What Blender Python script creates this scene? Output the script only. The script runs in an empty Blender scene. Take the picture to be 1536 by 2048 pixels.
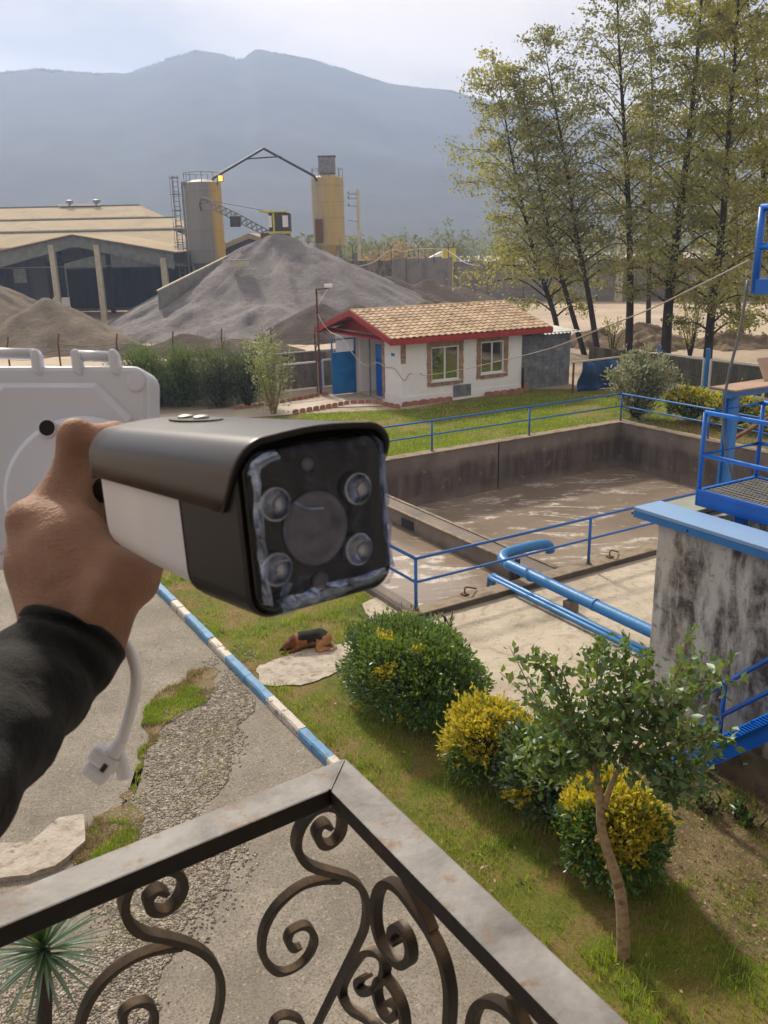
import bpy, bmesh, math, random
import numpy as np
from mathutils import Vector, Matrix
rng = np.random.default_rng(7); random.seed(7)
scene = bpy.context.scene
COL = scene.collection
PI = math.pi
# ------------------------------------------------------------------ camera
F = 1750.0; PITCH = math.radians(17.06); ROLL = math.radians(1.2); CH = 6.5
cf = np.array([0, math.cos(PITCH), -math.sin(PITCH)])
_r0 = np.array([1.0, 0, 0]); _u0 = np.cross(_r0, cf)
cr = math.cos(ROLL) * _r0 - math.sin(ROLL) * _u0
cu = math.sin(ROLL) * _r0 + math.cos(ROLL) * _u0
CP = np.array([0, 0, CH])
camd = bpy.data.cameras.new('camera'); cam = bpy.data.objects.new('camera', camd); COL.objects.link(cam)
m3 = Matrix((cr, cu, -cf)).transposed()
cam.matrix_world = Matrix.Translation(CP) @ m3.to_4x4()
camd.sensor_fit = 'VERTICAL'; camd.sensor_height = 24; camd.lens = F * 24 / 2048
camd.clip_start = 0.02; camd.clip_end = 6000
camd.dof.use_dof = True; camd.dof.focus_distance = 7.0; camd.dof.aperture_fstop = camd.lens / 1.25
scene.camera = cam
# ------------------------------------------------------------------ sky, sun, exposure
SUN_AZ = math.radians(-24); SUN_EL = math.radians(38)      # left of straight ahead
world = bpy.data.worlds.new('World'); scene.world = world; world.use_nodes = True
wt = world.node_tree; wt.nodes.clear()
def wn(t, **k):
    n = wt.nodes.new(t)
    for a, b in k.items(): setattr(n, a, b)
    return n
sky = wn('ShaderNodeTexSky', sky_type='NISHITA', sun_disc=False, sun_elevation=SUN_EL, sun_rotation=SUN_AZ)
sky.air_density = 1.2; sky.dust_density = 2.5
bgs = wn('ShaderNodeBackground'); bgs.inputs[1].default_value = 0.11
wt.links.new(sky.outputs[0], bgs.inputs[0])
tc = wn('ShaderNodeTexCoord'); sep = wn('ShaderNodeSeparateXYZ'); wt.links.new(tc.outputs['Generated'], sep.inputs[0])
mz = wn('ShaderNodeMath', operation='MAXIMUM'); wt.links.new(sep.outputs[2], mz.inputs[0]); mz.inputs[1].default_value = 0.0
az = wn('ShaderNodeMath', operation='ADD'); wt.links.new(mz.outputs[0], az.inputs[0]); az.inputs[1].default_value = 0.16
dx = wn('ShaderNodeMath', operation='DIVIDE'); wt.links.new(sep.outputs[0], dx.inputs[0]); wt.links.new(az.outputs[0], dx.inputs[1])
dy = wn('ShaderNodeMath', operation='DIVIDE'); wt.links.new(sep.outputs[1], dy.inputs[0]); wt.links.new(az.outputs[0], dy.inputs[1])
cmb = wn('ShaderNodeCombineXYZ'); wt.links.new(dx.outputs[0], cmb.inputs[0]); wt.links.new(dy.outputs[0], cmb.inputs[1])
cn = wn('ShaderNodeTexNoise'); cn.inputs['Scale'].default_value = 0.75; cn.inputs['Detail'].default_value = 7; cn.inputs['Roughness'].default_value = 0.5; cn.inputs['Distortion'].default_value = 0.4
mp = wn('ShaderNodeMapping'); mp.inputs['Location'].default_value = (28.3, 29.5, 0); wt.links.new(cmb.outputs[0], mp.inputs[0]); wt.links.new(mp.outputs[0], cn.inputs['Vector'])
cr1 = wn('ShaderNodeValToRGB'); e = cr1.color_ramp.elements
e[0].position = 0.34; e[0].color = (0.38, 0.34, 0.31, 1); e[1].position = 0.60; e[1].color = (1.08, .88, .66, 1)
wt.links.new(cn.outputs['Fac'], cr1.inputs[0])
bgc = wn('ShaderNodeBackground'); bgc.inputs[1].default_value = 1.0; wt.links.new(cr1.outputs[0], bgc.inputs[0])
mx = wn('ShaderNodeMixShader'); mx.inputs[0].default_value = 0.95
wt.links.new(bgs.outputs[0], mx.inputs[1]); wt.links.new(bgc.outputs[0], mx.inputs[2])
wo = wn('ShaderNodeOutputWorld'); wt.links.new(mx.outputs[0], wo.inputs[0])
sd = bpy.data.lights.new('sun', 'SUN'); sd.energy = 5.0; sd.angle = math.radians(6.0); sd.color = (1.0, 0.90, 0.74)
sun = bpy.data.objects.new('sun', sd); COL.objects.link(sun)
sdir = Vector((math.sin(SUN_AZ) * math.cos(SUN_EL), math.cos(SUN_AZ) * math.cos(SUN_EL), math.sin(SUN_EL)))
sun.rotation_euler = (-sdir).to_track_quat('-Z', 'Y').to_euler(); sun.location = (0, 0, 60)
vs = scene.view_settings; vs.view_transform = 'Standard'; vs.look = 'None'; vs.exposure = 0.28; vs.gamma = 1.0; vs.use_curve_mapping = False
cy = scene.cycles; cy.use_denoising = True; cy.max_bounces = 8; cy.transparent_max_bounces = 16; cy.volume_bounces = 1
cy.use_adaptive_sampling = True; cy.adaptive_threshold = 0.02; cy.caustics_reflective = False; cy.caustics_refractive = False
# ------------------------------------------------------------------ places: pixel of the photo -> point of the world
def ray(x, y): return cf + cr * (x - 768) / F + cu * (1024 - y) / F
def G(x, y, z=0.0):
    d = ray(x, y); return CP + d * ((z - CH) / d[2])
def K(x, y, d): return CP + ray(x, y) * d            # at depth d
def AT(x, y, Y):
    d = ray(x, y); return CP + d * (Y / d[1])
TH = math.radians(31)
YA = np.array([math.cos(TH), math.sin(TH), 0]); YB = np.array([-math.sin(TH), math.cos(TH), 0]); YO = np.array([.45, 14.77, 0])
def Y(a, b, z=0.0): return YO + a * YA + b * YB + np.array([0, 0, z])
def PV(x, y, p0, n):                                  # on a plane
    d = ray(x, y); n = np.asarray(n, float); return CP + d * (((np.asarray(p0) - CP) @ n) / (d @ n))
def vnoise(x, y, seed=0):
    x = np.asarray(x, float); y = np.asarray(y, float)
    xi = np.floor(x).astype(np.int64); yi = np.floor(y).astype(np.int64); fx = x - xi; fy = y - yi
    fx = fx * fx * (3 - 2 * fx); fy = fy * fy * (3 - 2 * fy)
    def h(a, b):
        n = (a * 374761393 + b * 668265263 + seed * 974711) & 0x7fffffff
        n = ((n ^ (n >> 13)) * 1274126177) & 0x7fffffff
        return ((n ^ (n >> 16)) & 0xffff) / 65535.0
    return (h(xi, yi) * (1 - fx) + h(xi + 1, yi) * fx) * (1 - fy) + (h(xi, yi + 1) * (1 - fx) + h(xi + 1, yi + 1) * fx) * fy
def fbm(x, y, seed=0, o=4):
    s = 0; a = .5
    for i in range(o): s = s + a * vnoise(x * 2 ** i, y * 2 ** i, seed + i * 17); a *= .5
    return s / (1 - .5 ** o)
# ------------------------------------------------------------------ scene tree helpers
def tag(o, label=None, cat=None, group=None, kind=None):
    if label: o['label'] = label
    if cat: o['category'] = cat
    if group: o['group'] = group
    if kind: o['kind'] = kind
    return o
def thing(name, loc, label, cat, group=None):
    o = bpy.data.objects.new(name, None); COL.objects.link(o); o.location = Vector(loc); o.empty_display_size = .1
    return tag(o, label, cat, group)
def wloc(o):
    v = np.zeros(3)
    while o is not None: v = v + np.array(o.location); o = o.parent
    return v
class MB:
    def __init__(s): s.v = []; s.f = []; s.n = 0
    def add(s, v, f):
        v = np.asarray(v, float).reshape(-1, 3); s.v.append(v); n = s.n
        s.f += [tuple(i + n for i in q) for q in f]; s.n += len(v); return s
    def box(s, c, size, ax=None, ay=None, az=None):
        c = np.asarray(c, float); ax = np.array([1., 0, 0]) if ax is None else np.asarray(ax, float); ay = np.array([0, 1., 0]) if ay is None else np.asarray(ay, float); az = np.array([0, 0, 1.]) if az is None else np.asarray(az, float)
        hx, hy, hz = [q / 2 for q in size]
        v = [c + ax * i * hx + ay * j * hy + az * k * hz for k in (-1, 1) for (i, j) in ((-1, -1), (1, -1), (1, 1), (-1, 1))]
        return s.add(v, [(3, 2, 1, 0), (4, 5, 6, 7), (0, 1, 5, 4), (1, 2, 6, 5), (2, 3, 7, 6), (3, 0, 4, 7)])
    def ybox(s, a0, a1, b0, b1, z0, z1):
        return s.box(Y((a0 + a1) / 2, (b0 + b1) / 2, (z0 + z1) / 2), (a1 - a0, b1 - b0, z1 - z0), YA, YB)
    def beam(s, p0, p1, w, h, up=(0, 0, 1)):
        p0 = np.asarray(p0, float); p1 = np.asarray(p1, float); d = p1 - p0; L = np.linalg.norm(d); d = d / L
        x = np.cross(d, up)
        if np.linalg.norm(x) < 1e-4: x = np.array([1., 0, 0])
        x /= np.linalg.norm(x); z = np.cross(x, d)
        return s.box((p0 + p1) / 2, (w, L, h), x, d, z)
    def tube(s, path, r, n=8, cap=True, closed=False):
        P = np.asarray(path, float); m = len(P); R = np.broadcast_to(np.asarray(r, float), (m,))
        if closed: T = np.roll(P, -1, 0) - np.roll(P, 1, 0)
        else: T = np.gradient(P, axis=0)
        T /= np.linalg.norm(T, axis=1, keepdims=True) + 1e-12
        u = np.cross(T[0], [0, 0, 1.0])
        if np.linalg.norm(u) < 1e-3: u = np.cross(T[0], [1.0, 0, 0])
        u /= np.linalg.norm(u); V = []
        an = np.arange(n) * 2 * PI / n
        for i in range(m):
            u = u - T[i] * (u @ T[i]); u /= np.linalg.norm(u) + 1e-12; w = np.cross(T[i], u)
            V.append(P[i] + R[i] * (np.outer(np.cos(an), u) + np.outer(np.sin(an), w)))
        fs = []
        for i in range(m if closed else m - 1):
            j = (i + 1) % m
            fs += [(i * n + k, i * n + (k + 1) % n, j * n + (k + 1) % n, j * n + k) for k in range(n)]
        if cap and not closed: fs += [tuple(range(n - 1, -1, -1)), tuple(range((m - 1) * n, m * n))]
        return s.add(np.concatenate(V), fs)
    def bar(s, path, w, h, nrm):
        """square bar along a plane curve: w in the plane, h along nrm"""
        P = np.asarray(path, float); T = np.gradient(P, axis=0); T /= np.linalg.norm(T, axis=1, keepdims=True) + 1e-12
        nrm = np.asarray(nrm, float); S = np.cross(T, nrm); S /= np.linalg.norm(S, axis=1, keepdims=True) + 1e-12
        w = np.broadcast_to(np.asarray(w, float), (len(P),))[:, None] / 2
        V = np.stack([P + S * w + nrm * h / 2, P - S * w + nrm * h / 2, P - S * w - nrm * h / 2, P + S * w - nrm * h / 2], 1).reshape(-1, 3)
        fs = []
        for i in range(len(P) - 1): fs += [(i * 4 + k, i * 4 + (k + 1) % 4, i * 4 + 4 + (k + 1) % 4, i * 4 + 4 + k) for k in range(4)]
        m = (len(P) - 1) * 4
        return s.add(V, fs + [(3, 2, 1, 0), (m, m + 1, m + 2, m + 3)])
    def lathe(s, c, prof, n=24, axis=(0, 0, 1)):
        c = np.asarray(c, float); a = np.asarray(axis, float); a /= np.linalg.norm(a)
        u = np.cross(a, [0, 0, 1.0]); u = np.array([1.0, 0, 0]) if np.linalg.norm(u) < 1e-3 else u / np.linalg.norm(u); w = np.cross(a, u)
        an = np.arange(n) * 2 * PI / n; V = []
        for r, h in prof: V.append(c + a * h + r * (np.outer(np.cos(an), u) + np.outer(np.sin(an), w)))
        fs = []
        for i in range(len(prof) - 1): fs += [(i * n + k, i * n + (k + 1) % n, i * n + n + (k + 1) % n, i * n + n + k) for k in range(n)]
        m = (len(prof) - 1) * n
        return s.add(np.concatenate(V), fs + [tuple(range(n - 1, -1, -1)), tuple(range(m, m + n))])
    def prism(s, poly, d):
        P = np.asarray(poly, float); n = len(P); d = np.asarray(d, float)
        return s.add(np.concatenate([P, P + d]), [tuple(range(n - 1, -1, -1)), tuple(range(n, 2 * n))] + [(i, (i + 1) % n, n + (i + 1) % n, n + i) for i in range(n)])
    def build(s, name, mat, parent=None, smooth=False, bevel=0, loc=None, **t):
        V = np.concatenate(s.v)
        base = wloc(parent) if parent else (np.asarray(loc, float) if loc is not None else np.zeros(3))
        me = bpy.data.meshes.new(name); me.from_pydata((V - base).tolist(), [], s.f)
        me.update()
        return finish(name, me, mat, parent, smooth, bevel, None if parent else base, **t)
def finish(name, me, mat, parent=None, smooth=False, bevel=0, loc=None, **t):
    o = bpy.data.objects.new(name, me); COL.objects.link(o)
    if mat: me.materials.append(mat)
    if parent: o.parent = parent
    if loc is not None: o.location = Vector(loc)
    if smooth: me.polygons.foreach_set('use_smooth', np.ones(len(me.polygons), bool))
    if bevel:
        b = o.modifiers.new('bevel', 'BEVEL'); b.width = bevel; b.segments = 2; b.limit_method = 'ANGLE'
    return tag(o, **t)
def fastmesh(name, V, Fq, mat, parent=None, smooth=False, loc=None, **t):
    """V (n,3), Fq (m,k) equal-sized faces, numpy"""
    base = wloc(parent) if parent else (np.asarray(loc, float) if loc is not None else np.zeros(3))
    V = np.asarray(V, np.float64) - base; Fq = np.asarray(Fq, np.int32); m, k = Fq.shape
    me = bpy.data.meshes.new(name); me.vertices.add(len(V)); me.vertices.foreach_set('co', V.astype(np.float32).ravel())
    me.loops.add(m * k); me.loops.foreach_set('vertex_index', Fq.ravel())
    me.polygons.add(m); me.polygons.foreach_set('loop_start', np.arange(m, dtype=np.int32) * k)
    me.update(calc_edges=True); me.validate()
    return finish(name, me, mat, parent, smooth, 0, None if parent else base, **t)
def copy_tree(o, parent=None):
    c = o.copy(); COL.objects.link(c); c.parent = parent
    for ch in list(o.children): copy_tree(ch, c)
    return c
def inpoly(P, poly):
    x, y = P[:, 0], P[:, 1]; r = np.zeros(len(P), bool); n = len(poly)
    for i in range(n):
        x0, y0 = poly[i][:2]; x1, y1 = poly[(i + 1) % n][:2]
        if y0 == y1: continue
        c = ((y0 > y) != (y1 > y)) & (x < (x1 - x0) * (y - y0) / (y1 - y0) + x0); r ^= c
    return r
def ragged(poly, step=.25, amp=.06, seed=1):
    out = []; n = len(poly)
    for i in range(n):
        p = np.asarray(poly[i], float)[:2]; q = np.asarray(poly[(i + 1) % n], float)[:2]; L = np.linalg.norm(q - p); k = max(1, int(L / step))
        nr = np.array([-(q - p)[1], (q - p)[0]]) / max(L, 1e-6)
        for j in range(k):
            t = p + (q - p) * j / k; w = (fbm(t[0] * 1.7, t[1] * 1.7, seed, 4) - .5) * 4 * amp
            out.append(t + nr * w)
    return out
def sheet(name, poly, z, mat, step=.25, amp=.0, seed=1, thick=0.0, **t):
    P = ragged(poly, step, amp, seed) if amp else [np.asarray(p, float)[:2] for p in poly]
    me = bpy.data.meshes.new(name); bm = bmesh.new()
    vs_ = [bm.verts.new((p[0], p[1], z)) for p in P]
    f = bm.faces.new(vs_); f.normal_update()
    if f.normal.z < 0: f.normal_flip()
    if thick:
        r = bmesh.ops.extrude_face_region(bm, geom=[f]); bmesh.ops.translate(bm, vec=(0, 0, -thick), verts=[q for q in r['geom'] if isinstance(q, bmesh.types.BMVert)])
        bmesh.ops.recalc_face_normals(bm, faces=bm.faces[:])
    bmesh.ops.triangulate(bm, faces=[q for q in bm.faces if len(q.verts) > 4])
    bm.to_mesh(me); bm.free()
    return finish(name, me, mat, **t), P
# ------------------------------------------------------------------ materials
def S(r, g, b, k=1.0):
    f = lambda c: (c / 255 / 12.92 if c / 255 <= .04045 else ((c / 255 + .055) / 1.055) ** 2.4) * k
    return (f(r), f(g), f(b), 1)
class NT:
    def __init__(s, name):
        s.m = bpy.data.materials.new(name); s.m.use_nodes = True; s.t = s.m.node_tree; s.t.nodes.clear()
        s.out = s.t.nodes.new('ShaderNodeOutputMaterial'); s._tc = None
    def n(s, t, ins=None, **k):
        q = s.t.nodes.new(t)
        for a, b in k.items(): setattr(q, a, b)
        for a, b in (ins or {}).items(): s.set(q.inputs[a], b)
        return q
    def set(s, sock, v):
        if isinstance(v, bpy.types.NodeSocket): s.t.links.new(v, sock)
        else: sock.default_value = v
    @property
    def obj(s):
        if not s._tc: s._tc = s.n('ShaderNodeTexCoord')
        return s._tc.outputs['Object']
    def geo(s, o): return s.n('ShaderNodeNewGeometry').outputs[o]
    def map(s, sc=(1, 1, 1), rot=(0, 0, 0), src=None):
        return s.n('ShaderNodeMapping', {'Vector': src or s.obj, 'Scale': sc, 'Rotation': rot}).outputs[0]
    def noise(s, scale, detail=5, rough=.55, vec=None, dist=0, out='Fac'):
        return s.n('ShaderNodeTexNoise', {'Vector': vec or s.obj, 'Scale': scale, 'Detail': detail, 'Roughness': rough, 'Distortion': dist}).outputs[out]
    def vor(s, scale, vec=None, out='Distance', feature='F1', rnd=1.0):
        return s.n('ShaderNodeTexVoronoi', {'Vector': vec or s.obj, 'Scale': scale, 'Randomness': rnd}, feature=feature).outputs[out]
    def ramp(s, fac, st):
        q = s.n('ShaderNodeValToRGB', {0: fac}); el = q.color_ramp.elements
        while len(el) < len(st): el.new(.5)
        for e_, (p, c) in zip(el, st):
            e_.position = p; e_.color = c if isinstance(c, tuple) else (c, c, c, 1)
        return q.outputs[0]
    def mix(s, fac, a, b, mode='MIX'):
        q = s.n('ShaderNodeMix', data_type='RGBA', blend_type=mode); q.clamp_factor = True
        s.set(q.inputs[0], fac); s.set(q.inputs[6], a); s.set(q.inputs[7], b); return q.outputs[2]
    def math(s, op, a, b=0.0):
        q = s.n('ShaderNodeMath', operation=op); s.set(q.inputs[0], a); s.set(q.inputs[1], b); return q.outputs[0]
    def bump(s, h, d=.01, st=1.0, nrm=None):
        q = s.n('ShaderNodeBump', {'Height': h, 'Distance': d, 'Strength': st})
        if nrm: s.set(q.inputs['Normal'], nrm)
        return q.outputs[0]
    def pbr(s, col, rough=.8, metal=0, spec=.4, nrm=None, **k):
        q = s.n('ShaderNodeBsdfPrincipled', {'Base Color': col, 'Roughness': rough, 'Metallic': metal, 'Specular IOR Level': spec})
        if nrm: s.set(q.inputs['Normal'], nrm)
        for a, b in k.items(): s.set(q.inputs[a.replace('_', ' ')], b)
        s.t.links.new(q.outputs[0], s.out.inputs[0]); return s.m
def plain(name, cols, scale=4, rough=.8, bump=0, bscale=60, metal=0, spec=.4, detail=5, isl=0, obr=0, stretch=(1, 1, 1), lo=.35, hi=.65, coat=0):
    t = NT(name); k = len(cols)
    fac = t.noise(scale, detail, vec=t.map(stretch))
    c = t.ramp(fac, [(lo + (hi - lo) * i / max(1, k - 1), q) for i, q in enumerate(cols)]) if k > 1 else cols[0]
    if isl: c = t.mix(1.0, c, t.ramp(t.geo('Random Per Island'), [(0, 1 - isl), (1, 1 + isl)]), 'MULTIPLY')
    if obr: c = t.mix(1.0, c, t.ramp(t.n('ShaderNodeObjectInfo').outputs['Random'], [(0, 1 - obr), (1, 1 + obr)]), 'MULTIPLY')
    nr = t.bump(t.noise(bscale, 4), bump) if bump else None
    return t.pbr(c, rough, metal, spec, nr, **({'Coat_Weight': coat, 'Coat_Roughness': .15} if coat else {}))
def leafmat(name, cols, trans=.45, gloss=.12, rough=.4, tcol=None, big=.8):
    t = NT(name); k = len(cols)
    fac = t.math('ADD', t.math('MULTIPLY', t.geo('Random Per Island'), .6), t.math('MULTIPLY', t.ramp(t.noise(big, 3), [(.3, 0.), (.7, 1.)]), .4))
    c = t.ramp(fac, [(i / (k - 1), q) for i, q in enumerate(cols)])
    d = t.n('ShaderNodeBsdfDiffuse', {'Color': c}); tr = t.n('ShaderNodeBsdfTranslucent', {'Color': t.mix(.35, c, tcol or (.45, .5, .06, 1))})
    m1 = t.n('ShaderNodeMixShader', {0: trans}); t.t.links.new(d.outputs[0], m1.inputs[1]); t.t.links.new(tr.outputs[0], m1.inputs[2])
    gl = t.n('ShaderNodeBsdfGlossy', {'Roughness': rough, 'Color': (.9, .95, 1, 1)})
    m2 = t.n('ShaderNodeMixShader', {0: gloss}); t.t.links.new(m1.outputs[0], m2.inputs[1]); t.t.links.new(gl.outputs[0], m2.inputs[2])
    t.t.links.new(m2.outputs[0], t.out.inputs[0]); return t.m
MT = {}
# ground surfaces
t = NT('asphalt'); n1 = t.noise(1.1, 6); sp = t.vor(95); sp2 = t.noise(160, 3)
c = t.ramp(n1, [(.3, S(126, 120, 111)), (.5, S(143, 136, 126)), (.72, S(160, 152, 140))])
c = t.mix(t.ramp(t.vor(48, out='Color'), [(.80, 0.), (.88, .55)]), c, S(186, 178, 162)); c = t.mix(t.ramp(t.noise(40, 4, .8), [(.50, 0.), (.60, .75)]), c, S(92, 84, 74)); c = t.mix(t.ramp(t.noise(5, 6, .7), [(.52, 0.), (.68, .4)]), c, S(104, 95, 80)); c = t.mix(t.ramp(t.noise(.45, 6, .6), [(.5, 0.), (.7, .45)]), c, S(112, 102, 86))
MT['asphalt'] = t.pbr(c, .9, nrm=t.bump(t.math('ADD', sp, t.noise(240, 2)), .006, .8))
t = NT('gravel_bed'); c = t.ramp(t.vor(38, out='Color'), [(.1, S(108, 101, 92)), (.5, S(138, 130, 119)), (.9, S(168, 160, 148))]); c = t.mix(t.ramp(t.noise(1.6, 5), [(.5, 0.), (.7, .6)]), c, S(122, 108, 84))
MT['gravel'] = t.pbr(c, .95, nrm=t.bump(t.vor(38), .02))
t = NT('bare_soil'); n1 = t.noise(2.2, 7, .65); c = t.ramp(n1, [(.3, S(98, 82, 58)), (.5, S(128, 110, 82)), (.7, S(152, 134, 102))]); c = t.mix(t.ramp(t.noise(9, 6), [(.5, 0.), (.66, .7)]), c, S(96, 100, 46))
c = t.mix(t.ramp(t.vor(45, out='Color'), [(.8, 0.), (.9, .6)]), c, S(178, 160, 130))
MT['soil'] = t.pbr(c, .95, nrm=t.bump(t.noise(60, 5), .03))
t = NT('lawn_earth'); n1 = t.noise(1.3, 6, .6); c = t.ramp(n1, [(.32, S(84, 98, 24)), (.46, S(116, 122, 40)), (.54, S(134, 118, 64)), (.68, S(150, 126, 86))]); c = t.mix(t.ramp(t.noise(22, 4), [(.45, 0.), (.7, .6)]), c, S(70, 84, 26))
MT['lawn'] = t.pbr(c, .95, nrm=t.bump(t.noise(90, 5), .03))
t = NT('yard_sand'); n1 = t.noise(.12, 8, .6); c = t.ramp(n1, [(.3, S(150, 136, 122)), (.5, S(176, 160, 142)), (.7, S(196, 178, 156))]); c = t.mix(t.ramp(t.noise(2.1, 6), [(.5, 0.), (.75, .35)]), c, S(120, 106, 94))
MT['yard'] = t.pbr(c, .95, nrm=t.bump(t.noise(3, 6), .08))
t = NT('slab_concrete'); n1 = t.noise(.9, 7, .6); c = t.ramp(n1, [(.28, S(150, 140, 126)), (.45, S(180, 169, 152)), (.7, S(199, 188, 171))])
c = t.mix(t.ramp(t.noise(3.1, 8, .7, dist=1.5), [(.52, 0.), (.64, .55)]), c, S(134, 122, 104)); c = t.mix(t.ramp(t.vor(1.1, vec=t.map(src=t.n('ShaderNodeTexNoise', {'Vector': t.obj, 'Scale': 2.0, 'Detail': 6}).outputs['Color'], sc=(3, 3, 3)), feature='DISTANCE_TO_EDGE'), [(0.004, .5), (.014, 0.)]), c, S(90, 80, 66))
MT['slab'] = t.pbr(c, .9, nrm=t.bump(t.noise(45, 6, .7), .012))
t = NT('old_path'); n1 = t.noise(4.5, 7, .65); c = t.ramp(n1, [(.3, S(148, 136, 122)), (.5, S(184, 174, 162)), (.7, S(204, 196, 186))]); c = t.mix(t.ramp(t.noise(8, 7, .7), [(.56, 0.), (.66, .8)]), c, S(112, 100, 80))
MT['oldpath'] = t.pbr(c, .9, nrm=t.bump(t.noise(30, 6, .7), .03))
MT['path'] = plain('path_concrete', [S(178, 168, 156), S(202, 192, 178)], .8, .9, .01)
def stained(name, base, dark, light, streak=2.2, amt=.9, moss=None):
    t = NT(name); c = t.ramp(t.noise(.7, 6), [(.35, base), (.65, light)])
    sv = t.map((streak, streak, .55)); s1 = t.noise(1.6, 7, .62, vec=sv); s2 = t.noise(3.6, 8, .7)
    f = t.math('MULTIPLY', t.ramp(s1, [(.43, 0.), (.57, 1.)]), t.ramp(s2, [(.3, .2), (.55, 1.)]))
    c = t.mix(t.math('MULTIPLY', f, amt), c, dark)
    c = t.mix(t.math('MULTIPLY', t.ramp(t.noise(7, 7, .7), [(.56, 0.), (.66, 1.)]), t.math('MULTIPLY', amt, .6)), c, dark)
    if moss: c = t.mix(t.ramp(t.noise(1.1, 5), [(.55, 0.), (.7, .5)]), c, moss)
    return t.pbr(c, .9, nrm=t.bump(t.noise(28, 6, .7), .012))
MT['blockwall'] = stained('stained_white_concrete', S(186, 184, 182), S(66, 60, 54), S(208, 206, 204), 2.0, .95, S(168, 152, 122))
t = NT('tank_concrete'); zz = t.n('ShaderNodeSeparateXYZ', {0: t.n('ShaderNodeNewGeometry').outputs['Position']}).outputs[2]
c = t.ramp(t.noise(.8, 6), [(.35, S(106, 98, 92)), (.65, S(136, 126, 118))])
zn = t.math('ADD', zz, t.math('MULTIPLY', t.noise(1.2, 5), .5)); band = t.ramp(t.math('MULTIPLY', t.math('ADD', zn, 1.6), .5), [(.18, 0.), (.36, .9), (.66, .95), (.8, .2)])
st = t.ramp(t.noise(1.3, 7, vec=t.map((2.4, 2.4, .35))), [(.3, .35), (.6, 1.)])
c = t.mix(t.math('MULTIPLY', band, st), c, S(72, 62, 58)); c = t.mix(t.ramp(t.noise(3.5, 8, .7), [(.6, 0.), (.68, .6)]), c, S(160, 146, 134))
MT['tank'] = t.pbr(c, .85, nrm=t.bump(t.noise(30, 6), .015))
MT['rim'] = plain('rim_concrete', [S(112, 100, 86), S(150, 136, 118), S(126, 112, 92)], 2.5, .9, .015)
t = NT('muddy_water'); fo = t.math('MULTIPLY', t.ramp(t.noise(.55, 6, .6, vec=t.map((1, 2.6, 1), (0, 0, TH + .5)), dist=1.2), [(.52, 0.), (.62, 1.)]), t.ramp(t.noise(5, 7, .75), [(.35, .0), (.6, .9)]))
c = t.mix(fo, t.ramp(t.noise(.25, 4), [(.35, S(124, 112, 100)), (.65, S(148, 134, 119))]), S(206, 198, 190))
MT['water'] = t.pbr(c, t.ramp(fo, [(0, .07), (1, .6)]), spec=.5, nrm=t.bump(t.math('ADD', t.noise(7, 4), t.math('MULTIPLY', fo, .6)), .018, .7))
def worn(name, paint, under, amt=.5, scale=9, rough=.6, stretch=(1, 1, 1), bump=.012):
    t = NT(name); f = t.ramp(t.noise(scale, 8, .7, vec=t.map(stretch)), [(.5 + .18 * (1 - amt), 0.), (.56 + .18 * (1 - amt), 1.)])
    c = t.mix(t.noise(2.5, 5), paint, tuple(min(1, q * 1.22) for q in paint[:3]) + (1,)); c = t.mix(f, c, under)
    return t.pbr(c, t.ramp(f, [(0, rough), (1, .9)]), nrm=t.bump(t.math('ADD', t.math('MULTIPLY', f, -.4), t.noise(scale * 4, 5)), bump))
MT['kerb_blue'] = worn('blue_kerb_paint', S(82, 130, 172), S(150, 147, 140), .68, 7)
MT['kerb_white'] = worn('white_kerb_paint', S(180, 174, 166), S(122, 110, 94), .72, 7)
MT['white_wall'] = worn('white_wall_paint', S(226, 226, 230), S(172, 162, 150), .12, 4, .85, bump=.004)
MT['stone_trim'] = plain('brown_stone', [S(150, 122, 100), S(178, 150, 126), S(128, 100, 82)], 9, .85, .01, obr=.18)
t = NT('clay_roof_tile'); c = t.ramp(t.noise(1.1, 5, vec=t.n('ShaderNodeNewGeometry').outputs['Position']), [(.35, S(176, 150, 122)), (.55, S(202, 178, 148)), (.72, S(158, 128, 104))]); c = t.mix(1.0, c, t.ramp(t.n('ShaderNodeObjectInfo').outputs['Random'], [(0, .72), (1, 1.12)]), 'MULTIPLY')
c = t.mix(t.ramp(t.noise(.9, 6, .7, vec=t.n('ShaderNodeNewGeometry').outputs['Position']), [(.6, 0.), (.7, .75)]), c, S(92, 72, 56)); MT['tile'] = t.pbr(c, .85, nrm=t.bump(t.noise(40, 4), .01))
MT['red'] = plain('red_painted_fascia', [S(150, 44, 46), S(172, 58, 56)], 3, .55, .002)
MT['door_blue'] = plain('blue_painted_door', [S(18, 104, 176), S(34, 128, 196)], 1.6, .4)
MT['door_blue2'] = plain('deep_blue_door', [S(10, 82, 178), S(16, 96, 196)], 1.6, .35)
MT['pvc'] = plain('white_window_frame', [S(226, 226, 226)], 1, .4)
t = NT('window_glass'); tr_ = t.n('ShaderNodeBsdfTransparent', {'Color': (.75, .75, .7, 1)}); gl_ = t.n('ShaderNodeBsdfGlossy', {'Roughness': .03, 'Color': (.8, .85, .9, 1)}); mg = t.n('ShaderNodeMixShader', {0: .28}); t.t.links.new(tr_.outputs[0], mg.inputs[1]); t.t.links.new(gl_.outputs[0], mg.inputs[2]); t.t.links.new(mg.outputs[0], t.out.inputs[0]); MT['glass'] = t.m
t = NT('reflected_leaf_tint'); MT['leaf_reflection'] = t.pbr(S(196, 150, 62), .9)  # yellow foliage reflection of the windows, painted onto the inner wall
MT['cblock'] = plain('grey_block', [S(106, 110, 116), S(134, 138, 144)], 3, .95, .01, obr=.14)
MT['mortar'] = plain('mortar', [S(84, 86, 90), S(104, 106, 108)], 6, .95, .01)
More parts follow.
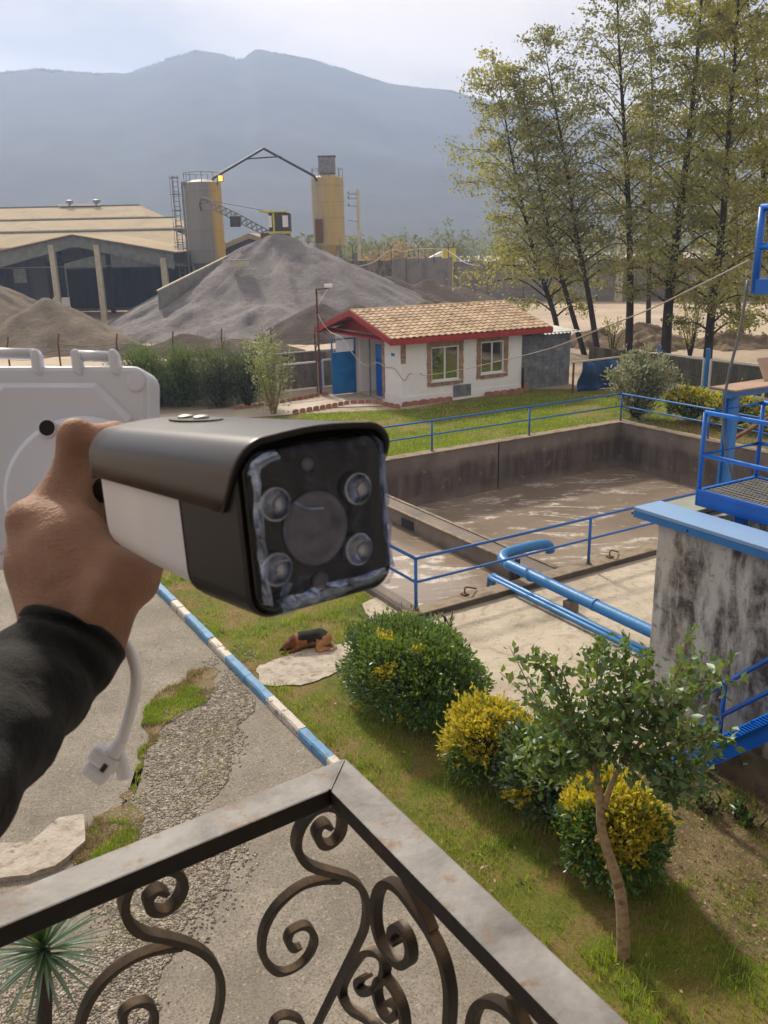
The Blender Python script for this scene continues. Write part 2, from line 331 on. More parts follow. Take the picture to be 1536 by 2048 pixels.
t = NT('corrugated_sheet'); MT['corr'] = t.pbr(t.ramp(t.noise(3, 5), [(.4, S(128, 134, 140)), (.6, S(160, 160, 158)), (.7, S(122, 92, 70))]), .55, .4)
MT['edging'] = plain('clay_edging', [S(150, 104, 88), S(168, 122, 104)], 5, .9, .01, obr=.15)
# quarry
def sandmat(name, a, b, c_, rill=1.0):
    t = NT(name); p = t.n('ShaderNodeNewGeometry').outputs['Position']
    c = t.ramp(t.noise(.35, 7, .62), [(.3, a), (.5, b), (.7, c_)]); c = t.mix(t.ramp(t.noise(6, 6, .7), [(.45, 0.), (.7, .4)]), c, tuple(q * .6 for q in a[:3]) + (1,))
    return t.pbr(c, .97, spec=.2, nrm=t.bump(t.noise(2.4, 8, .7), .22, rill))
MT['sand_grey'] = sandmat('grey_sand', S(108, 105, 107), S(130, 126, 127), S(150, 145, 144))
MT['sand_dark'] = sandmat('dark_sand', S(74, 66, 62), S(90, 80, 74), S(108, 96, 88))
MT['sand_tan'] = sandmat('tan_sand', S(100, 91, 80), S(120, 110, 98), S(142, 131, 116))
MT['rubble'] = sandmat('brown_rubble', S(100, 86, 72), S(132, 116, 98), S(166, 150, 132), 1.0)
MT['shed_conc'] = plain('pale_concrete_post', [S(172, 166, 144), S(194, 188, 166)], 2, .9)
MT['shed_beam'] = plain('grey_concrete_beam', [S(104, 110, 108), S(126, 130, 126)], 2, .9)
t = NT('sooty_wall'); MT['sooty'] = t.pbr(t.mix(t.ramp(t.noise(.35, 6, vec=t.map((2, 2, .4))), [(.4, 0.), (.65, 1.)]), S(70, 70, 70), S(38, 38, 42)), .95)
t = NT('asbestos_roof'); w = t.n('ShaderNodeTexWave', {'Vector': t.obj, 'Scale': 2.2, 'Distortion': .3}); MT['roofsheet'] = t.pbr(t.ramp(t.noise(.2, 7, .65), [(.3, S(160, 144, 116)), (.55, S(184, 166, 134)), (.7, S(150, 136, 114))]), .9, nrm=t.bump(w.outputs['Fac'], .12, .6))
def silomat(name, yl):
    t = NT(name); p = t.obj; x = t.n('ShaderNodeSeparateXYZ', {0: p}).outputs[0]
    f = t.math('ADD', x, t.math('MULTIPLY', t.noise(1.3, 5, vec=t.map((1, 1, .12))), .9))
    c = t.ramp(t.math('ADD', t.math('MULTIPLY', f, .25), .5), yl); c = t.mix(t.ramp(t.noise(1.5, 8, .7, vec=t.map((1.5, 1.5, .12))), [(.46, 0.), (.66, .75)]), c, S(152, 140, 122))
    return t.pbr(c, .6, spec=.4)
MT['silo_a'] = silomat('grey_yellow_silo', [(.3, S(136, 138, 140)), (.84, S(124, 124, 124)), (.93, S(178, 146, 66)), (1.0, S(190, 158, 70))])
MT['silo_b'] = silomat('yellow_silo', [(.15, S(172, 166, 150)), (.45, S(176, 160, 118)), (.8, S(186, 160, 88)), (.95, S(178, 160, 108))])
MT['steel'] = plain('dull_steel', [S(110, 112, 116), S(140, 142, 144)], 4, .55, metal=.3)
MT['dark_steel'] = plain('dark_steel', [S(56, 54, 54), S(76, 72, 70)], 6, .6, metal=.2)
MT['rust'] = plain('rusty_steel', [S(92, 60, 46), S(122, 84, 62), S(70, 48, 40)], 8, .85, .004)
MT['crane_yellow'] = plain('crane_yellow', [S(196, 186, 58), S(210, 200, 80)], 3, .5)
MT['black'] = plain('black_rubber', [S(24, 24, 26)], 1, .6)
t = NT('lamp_glow'); em = t.n('ShaderNodeEmission', {'Color': (1, .5, .06, 1), 'Strength': 2.2}); t.t.links.new(em.outputs[0], t.out.inputs[0]); MT['glow'] = t.m
MT['farwall'] = plain('far_grey_wall', [S(116, 114, 112), S(136, 134, 132), S(124, 120, 114)], .5, .95, .03, 8)
MT['mossy'] = stained('mossy_dark_wall', S(84, 80, 68), S(40, 40, 34), S(104, 98, 84), 1.4, .85, S(70, 76, 48))
MT['nearwall'] = stained('boundary_wall', S(116, 106, 98), S(62, 56, 52), S(138, 128, 118), 1.4, .8)
# blue steel
MT['blue'] = plain('bright_blue_paint', [S(10, 94, 190), S(16, 108, 206)], 2, .35, .001, spec=.5)
MT['blue_pale'] = worn('faded_blue_paint', S(124, 156, 196), S(110, 124, 146), .15, 8, .5, bump=.001)
MT['tarp'] = plain('blue_tarp', [S(24, 62, 110), S(40, 84, 138)], 3, .5)
MT['blue_old'] = worn('old_blue_paint', S(48, 112, 178), S(120, 110, 104), .12, 14, .45, bump=.002)
MT['rail_blue'] = worn('rail_blue_paint', S(44, 98, 170), S(96, 92, 110), .22, 20, .5, bump=.002)
MT['pipe'] = worn('pipe_blue_paint', S(52, 118, 176), S(150, 148, 146), .18, 5, .4, bump=.003)
MT['grate'] = plain('galvanised_grating', [S(150, 148, 144), S(170, 168, 162)], 6, .5, metal=.5)
MT['brownsheet'] = plain('brown_sheet', [S(150, 124, 108), S(170, 142, 124)], 2, .7)
MT['plate'] = plain('grey_green_plate', [S(136, 142, 128), S(156, 160, 146)], 2, .6)
MT['rope'] = plain('pale_rope', [S(142, 132, 120), S(164, 152, 138)], 20, .9)
MT['whitewire'] = plain('pale_wire', [S(198, 196, 196)], 10, .7)
MT['mesh_white'] = plain('white_mesh_frame', [S(226, 226, 224), S(196, 194, 188)], 12, .7)
MT['wire'] = plain('mesh_wire', [S(110, 110, 106)], 5, .7)
# balcony
t = NT('worn_iron_rail_sky_top'); up = t.n('ShaderNodeSeparateXYZ', {0: t.geo('Normal')}).outputs[2]
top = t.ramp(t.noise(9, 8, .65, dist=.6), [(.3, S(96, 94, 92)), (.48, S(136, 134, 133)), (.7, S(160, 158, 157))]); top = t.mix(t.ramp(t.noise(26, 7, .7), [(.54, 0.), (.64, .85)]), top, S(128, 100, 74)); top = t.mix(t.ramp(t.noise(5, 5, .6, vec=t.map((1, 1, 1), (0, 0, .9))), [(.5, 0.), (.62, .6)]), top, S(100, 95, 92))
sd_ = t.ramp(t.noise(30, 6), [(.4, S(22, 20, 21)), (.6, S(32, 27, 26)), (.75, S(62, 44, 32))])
MT['rail_iron'] = t.pbr(t.mix(t.ramp(up, [(.45, 0.), (.75, 1.)]), sd_, top), .62, spec=.35, nrm=t.bump(t.noise(70, 6), .0012))  # up faces painted pale for sky gloss, sides dark for backlight; rust and wear too
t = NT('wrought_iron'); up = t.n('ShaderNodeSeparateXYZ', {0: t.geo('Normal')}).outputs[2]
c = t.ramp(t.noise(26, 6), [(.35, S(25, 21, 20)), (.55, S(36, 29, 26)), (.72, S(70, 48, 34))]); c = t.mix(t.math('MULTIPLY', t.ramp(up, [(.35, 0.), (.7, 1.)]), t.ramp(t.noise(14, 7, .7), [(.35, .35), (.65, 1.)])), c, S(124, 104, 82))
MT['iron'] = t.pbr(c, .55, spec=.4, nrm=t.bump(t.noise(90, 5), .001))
# plants
MT['hedge'] = leafmat('hedge_leaf', [S(40, 74, 22), S(58, 100, 30), S(82, 128, 42), S(104, 146, 58)], .38, .09, .42)
MT['hedge_dark'] = leafmat('dark_hedge_leaf', [S(34, 62, 30), S(50, 84, 42), S(74, 108, 58), S(112, 136, 92)], .32, .13, .4)
MT['gold'] = leafmat('golden_leaf', [S(150, 146, 30), S(196, 180, 34), S(220, 200, 48), S(230, 212, 86)], .4, .06, .5, (.70, .66, .06, 1))
MT['tree_leaf'] = leafmat('broad_leaf', [S(44, 74, 30), S(66, 102, 42), S(94, 130, 54), S(140, 164, 84)], .42, .07, .5)
MT['autumn'] = leafmat('autumn_leaf', [S(96, 86, 60), S(106, 110, 62), S(134, 142, 66), S(166, 164, 72), S(198, 180, 84)], .55, .05, .6, (.62, .55, .08, 1), .35)
MT['autumn2'] = leafmat('grey_green_leaf', [S(98, 92, 76), S(110, 114, 78), S(134, 140, 86), S(164, 158, 98)], .52, .05, .6, (.5, .48, .1, 1), .35)
MT['conifer'] = leafmat('feathery_leaf', [S(46, 70, 42), S(62, 90, 52), S(84, 112, 62), S(116, 138, 78)], .35, .05, .6)
MT['olive'] = leafmat('olive_leaf', [S(96, 110, 66), S(128, 142, 84), S(160, 168, 112), S(180, 184, 140)], .4, .08, .5)
MT['silver'] = leafmat('silver_leaf', [S(96, 100, 76), S(124, 128, 98), S(152, 154, 126), S(178, 176, 152)], .35, .08, .5)
MT['darkshrub'] = leafmat('dark_shrub_leaf', [S(38, 56, 36), S(56, 76, 48), S(80, 98, 66)], .35, .1, .45)
MT['grass'] = leafmat('grass_blade', [S(80, 100, 20), S(118, 146, 28), S(152, 174, 44), S(184, 190, 86)], .45, .05, .5, (.5, .6, .05, 1), 1.2)
MT['drygrass'] = leafmat('dry_grass_blade', [S(110, 94, 56), S(140, 120, 76), S(168, 148, 100)], .4, .04, .6, (.5, .42, .2, 1), 1.2)
MT['litter'] = leafmat('fallen_leaf', [S(96, 66, 42), S(136, 100, 64), S(176, 146, 104), S(196, 176, 140)], .15, .05, .6, (.4, .3, .1, 1))
MT['yucca'] = leafmat('yucca_leaf', [S(36, 64, 40), S(54, 88, 52), S(88, 118, 74)], .25, .12, .35)
MT['bark_dark'] = plain('dark_bark', [S(46, 40, 36), S(70, 60, 52)], 5, .95, .03, 14, stretch=(1, 1, .3))
MT['bark_tan'] = plain('smooth_tan_bark', [S(128, 108, 84), S(158, 136, 106), S(110, 90, 70)], 9, .9, .006, 60)
MT['twig'] = plain('twig_mass', [S(36, 36, 20), S(54, 50, 28)], 8, .95, .03, 20)
MT['forest'] = plain('hill_forest', [S(36, 42, 34), S(50, 54, 42), S(58, 56, 46)], .02, 1.0)
MT['fartree'] = leafmat('far_leaf', [S(74, 84, 60), S(100, 106, 74), S(126, 124, 86)], .4, .02, .7)
MT['fartree_tan'] = leafmat('far_tan_leaf', [S(150, 128, 80), S(178, 150, 96)], .4, .02, .7, (.5, .4, .1, 1))
# ------------------------------------------------------------------ ground
def yv(p): d = np.asarray(p) - YO; return float(d @ YA), float(d @ YB)
hole = [Y(0, -.1), Y(15.65, -.1), Y(15.65, 10.05), Y(0, 10.05)]
outer = [np.array([-1900, -900, 0.]), np.array([1900, -900, 0.]), np.array([1900, 1650, 0.]), np.array([-1900, 1650, 0.])]
# rotate so that corners pair up without crossing
MB().add(outer + hole, [(0, 1, 5, 4), (1, 2, 6, 5), (2, 3, 7, 6), (3, 0, 4, 7)]).build('ground', MT['yard'], kind='structure')
P2 = lambda L: [Y(a, b)[:2] for a, b in L]
lawn, lawnP = sheet('lawn', P2([(-3.5, -14), (9, -14), (9, -.42), (-.18, -.42), (-.18, 10.22), (15.82, 10.22), (15.82, -3), (22.5, -3), (22.5, 15), (18, 18.6), (11.3, 17.4), (7.1, 19.2), (-3.5, 20)]), .004, MT['lawn'], kind='structure')
sheet('road', P2([(-30, -14), (-3.58, -14), (-3.58, 21), (-30, 21)]), .008, MT['asphalt'], kind='structure')
gp = [G(*q)[:2] for q in [(455, 1345), (520, 1425), (430, 1500), (445, 1560), (370, 1625), (470, 1700), (480, 1790), (360, 1840), (300, 2100), (60, 2300), (-60, 2010), (200, 1870), (230, 1690), (250, 1610), (300, 1500), (350, 1440), (395, 1385)]]
_, gravelP = sheet('gravel_patch', gp, .013, MT['gravel'], .1, .16, 3, kind='structure')
sg = [G(*q)[:2] for q in [(400, 1340), (430, 1375), (330, 1450), (290, 1540), (280, 1640), (210, 1780), (150, 1830), (60, 1790), (130, 1740), (160, 1670), (235, 1600), (260, 1500), (330, 1390)]]
_, soilP = sheet('soil_strip', sg, .017, MT['soil'], .1, .2, 5, kind='structure')
bc = [G(*q)[:2] for q in [(-60, 1700), (60, 1690), (120, 1650), (160, 1640), (165, 1690), (110, 1740), (60, 1760), (-40, 1770)]]
sheet('broken_paving', bc, .075, MT['oldpath'], .12, .05, 6, thick=.07, kind='structure')
sl = P2([(-1.0, -5.9), (-.75, -4.2), (-1.15, -2.6), (-.9, -1.3), (-2.0, -1.1), (-1.5, -.45), (-.9, -.1), (-.55, .9), (-.16, 1.0), (-.16, -.4), (14, -.4), (14, -6.2), (.7, -6.2), (.45, -5.6), (-.3, -5.6)])
_, slabP = sheet('concrete_slab', sl, .03, MT['slab'], .3, .05, 8, kind='structure')
pt = P2([(-3.45, -.95), (-2.9, -1.25), (-1.7, -1.25), (-.9, -1.2), (-.95, -.55), (-1.7, -.45), (-2.3, -.1), (-3.2, -.35)])
_, patchP = sheet('worn_footpath', pt, .022, MT['oldpath'], .1, .12, 9, kind='structure')
pp = [G(*q)[:2] for q in [(300, 850), (480, 838), (585, 830), (655, 816), (765, 813), (748, 797), (660, 797), (560, 806), (400, 822), (250, 838)]]
sheet('house_path', pp, .03, MT['path'], kind='structure')
dl = P2([(-.7, -14), (9, -14), (9, -6.25), (.75, -6.25), (.3, -5.75), (-.3, -5.7), (-1.2, -6.4), (-1.7, -8), (-1.6, -10)])
_, dirtP = sheet('leafy_earth', dl, .009, MT['soil'], .3, .12, 12, kind='structure')
# ------------------------------------------------------------------ kerb of painted blocks
kerb = thing('kerb', Y(-3.54, 0), 'concrete kerb painted in blue and white lengths beside the road', 'kerb'); del kerb['category']; tag(kerb, kind='structure')
bb = [yv(G(x, y))[1] for x, y in [(262, 1128), (300, 1172), (343, 1215), (367, 1245), (413, 1293), (442, 1330), (522, 1415), (588, 1480), (645, 1538)]]
step = bb[-2] - bb[-1]
while bb[-1] > -13: bb.append(bb[-1] - 1.0)
bb = [bb[0] + 1.0 * k for k in range(15, 0, -1)] + bb
i0 = bb.index(yv(G(262, 1128))[1])
for i in range(len(bb) - 1):
    blue = (i - i0) % 2 == 1
    hi_, lo_ = bb[i], bb[i + 1]; k = 2
    for j in range(k):
        b1 = hi_ + (lo_ - hi_) * j / k; b0 = hi_ + (lo_ - hi_) * (j + 1) / k
        h = .135 + .02 * random.random(); da = .012 * random.random()
        m = MB(); n = 7; rows = []
        for q in range(n):                                 # chipped top edges
            b = b0 + .004 + (b1 - b0 - .008) * q / (n - 1); ch = .02 * max(0, vnoise(b * 9, .3, 4) - .35); cz = .03 * max(0, vnoise(b * 7, 2.3, 5) - .45)
            rows += [Y(-3.6 + da, b, -.05), Y(-3.6 + da, b, h - .03 - cz), Y(-3.585 + da + ch, b, h - cz), Y(-3.465 - ch, b, h), Y(-3.445, b, h - .025 - cz * .5), Y(-3.445, b, -.05)]
        fs = [(q * 6 + k_, q * 6 + k_ + 1, q * 6 + k_ + 7, q * 6 + k_ + 6) for q in range(n - 1) for k_ in range(5)] + [tuple(range(6))[::-1], tuple(range((n - 1) * 6, n * 6))]
        m.add(rows, fs).build('kerb_block', MT['kerb_blue' if blue else 'kerb_white'], kerb)
# ------------------------------------------------------------------ settling tank
tank = thing('settling_tank', Y(7.8, 5), 'sunken rectangular concrete settling basin of muddy water with stained walls', 'tank')
zb = -2.4; zr = .12
for nm, q in (('wall', (-.15, 15.8, 9.9, 10.2)), ('wall', (15.5, 15.8, -.3, 9.9)), ('wall', (-.15, .15, -.3, 9.9)), ('wall', (.15, 15.5, -.3, .0))):
    MB().ybox(q[0], q[1], q[2], q[3], zb, zr).build(nm, MT['tank'], tank, bevel=.01)
MB().ybox(-.15, 15.8, -.3, 10.2, zb - .2, zb - .002).build('floor', MT['tank'], tank)
dv = MB().ybox(3.27, 3.76, .002, 9.898, zb, .0).build('divider', MT['tank'], tank, bevel=.015)
MB().ybox(3.22, 3.31, .01, 9.89, .002, .03).build('lip', MT['rim'], dv); MB().ybox(3.72, 3.80, .01, 9.89, .002, .03).build('lip', MT['rim'], dv)
MB().ybox(3.255, 3.3, 4.9, 5.45, -.36, -.13).build('overflow_opening', MT['black'], dv)
MB().ybox(-.22, 5.5, -.36, -.02, zr + .002, zr + .03).build('coping', MT['rim'], tank, bevel=.01)
for q in ((-.22, 15.9, 9.86, 10.26), (15.46, 15.88, -.36, 9.85)):
    MB().ybox(q[0], q[1], q[2], q[3], zr + .002, zr + .035).build('coping', MT['rim'], tank, bevel=.01)
MB().ybox(5.5, 15.45, -.36, -.02, zr + .002, zr + .03).build('coping', MT['rim'], tank, bevel=.01)
for a in (9.9,): MB().ybox(a, a + .03, 9.88, 9.899, -1.45, .1).build('joint', MT['black'], tank)
def water(name, a0, a1, b0, b1, z):
    c = Y((a0 + a1) / 2, (b0 + b1) / 2, z)
    MB().add([Y(a0, b0, z), Y(a1, b0, z), Y(a1, b1, z), Y(a0, b1, z)], [(0, 1, 2, 3)]).build(name, MT['water'], loc=c, kind='structure')
water('water', .152, 3.268, .002, 9.898, -.42)
water('water', 3.762, 15.498, .002, 9.898, -1.5)
# ------------------------------------------------------------------ hills
ridge = np.array([(-600, 190), (-300, 160), (0, 142), (80, 134), (160, 142), (250, 146), (290, 132), (340, 112), (390, 98), (440, 105), (480, 116), (510, 98), (560, 103), (640, 120), (700, 140), (780, 165), (850, 174), (900, 178), (950, 192), (1000, 202), (1100, 218), (1200, 236), (1536, 262), (1900, 300), (2400, 330)], float)
razi = []; rele = []
for x, y in ridge:
    d = ray(x, y); razi.append(math.atan2(d[0], d[1])); rele.append(d[2] / math.hypot(d[0], d[1]))
razi = np.array(razi); rele = np.array(rele)
na, nr = 420, 60; az_ = np.linspace(-1.15, 1.15, na); R_ = np.linspace(430, 1500, nr)
AZ, RR = np.meshgrid(az_, R_); EL = np.interp(AZ, razi, rele); RD = 1150 + 90 * np.sin(AZ * 5)
tt = np.clip((RR - 430) / (RD - 430), 0, None); prof = np.where(tt < 1, tt ** 1.5, 1 - .35 * (tt - 1) ** 1.2)
X_ = RR * np.sin(AZ); Y_ = RR * np.cos(AZ)
Hh = (CH + EL * RD) * prof; Hh += (fbm(X_ / 90, Y_ / 90, 3, 5) - .5) * 40 * np.clip(tt, 0, 1) * np.clip(1.0 - tt, 0, 1) * 1.4 + (fbm(X_ / 14, Y_ / 14, 8, 3) - .5) * 4 * np.clip(tt, 0, 1)
HV = np.stack([X_, Y_, Hh - .6], -1).reshape(-1, 3); ii = np.arange(nr - 1)[:, None] * na + np.arange(na - 1)[None]
fastmesh('hills', HV, np.stack([ii, ii + 1, ii + na + 1, ii + na], -1).reshape(-1, 4), MT['forest'], smooth=True, kind='structure')
def clumps(cs, rad, per, size, flat=1.0, seed=0):
    """leaf cards round many centres: vertices and faces of folded diamonds"""
    r = np.random.default_rng(seed); cs = np.repeat(np.asarray(cs, float), per, 0); rad = np.repeat(np.asarray(rad, float), per)
    d = r.normal(size=(len(cs), 3)); d /= np.linalg.norm(d, axis=1, keepdims=True); d[:, 2] *= flat
    return leafcards(cs + d * (rad * r.random(len(cs)) ** .45)[:, None], size, r)
def leafcards(C, size, r, axis=None, asp=.5, up=0.0):
    n = len(C); a = r.normal(size=(n, 3)) if axis is None else axis + r.normal(size=(n, 3)) * .45
    a /= np.linalg.norm(a, axis=1, keepdims=True); b = r.normal(size=(n, 3)); b[:, 2] *= 1 - up; b = np.cross(a, b); b /= np.linalg.norm(b, axis=1, keepdims=True) + 1e-9
    nn = np.cross(a, b); s = (np.asarray(size) * (.65 + .7 * r.random(n)))[:, None] if np.ndim(size) == 0 else (size * (.65 + .7 * r.random(n)))[:, None]
    w = s * asp / 1.0
    V = np.stack([C - a * s * .5, C + b * w * .5 + nn * w * .22, C + a * s * .5, C - b * w * .5 + nn * w * .22], 1).reshape(-1, 3)
    k = np.arange(n)[:, None] * 4
    return V, np.concatenate([k + [0, 1, 2], k + [0, 2, 3]], 1).reshape(-1, 3)
# trees along the ridge, far too many to count
sel = np.argsort(rng.random(na * 10))[:2600]; ja = rng.uniform(-.62, .62, 2600); jr = 1150 + 90 * np.sin(ja * 5) + rng.uniform(-9, 8, 2600)
el_ = np.interp(ja, razi, rele); rd_ = 1150 + 90 * np.sin(ja * 5); t_ = (jr - 430) / (rd_ - 430); hz_ = (CH + el_ * rd_) * np.where(t_ < 1, t_ ** 1.5, 1)
cs = np.stack([jr * np.sin(ja), jr * np.cos(ja), hz_ - 2.2], 1)
V, Fq = clumps(cs, np.full(len(cs), 1.7), 8, 1.7, 1.4, 5)
fastmesh('hill_forest', V, Fq, plain('dark_far_wood', [S(26, 30, 24), S(36, 38, 30)], .1, 1.0), kind='stuff', label='hazy wood along the mountain ridge')
# ------------------------------------------------------------------ haze: one box of pale air round everything
t = NT('pale_air'); pv = t.n('ShaderNodeVolumePrincipled', {'Color': (.47, .615, .95, 1), 'Density': .00068, 'Anisotropy': .38}); t.t.links.new(pv.outputs[0], t.out.inputs['Volume'])
MB().box((0, 380, 163), (4000, 2700, 334)).build('haze', t.m, kind='stuff', label='thin pale haze filling the valley')
# ------------------------------------------------------------------ guard house
th = math.radians(29); hA = np.array([math.cos(th), math.sin(th), 0]); hB = np.array([-math.sin(th), math.cos(th), 0]); HO = G(804, 812)
def H(a, b, z=0.0): return HO + a * hA + b * hB + np.array([0, 0, z])
def hbox(m, a0, a1, b0, b1, z0, z1): return m.box(H((a0 + a1) / 2, (b0 + b1) / 2, (z0 + z1) / 2), (a1 - a0, b1 - b0, z1 - z0), hA, hB)
house = thing('guard_house', H(3.1, 3), 'small white guard house with tiled gable roof, red fascia and blue doors', 'house')
HL, HW, HZ = 6.2, 6.1, 2.78; wt_ = .22
wins = [(1.45, 2.85, .88, 2.32), (3.98, 5.22, .98, 2.36)]
# long wall in pieces round the two openings
m = MB(); xs = [0, wins[0][0], wins[0][1], wins[1][0], wins[1][1], HL]
for i in (0, 2, 4): hbox(m, xs[i], xs[i + 1], 0, wt_, -.1, HZ)
for a0, a1, z0, z1 in wins:
    hbox(m, a0, a1, 0, wt_, -.1, z0); hbox(m, a0, a1, 0, wt_, z1, HZ)
m.build('wall', MT['white_wall'], house)
m = MB(); hbox(m, .001, wt_, wt_, 1.6, -.1, HZ); m.build('wall', MT['white_wall'], house)
m = MB(); hbox(m, .001, wt_, 4.1, HW, -.1, HZ); m.build('wall', MT['white_wall'], house)
m = MB(); hbox(m, wt_, 1.4, 4.06, 4.26, -.1, HZ - .02); hbox(m, 1.4, 1.6, 1.3, 4.26, -.1, HZ - .02); m.build('porch_wall', MT['white_wall'], house)
m = MB(); hbox(m, .3, HL, HW - wt_, HW, -.1, HZ); hbox(m, HL - wt_, HL, wt_, HW - wt_, -.1, HZ); m.build('wall', MT['white_wall'], house)
m = MB(); hbox(m, wt_, HL - wt_, wt_, HW - wt_, -.06, .05); m.build('floor', MT['path'], house)
m = MB(); hbox(m, 1.62, HL - .25, 2.6, 2.7, .0, HZ - .1); m.build('partition', MT['leaf_reflection'], house)
m = MB(); hbox(m, -.02, -.002, 0.02, 1.6, 0, .42); hbox(m, -.018, HL, -.02, -.002, 0, .36); m.build('plinth', MT['white_wall'], house)
# windows with stone surrounds
for a0, a1, z0, z1 in wins:
    wn_ = MB(); f = .07
    for q in ((a0, a0 + f, z0, z1), (a1 - f, a1, z0, z1), (a0 + f, a1 - f, z0, z0 + f), (a0 + f, a1 - f, z1 - f, z1), ((a0 + a1) / 2 - .04, (a0 + a1) / 2 + .04, z0 + f, z1 - f)): hbox(wn_, q[0], q[1], .03, .1, q[2], q[3])
    w = wn_.build('window', MT['pvc'], house, bevel=.006)
    mid = (a0 + a1) / 2
    for p0, p1 in ((a0 + f, mid - .04), (mid + .04, a1 - f)):
        hbox(MB(), p0 + .002, p1 - .002, .06, .07, z0 + f + .002, z1 - f - .002).build('pane', MT['glass'], w)
    hbox(MB(), a0 - .06, a1 + .06, -.09, .03, z0 - .05, z0 - .002).build('sill', MT['pvc'], w, bevel=.006)
    su = []; zz_ = z0 - .2
    while zz_ < z1 + .16:
        hh_ = .17
        for sgn in (0, 1):
            jt = .03 * random.random(); x0 = a0 - .2 - jt if sgn == 0 else a1 + .004; x1 = a0 - .004 if sgn == 0 else a1 + .2 + jt
            su.append((x0, x1, zz_ + .004, min(zz_ + hh_, z1 + .2)))
        zz_ += hh_
    k = 6
    for j in range(k):
        x0 = a0 + (a1 - a0) * j / k; x1 = a0 + (a1 - a0) * (j + 1) / k
        su += [(x0 + .003, x1 - .003, z0 - .22, z0 - .055), (x0 + .003, x1 - .003, z1 + .004, z1 + .2)]
    for x0, x1, q0, q1 in su: hbox(MB(), x0, x1, -.03 - .012 * random.random(), -.001, q0, q1).build('stone', MT['stone_trim'], house, bevel=.006)
for j in range(15):                                       # stones beside the entrance and on the corner
    hbox(MB(), -.035, -.001, 1.42 - .03 * random.random(), 1.6, .1 + .17 * j, .1 + .17 * j + .162).build('stone', MT['stone_trim'], house, bevel=.006)
for j in range(5): hbox(MB(), -.035 - .01 * random.random(), .2, -.034, -.001, 1.75 + .18 * j, 1.92 + .18 * j).build('stone', MT['stone_trim'], house, bevel=.006)
# entrance: inner deep blue leaf, outer leaf swung open
m = MB(); hbox(m, .3, .35, 1.62, 2.75, .04, 2.3); d1 = m.build('door', MT['door_blue2'], house, bevel=.01, label='deep blue closed door leaf')
hbox(MB(), .285, .299, 1.68, 2.68, 1.72, 2.22).build('panel', MT['plain'] if 'plain' in MT else MT['blue_old'], d1)
m = MB(); hbox(m, -1.18, -.02, 4.06, 4.1, .06, 1.86); d2 = m.build('door', MT['door_blue'], house, bevel=.006, label='lighter blue metal door leaf swung open')
m = MB()
for q in ((-1.2, -1.15, .05, 2.5), (-.07, -.02, .05, 2.5)): hbox(m, q[0], q[1], 4.04, 4.12, q[2], q[3])
for z in (.05, .98, 1.86, 2.46): hbox(m, -1.15, -.07, 4.045, 4.115, z, z + .05)
m.build('frame', MT['door_blue'], d2)
m = MB()
for j in range(9): hbox(m, -1.15 + .12 * j + .06, -1.15 + .12 * j + .075, 4.07, 4.085, 1.91, 2.46)
m.build('grille', MT['mesh_white'], d2)
m = MB(); hbox(m, .0, .05, 2.76, 2.82, .05, 2.6); m.build('door_post', MT['steel'], house)
hbox(MB(), -.012, -.001, .55, .82, 2.0, 2.12).build('name_plate', MT['blue_old'], house)
# roof
za = HZ; ze = HZ - .03; rz = HZ + .92; ra0, ra1 = -.72, 7.5; rb0, rb1 = -.48, 6.55; rm = (rb0 + rb1) / 2
roof = MB(); tk = .05
roof.prism([H(ra0, rb0, ze), H(ra0, rm, rz), H(ra0, rb1, ze), H(ra0, rb1, ze + tk), H(ra0, rm, rz + tk), H(ra0, rb0, ze + tk)], hA * (ra1 - ra0))
roof = roof.build('roof', MT['tile'], house)
for b_, s_ in ((rb0, 1), (rb1, -1)):
    m = MB(); m.prism([H(ra0 - .03, b_ - .03 * s_, ze - .17), H(ra0 - .03, rm, rz - .14), H(ra0 - .03, rm, rz + .1), H(ra0 - .03, b_ - .03 * s_, ze + .09)], -hA * .035); m.build('bargeboard', MT['red'], roof)
    m = MB(); hbox(m, ra0 - .03, ra1, b_ - .05, b_ - .012, ze - .17, ze + .07) if s_ > 0 else hbox(m, ra0 - .03, ra1, b_ + .012, b_ + .05, ze - .17, ze + .07); m.build('fascia', MT['red'], roof)
m = MB(); m.prism([H(.03, .0, HZ + .005), H(.03, HW, HZ + .005), H(.03, rm, rz - .06)], hA * .1); m.build('gable', MT['red'], house)
m = MB(); m.prism([H(HL - .1, .0, HZ + .005), H(HL - .1, HW, HZ + .005), H(HL - .1, rm, rz - .06)], hA * .1); m.build('gable', MT['white_wall'], house)
m = MB(); hbox(m, ra0 + .02, .02, rb0 + .02, rb1 - .02, ze - .06, ze - .02); hbox(m, .02, ra1 - .02, rb0 + .02, -.04, ze - .06, ze - .02); m.build('soffit', MT['red'], roof)
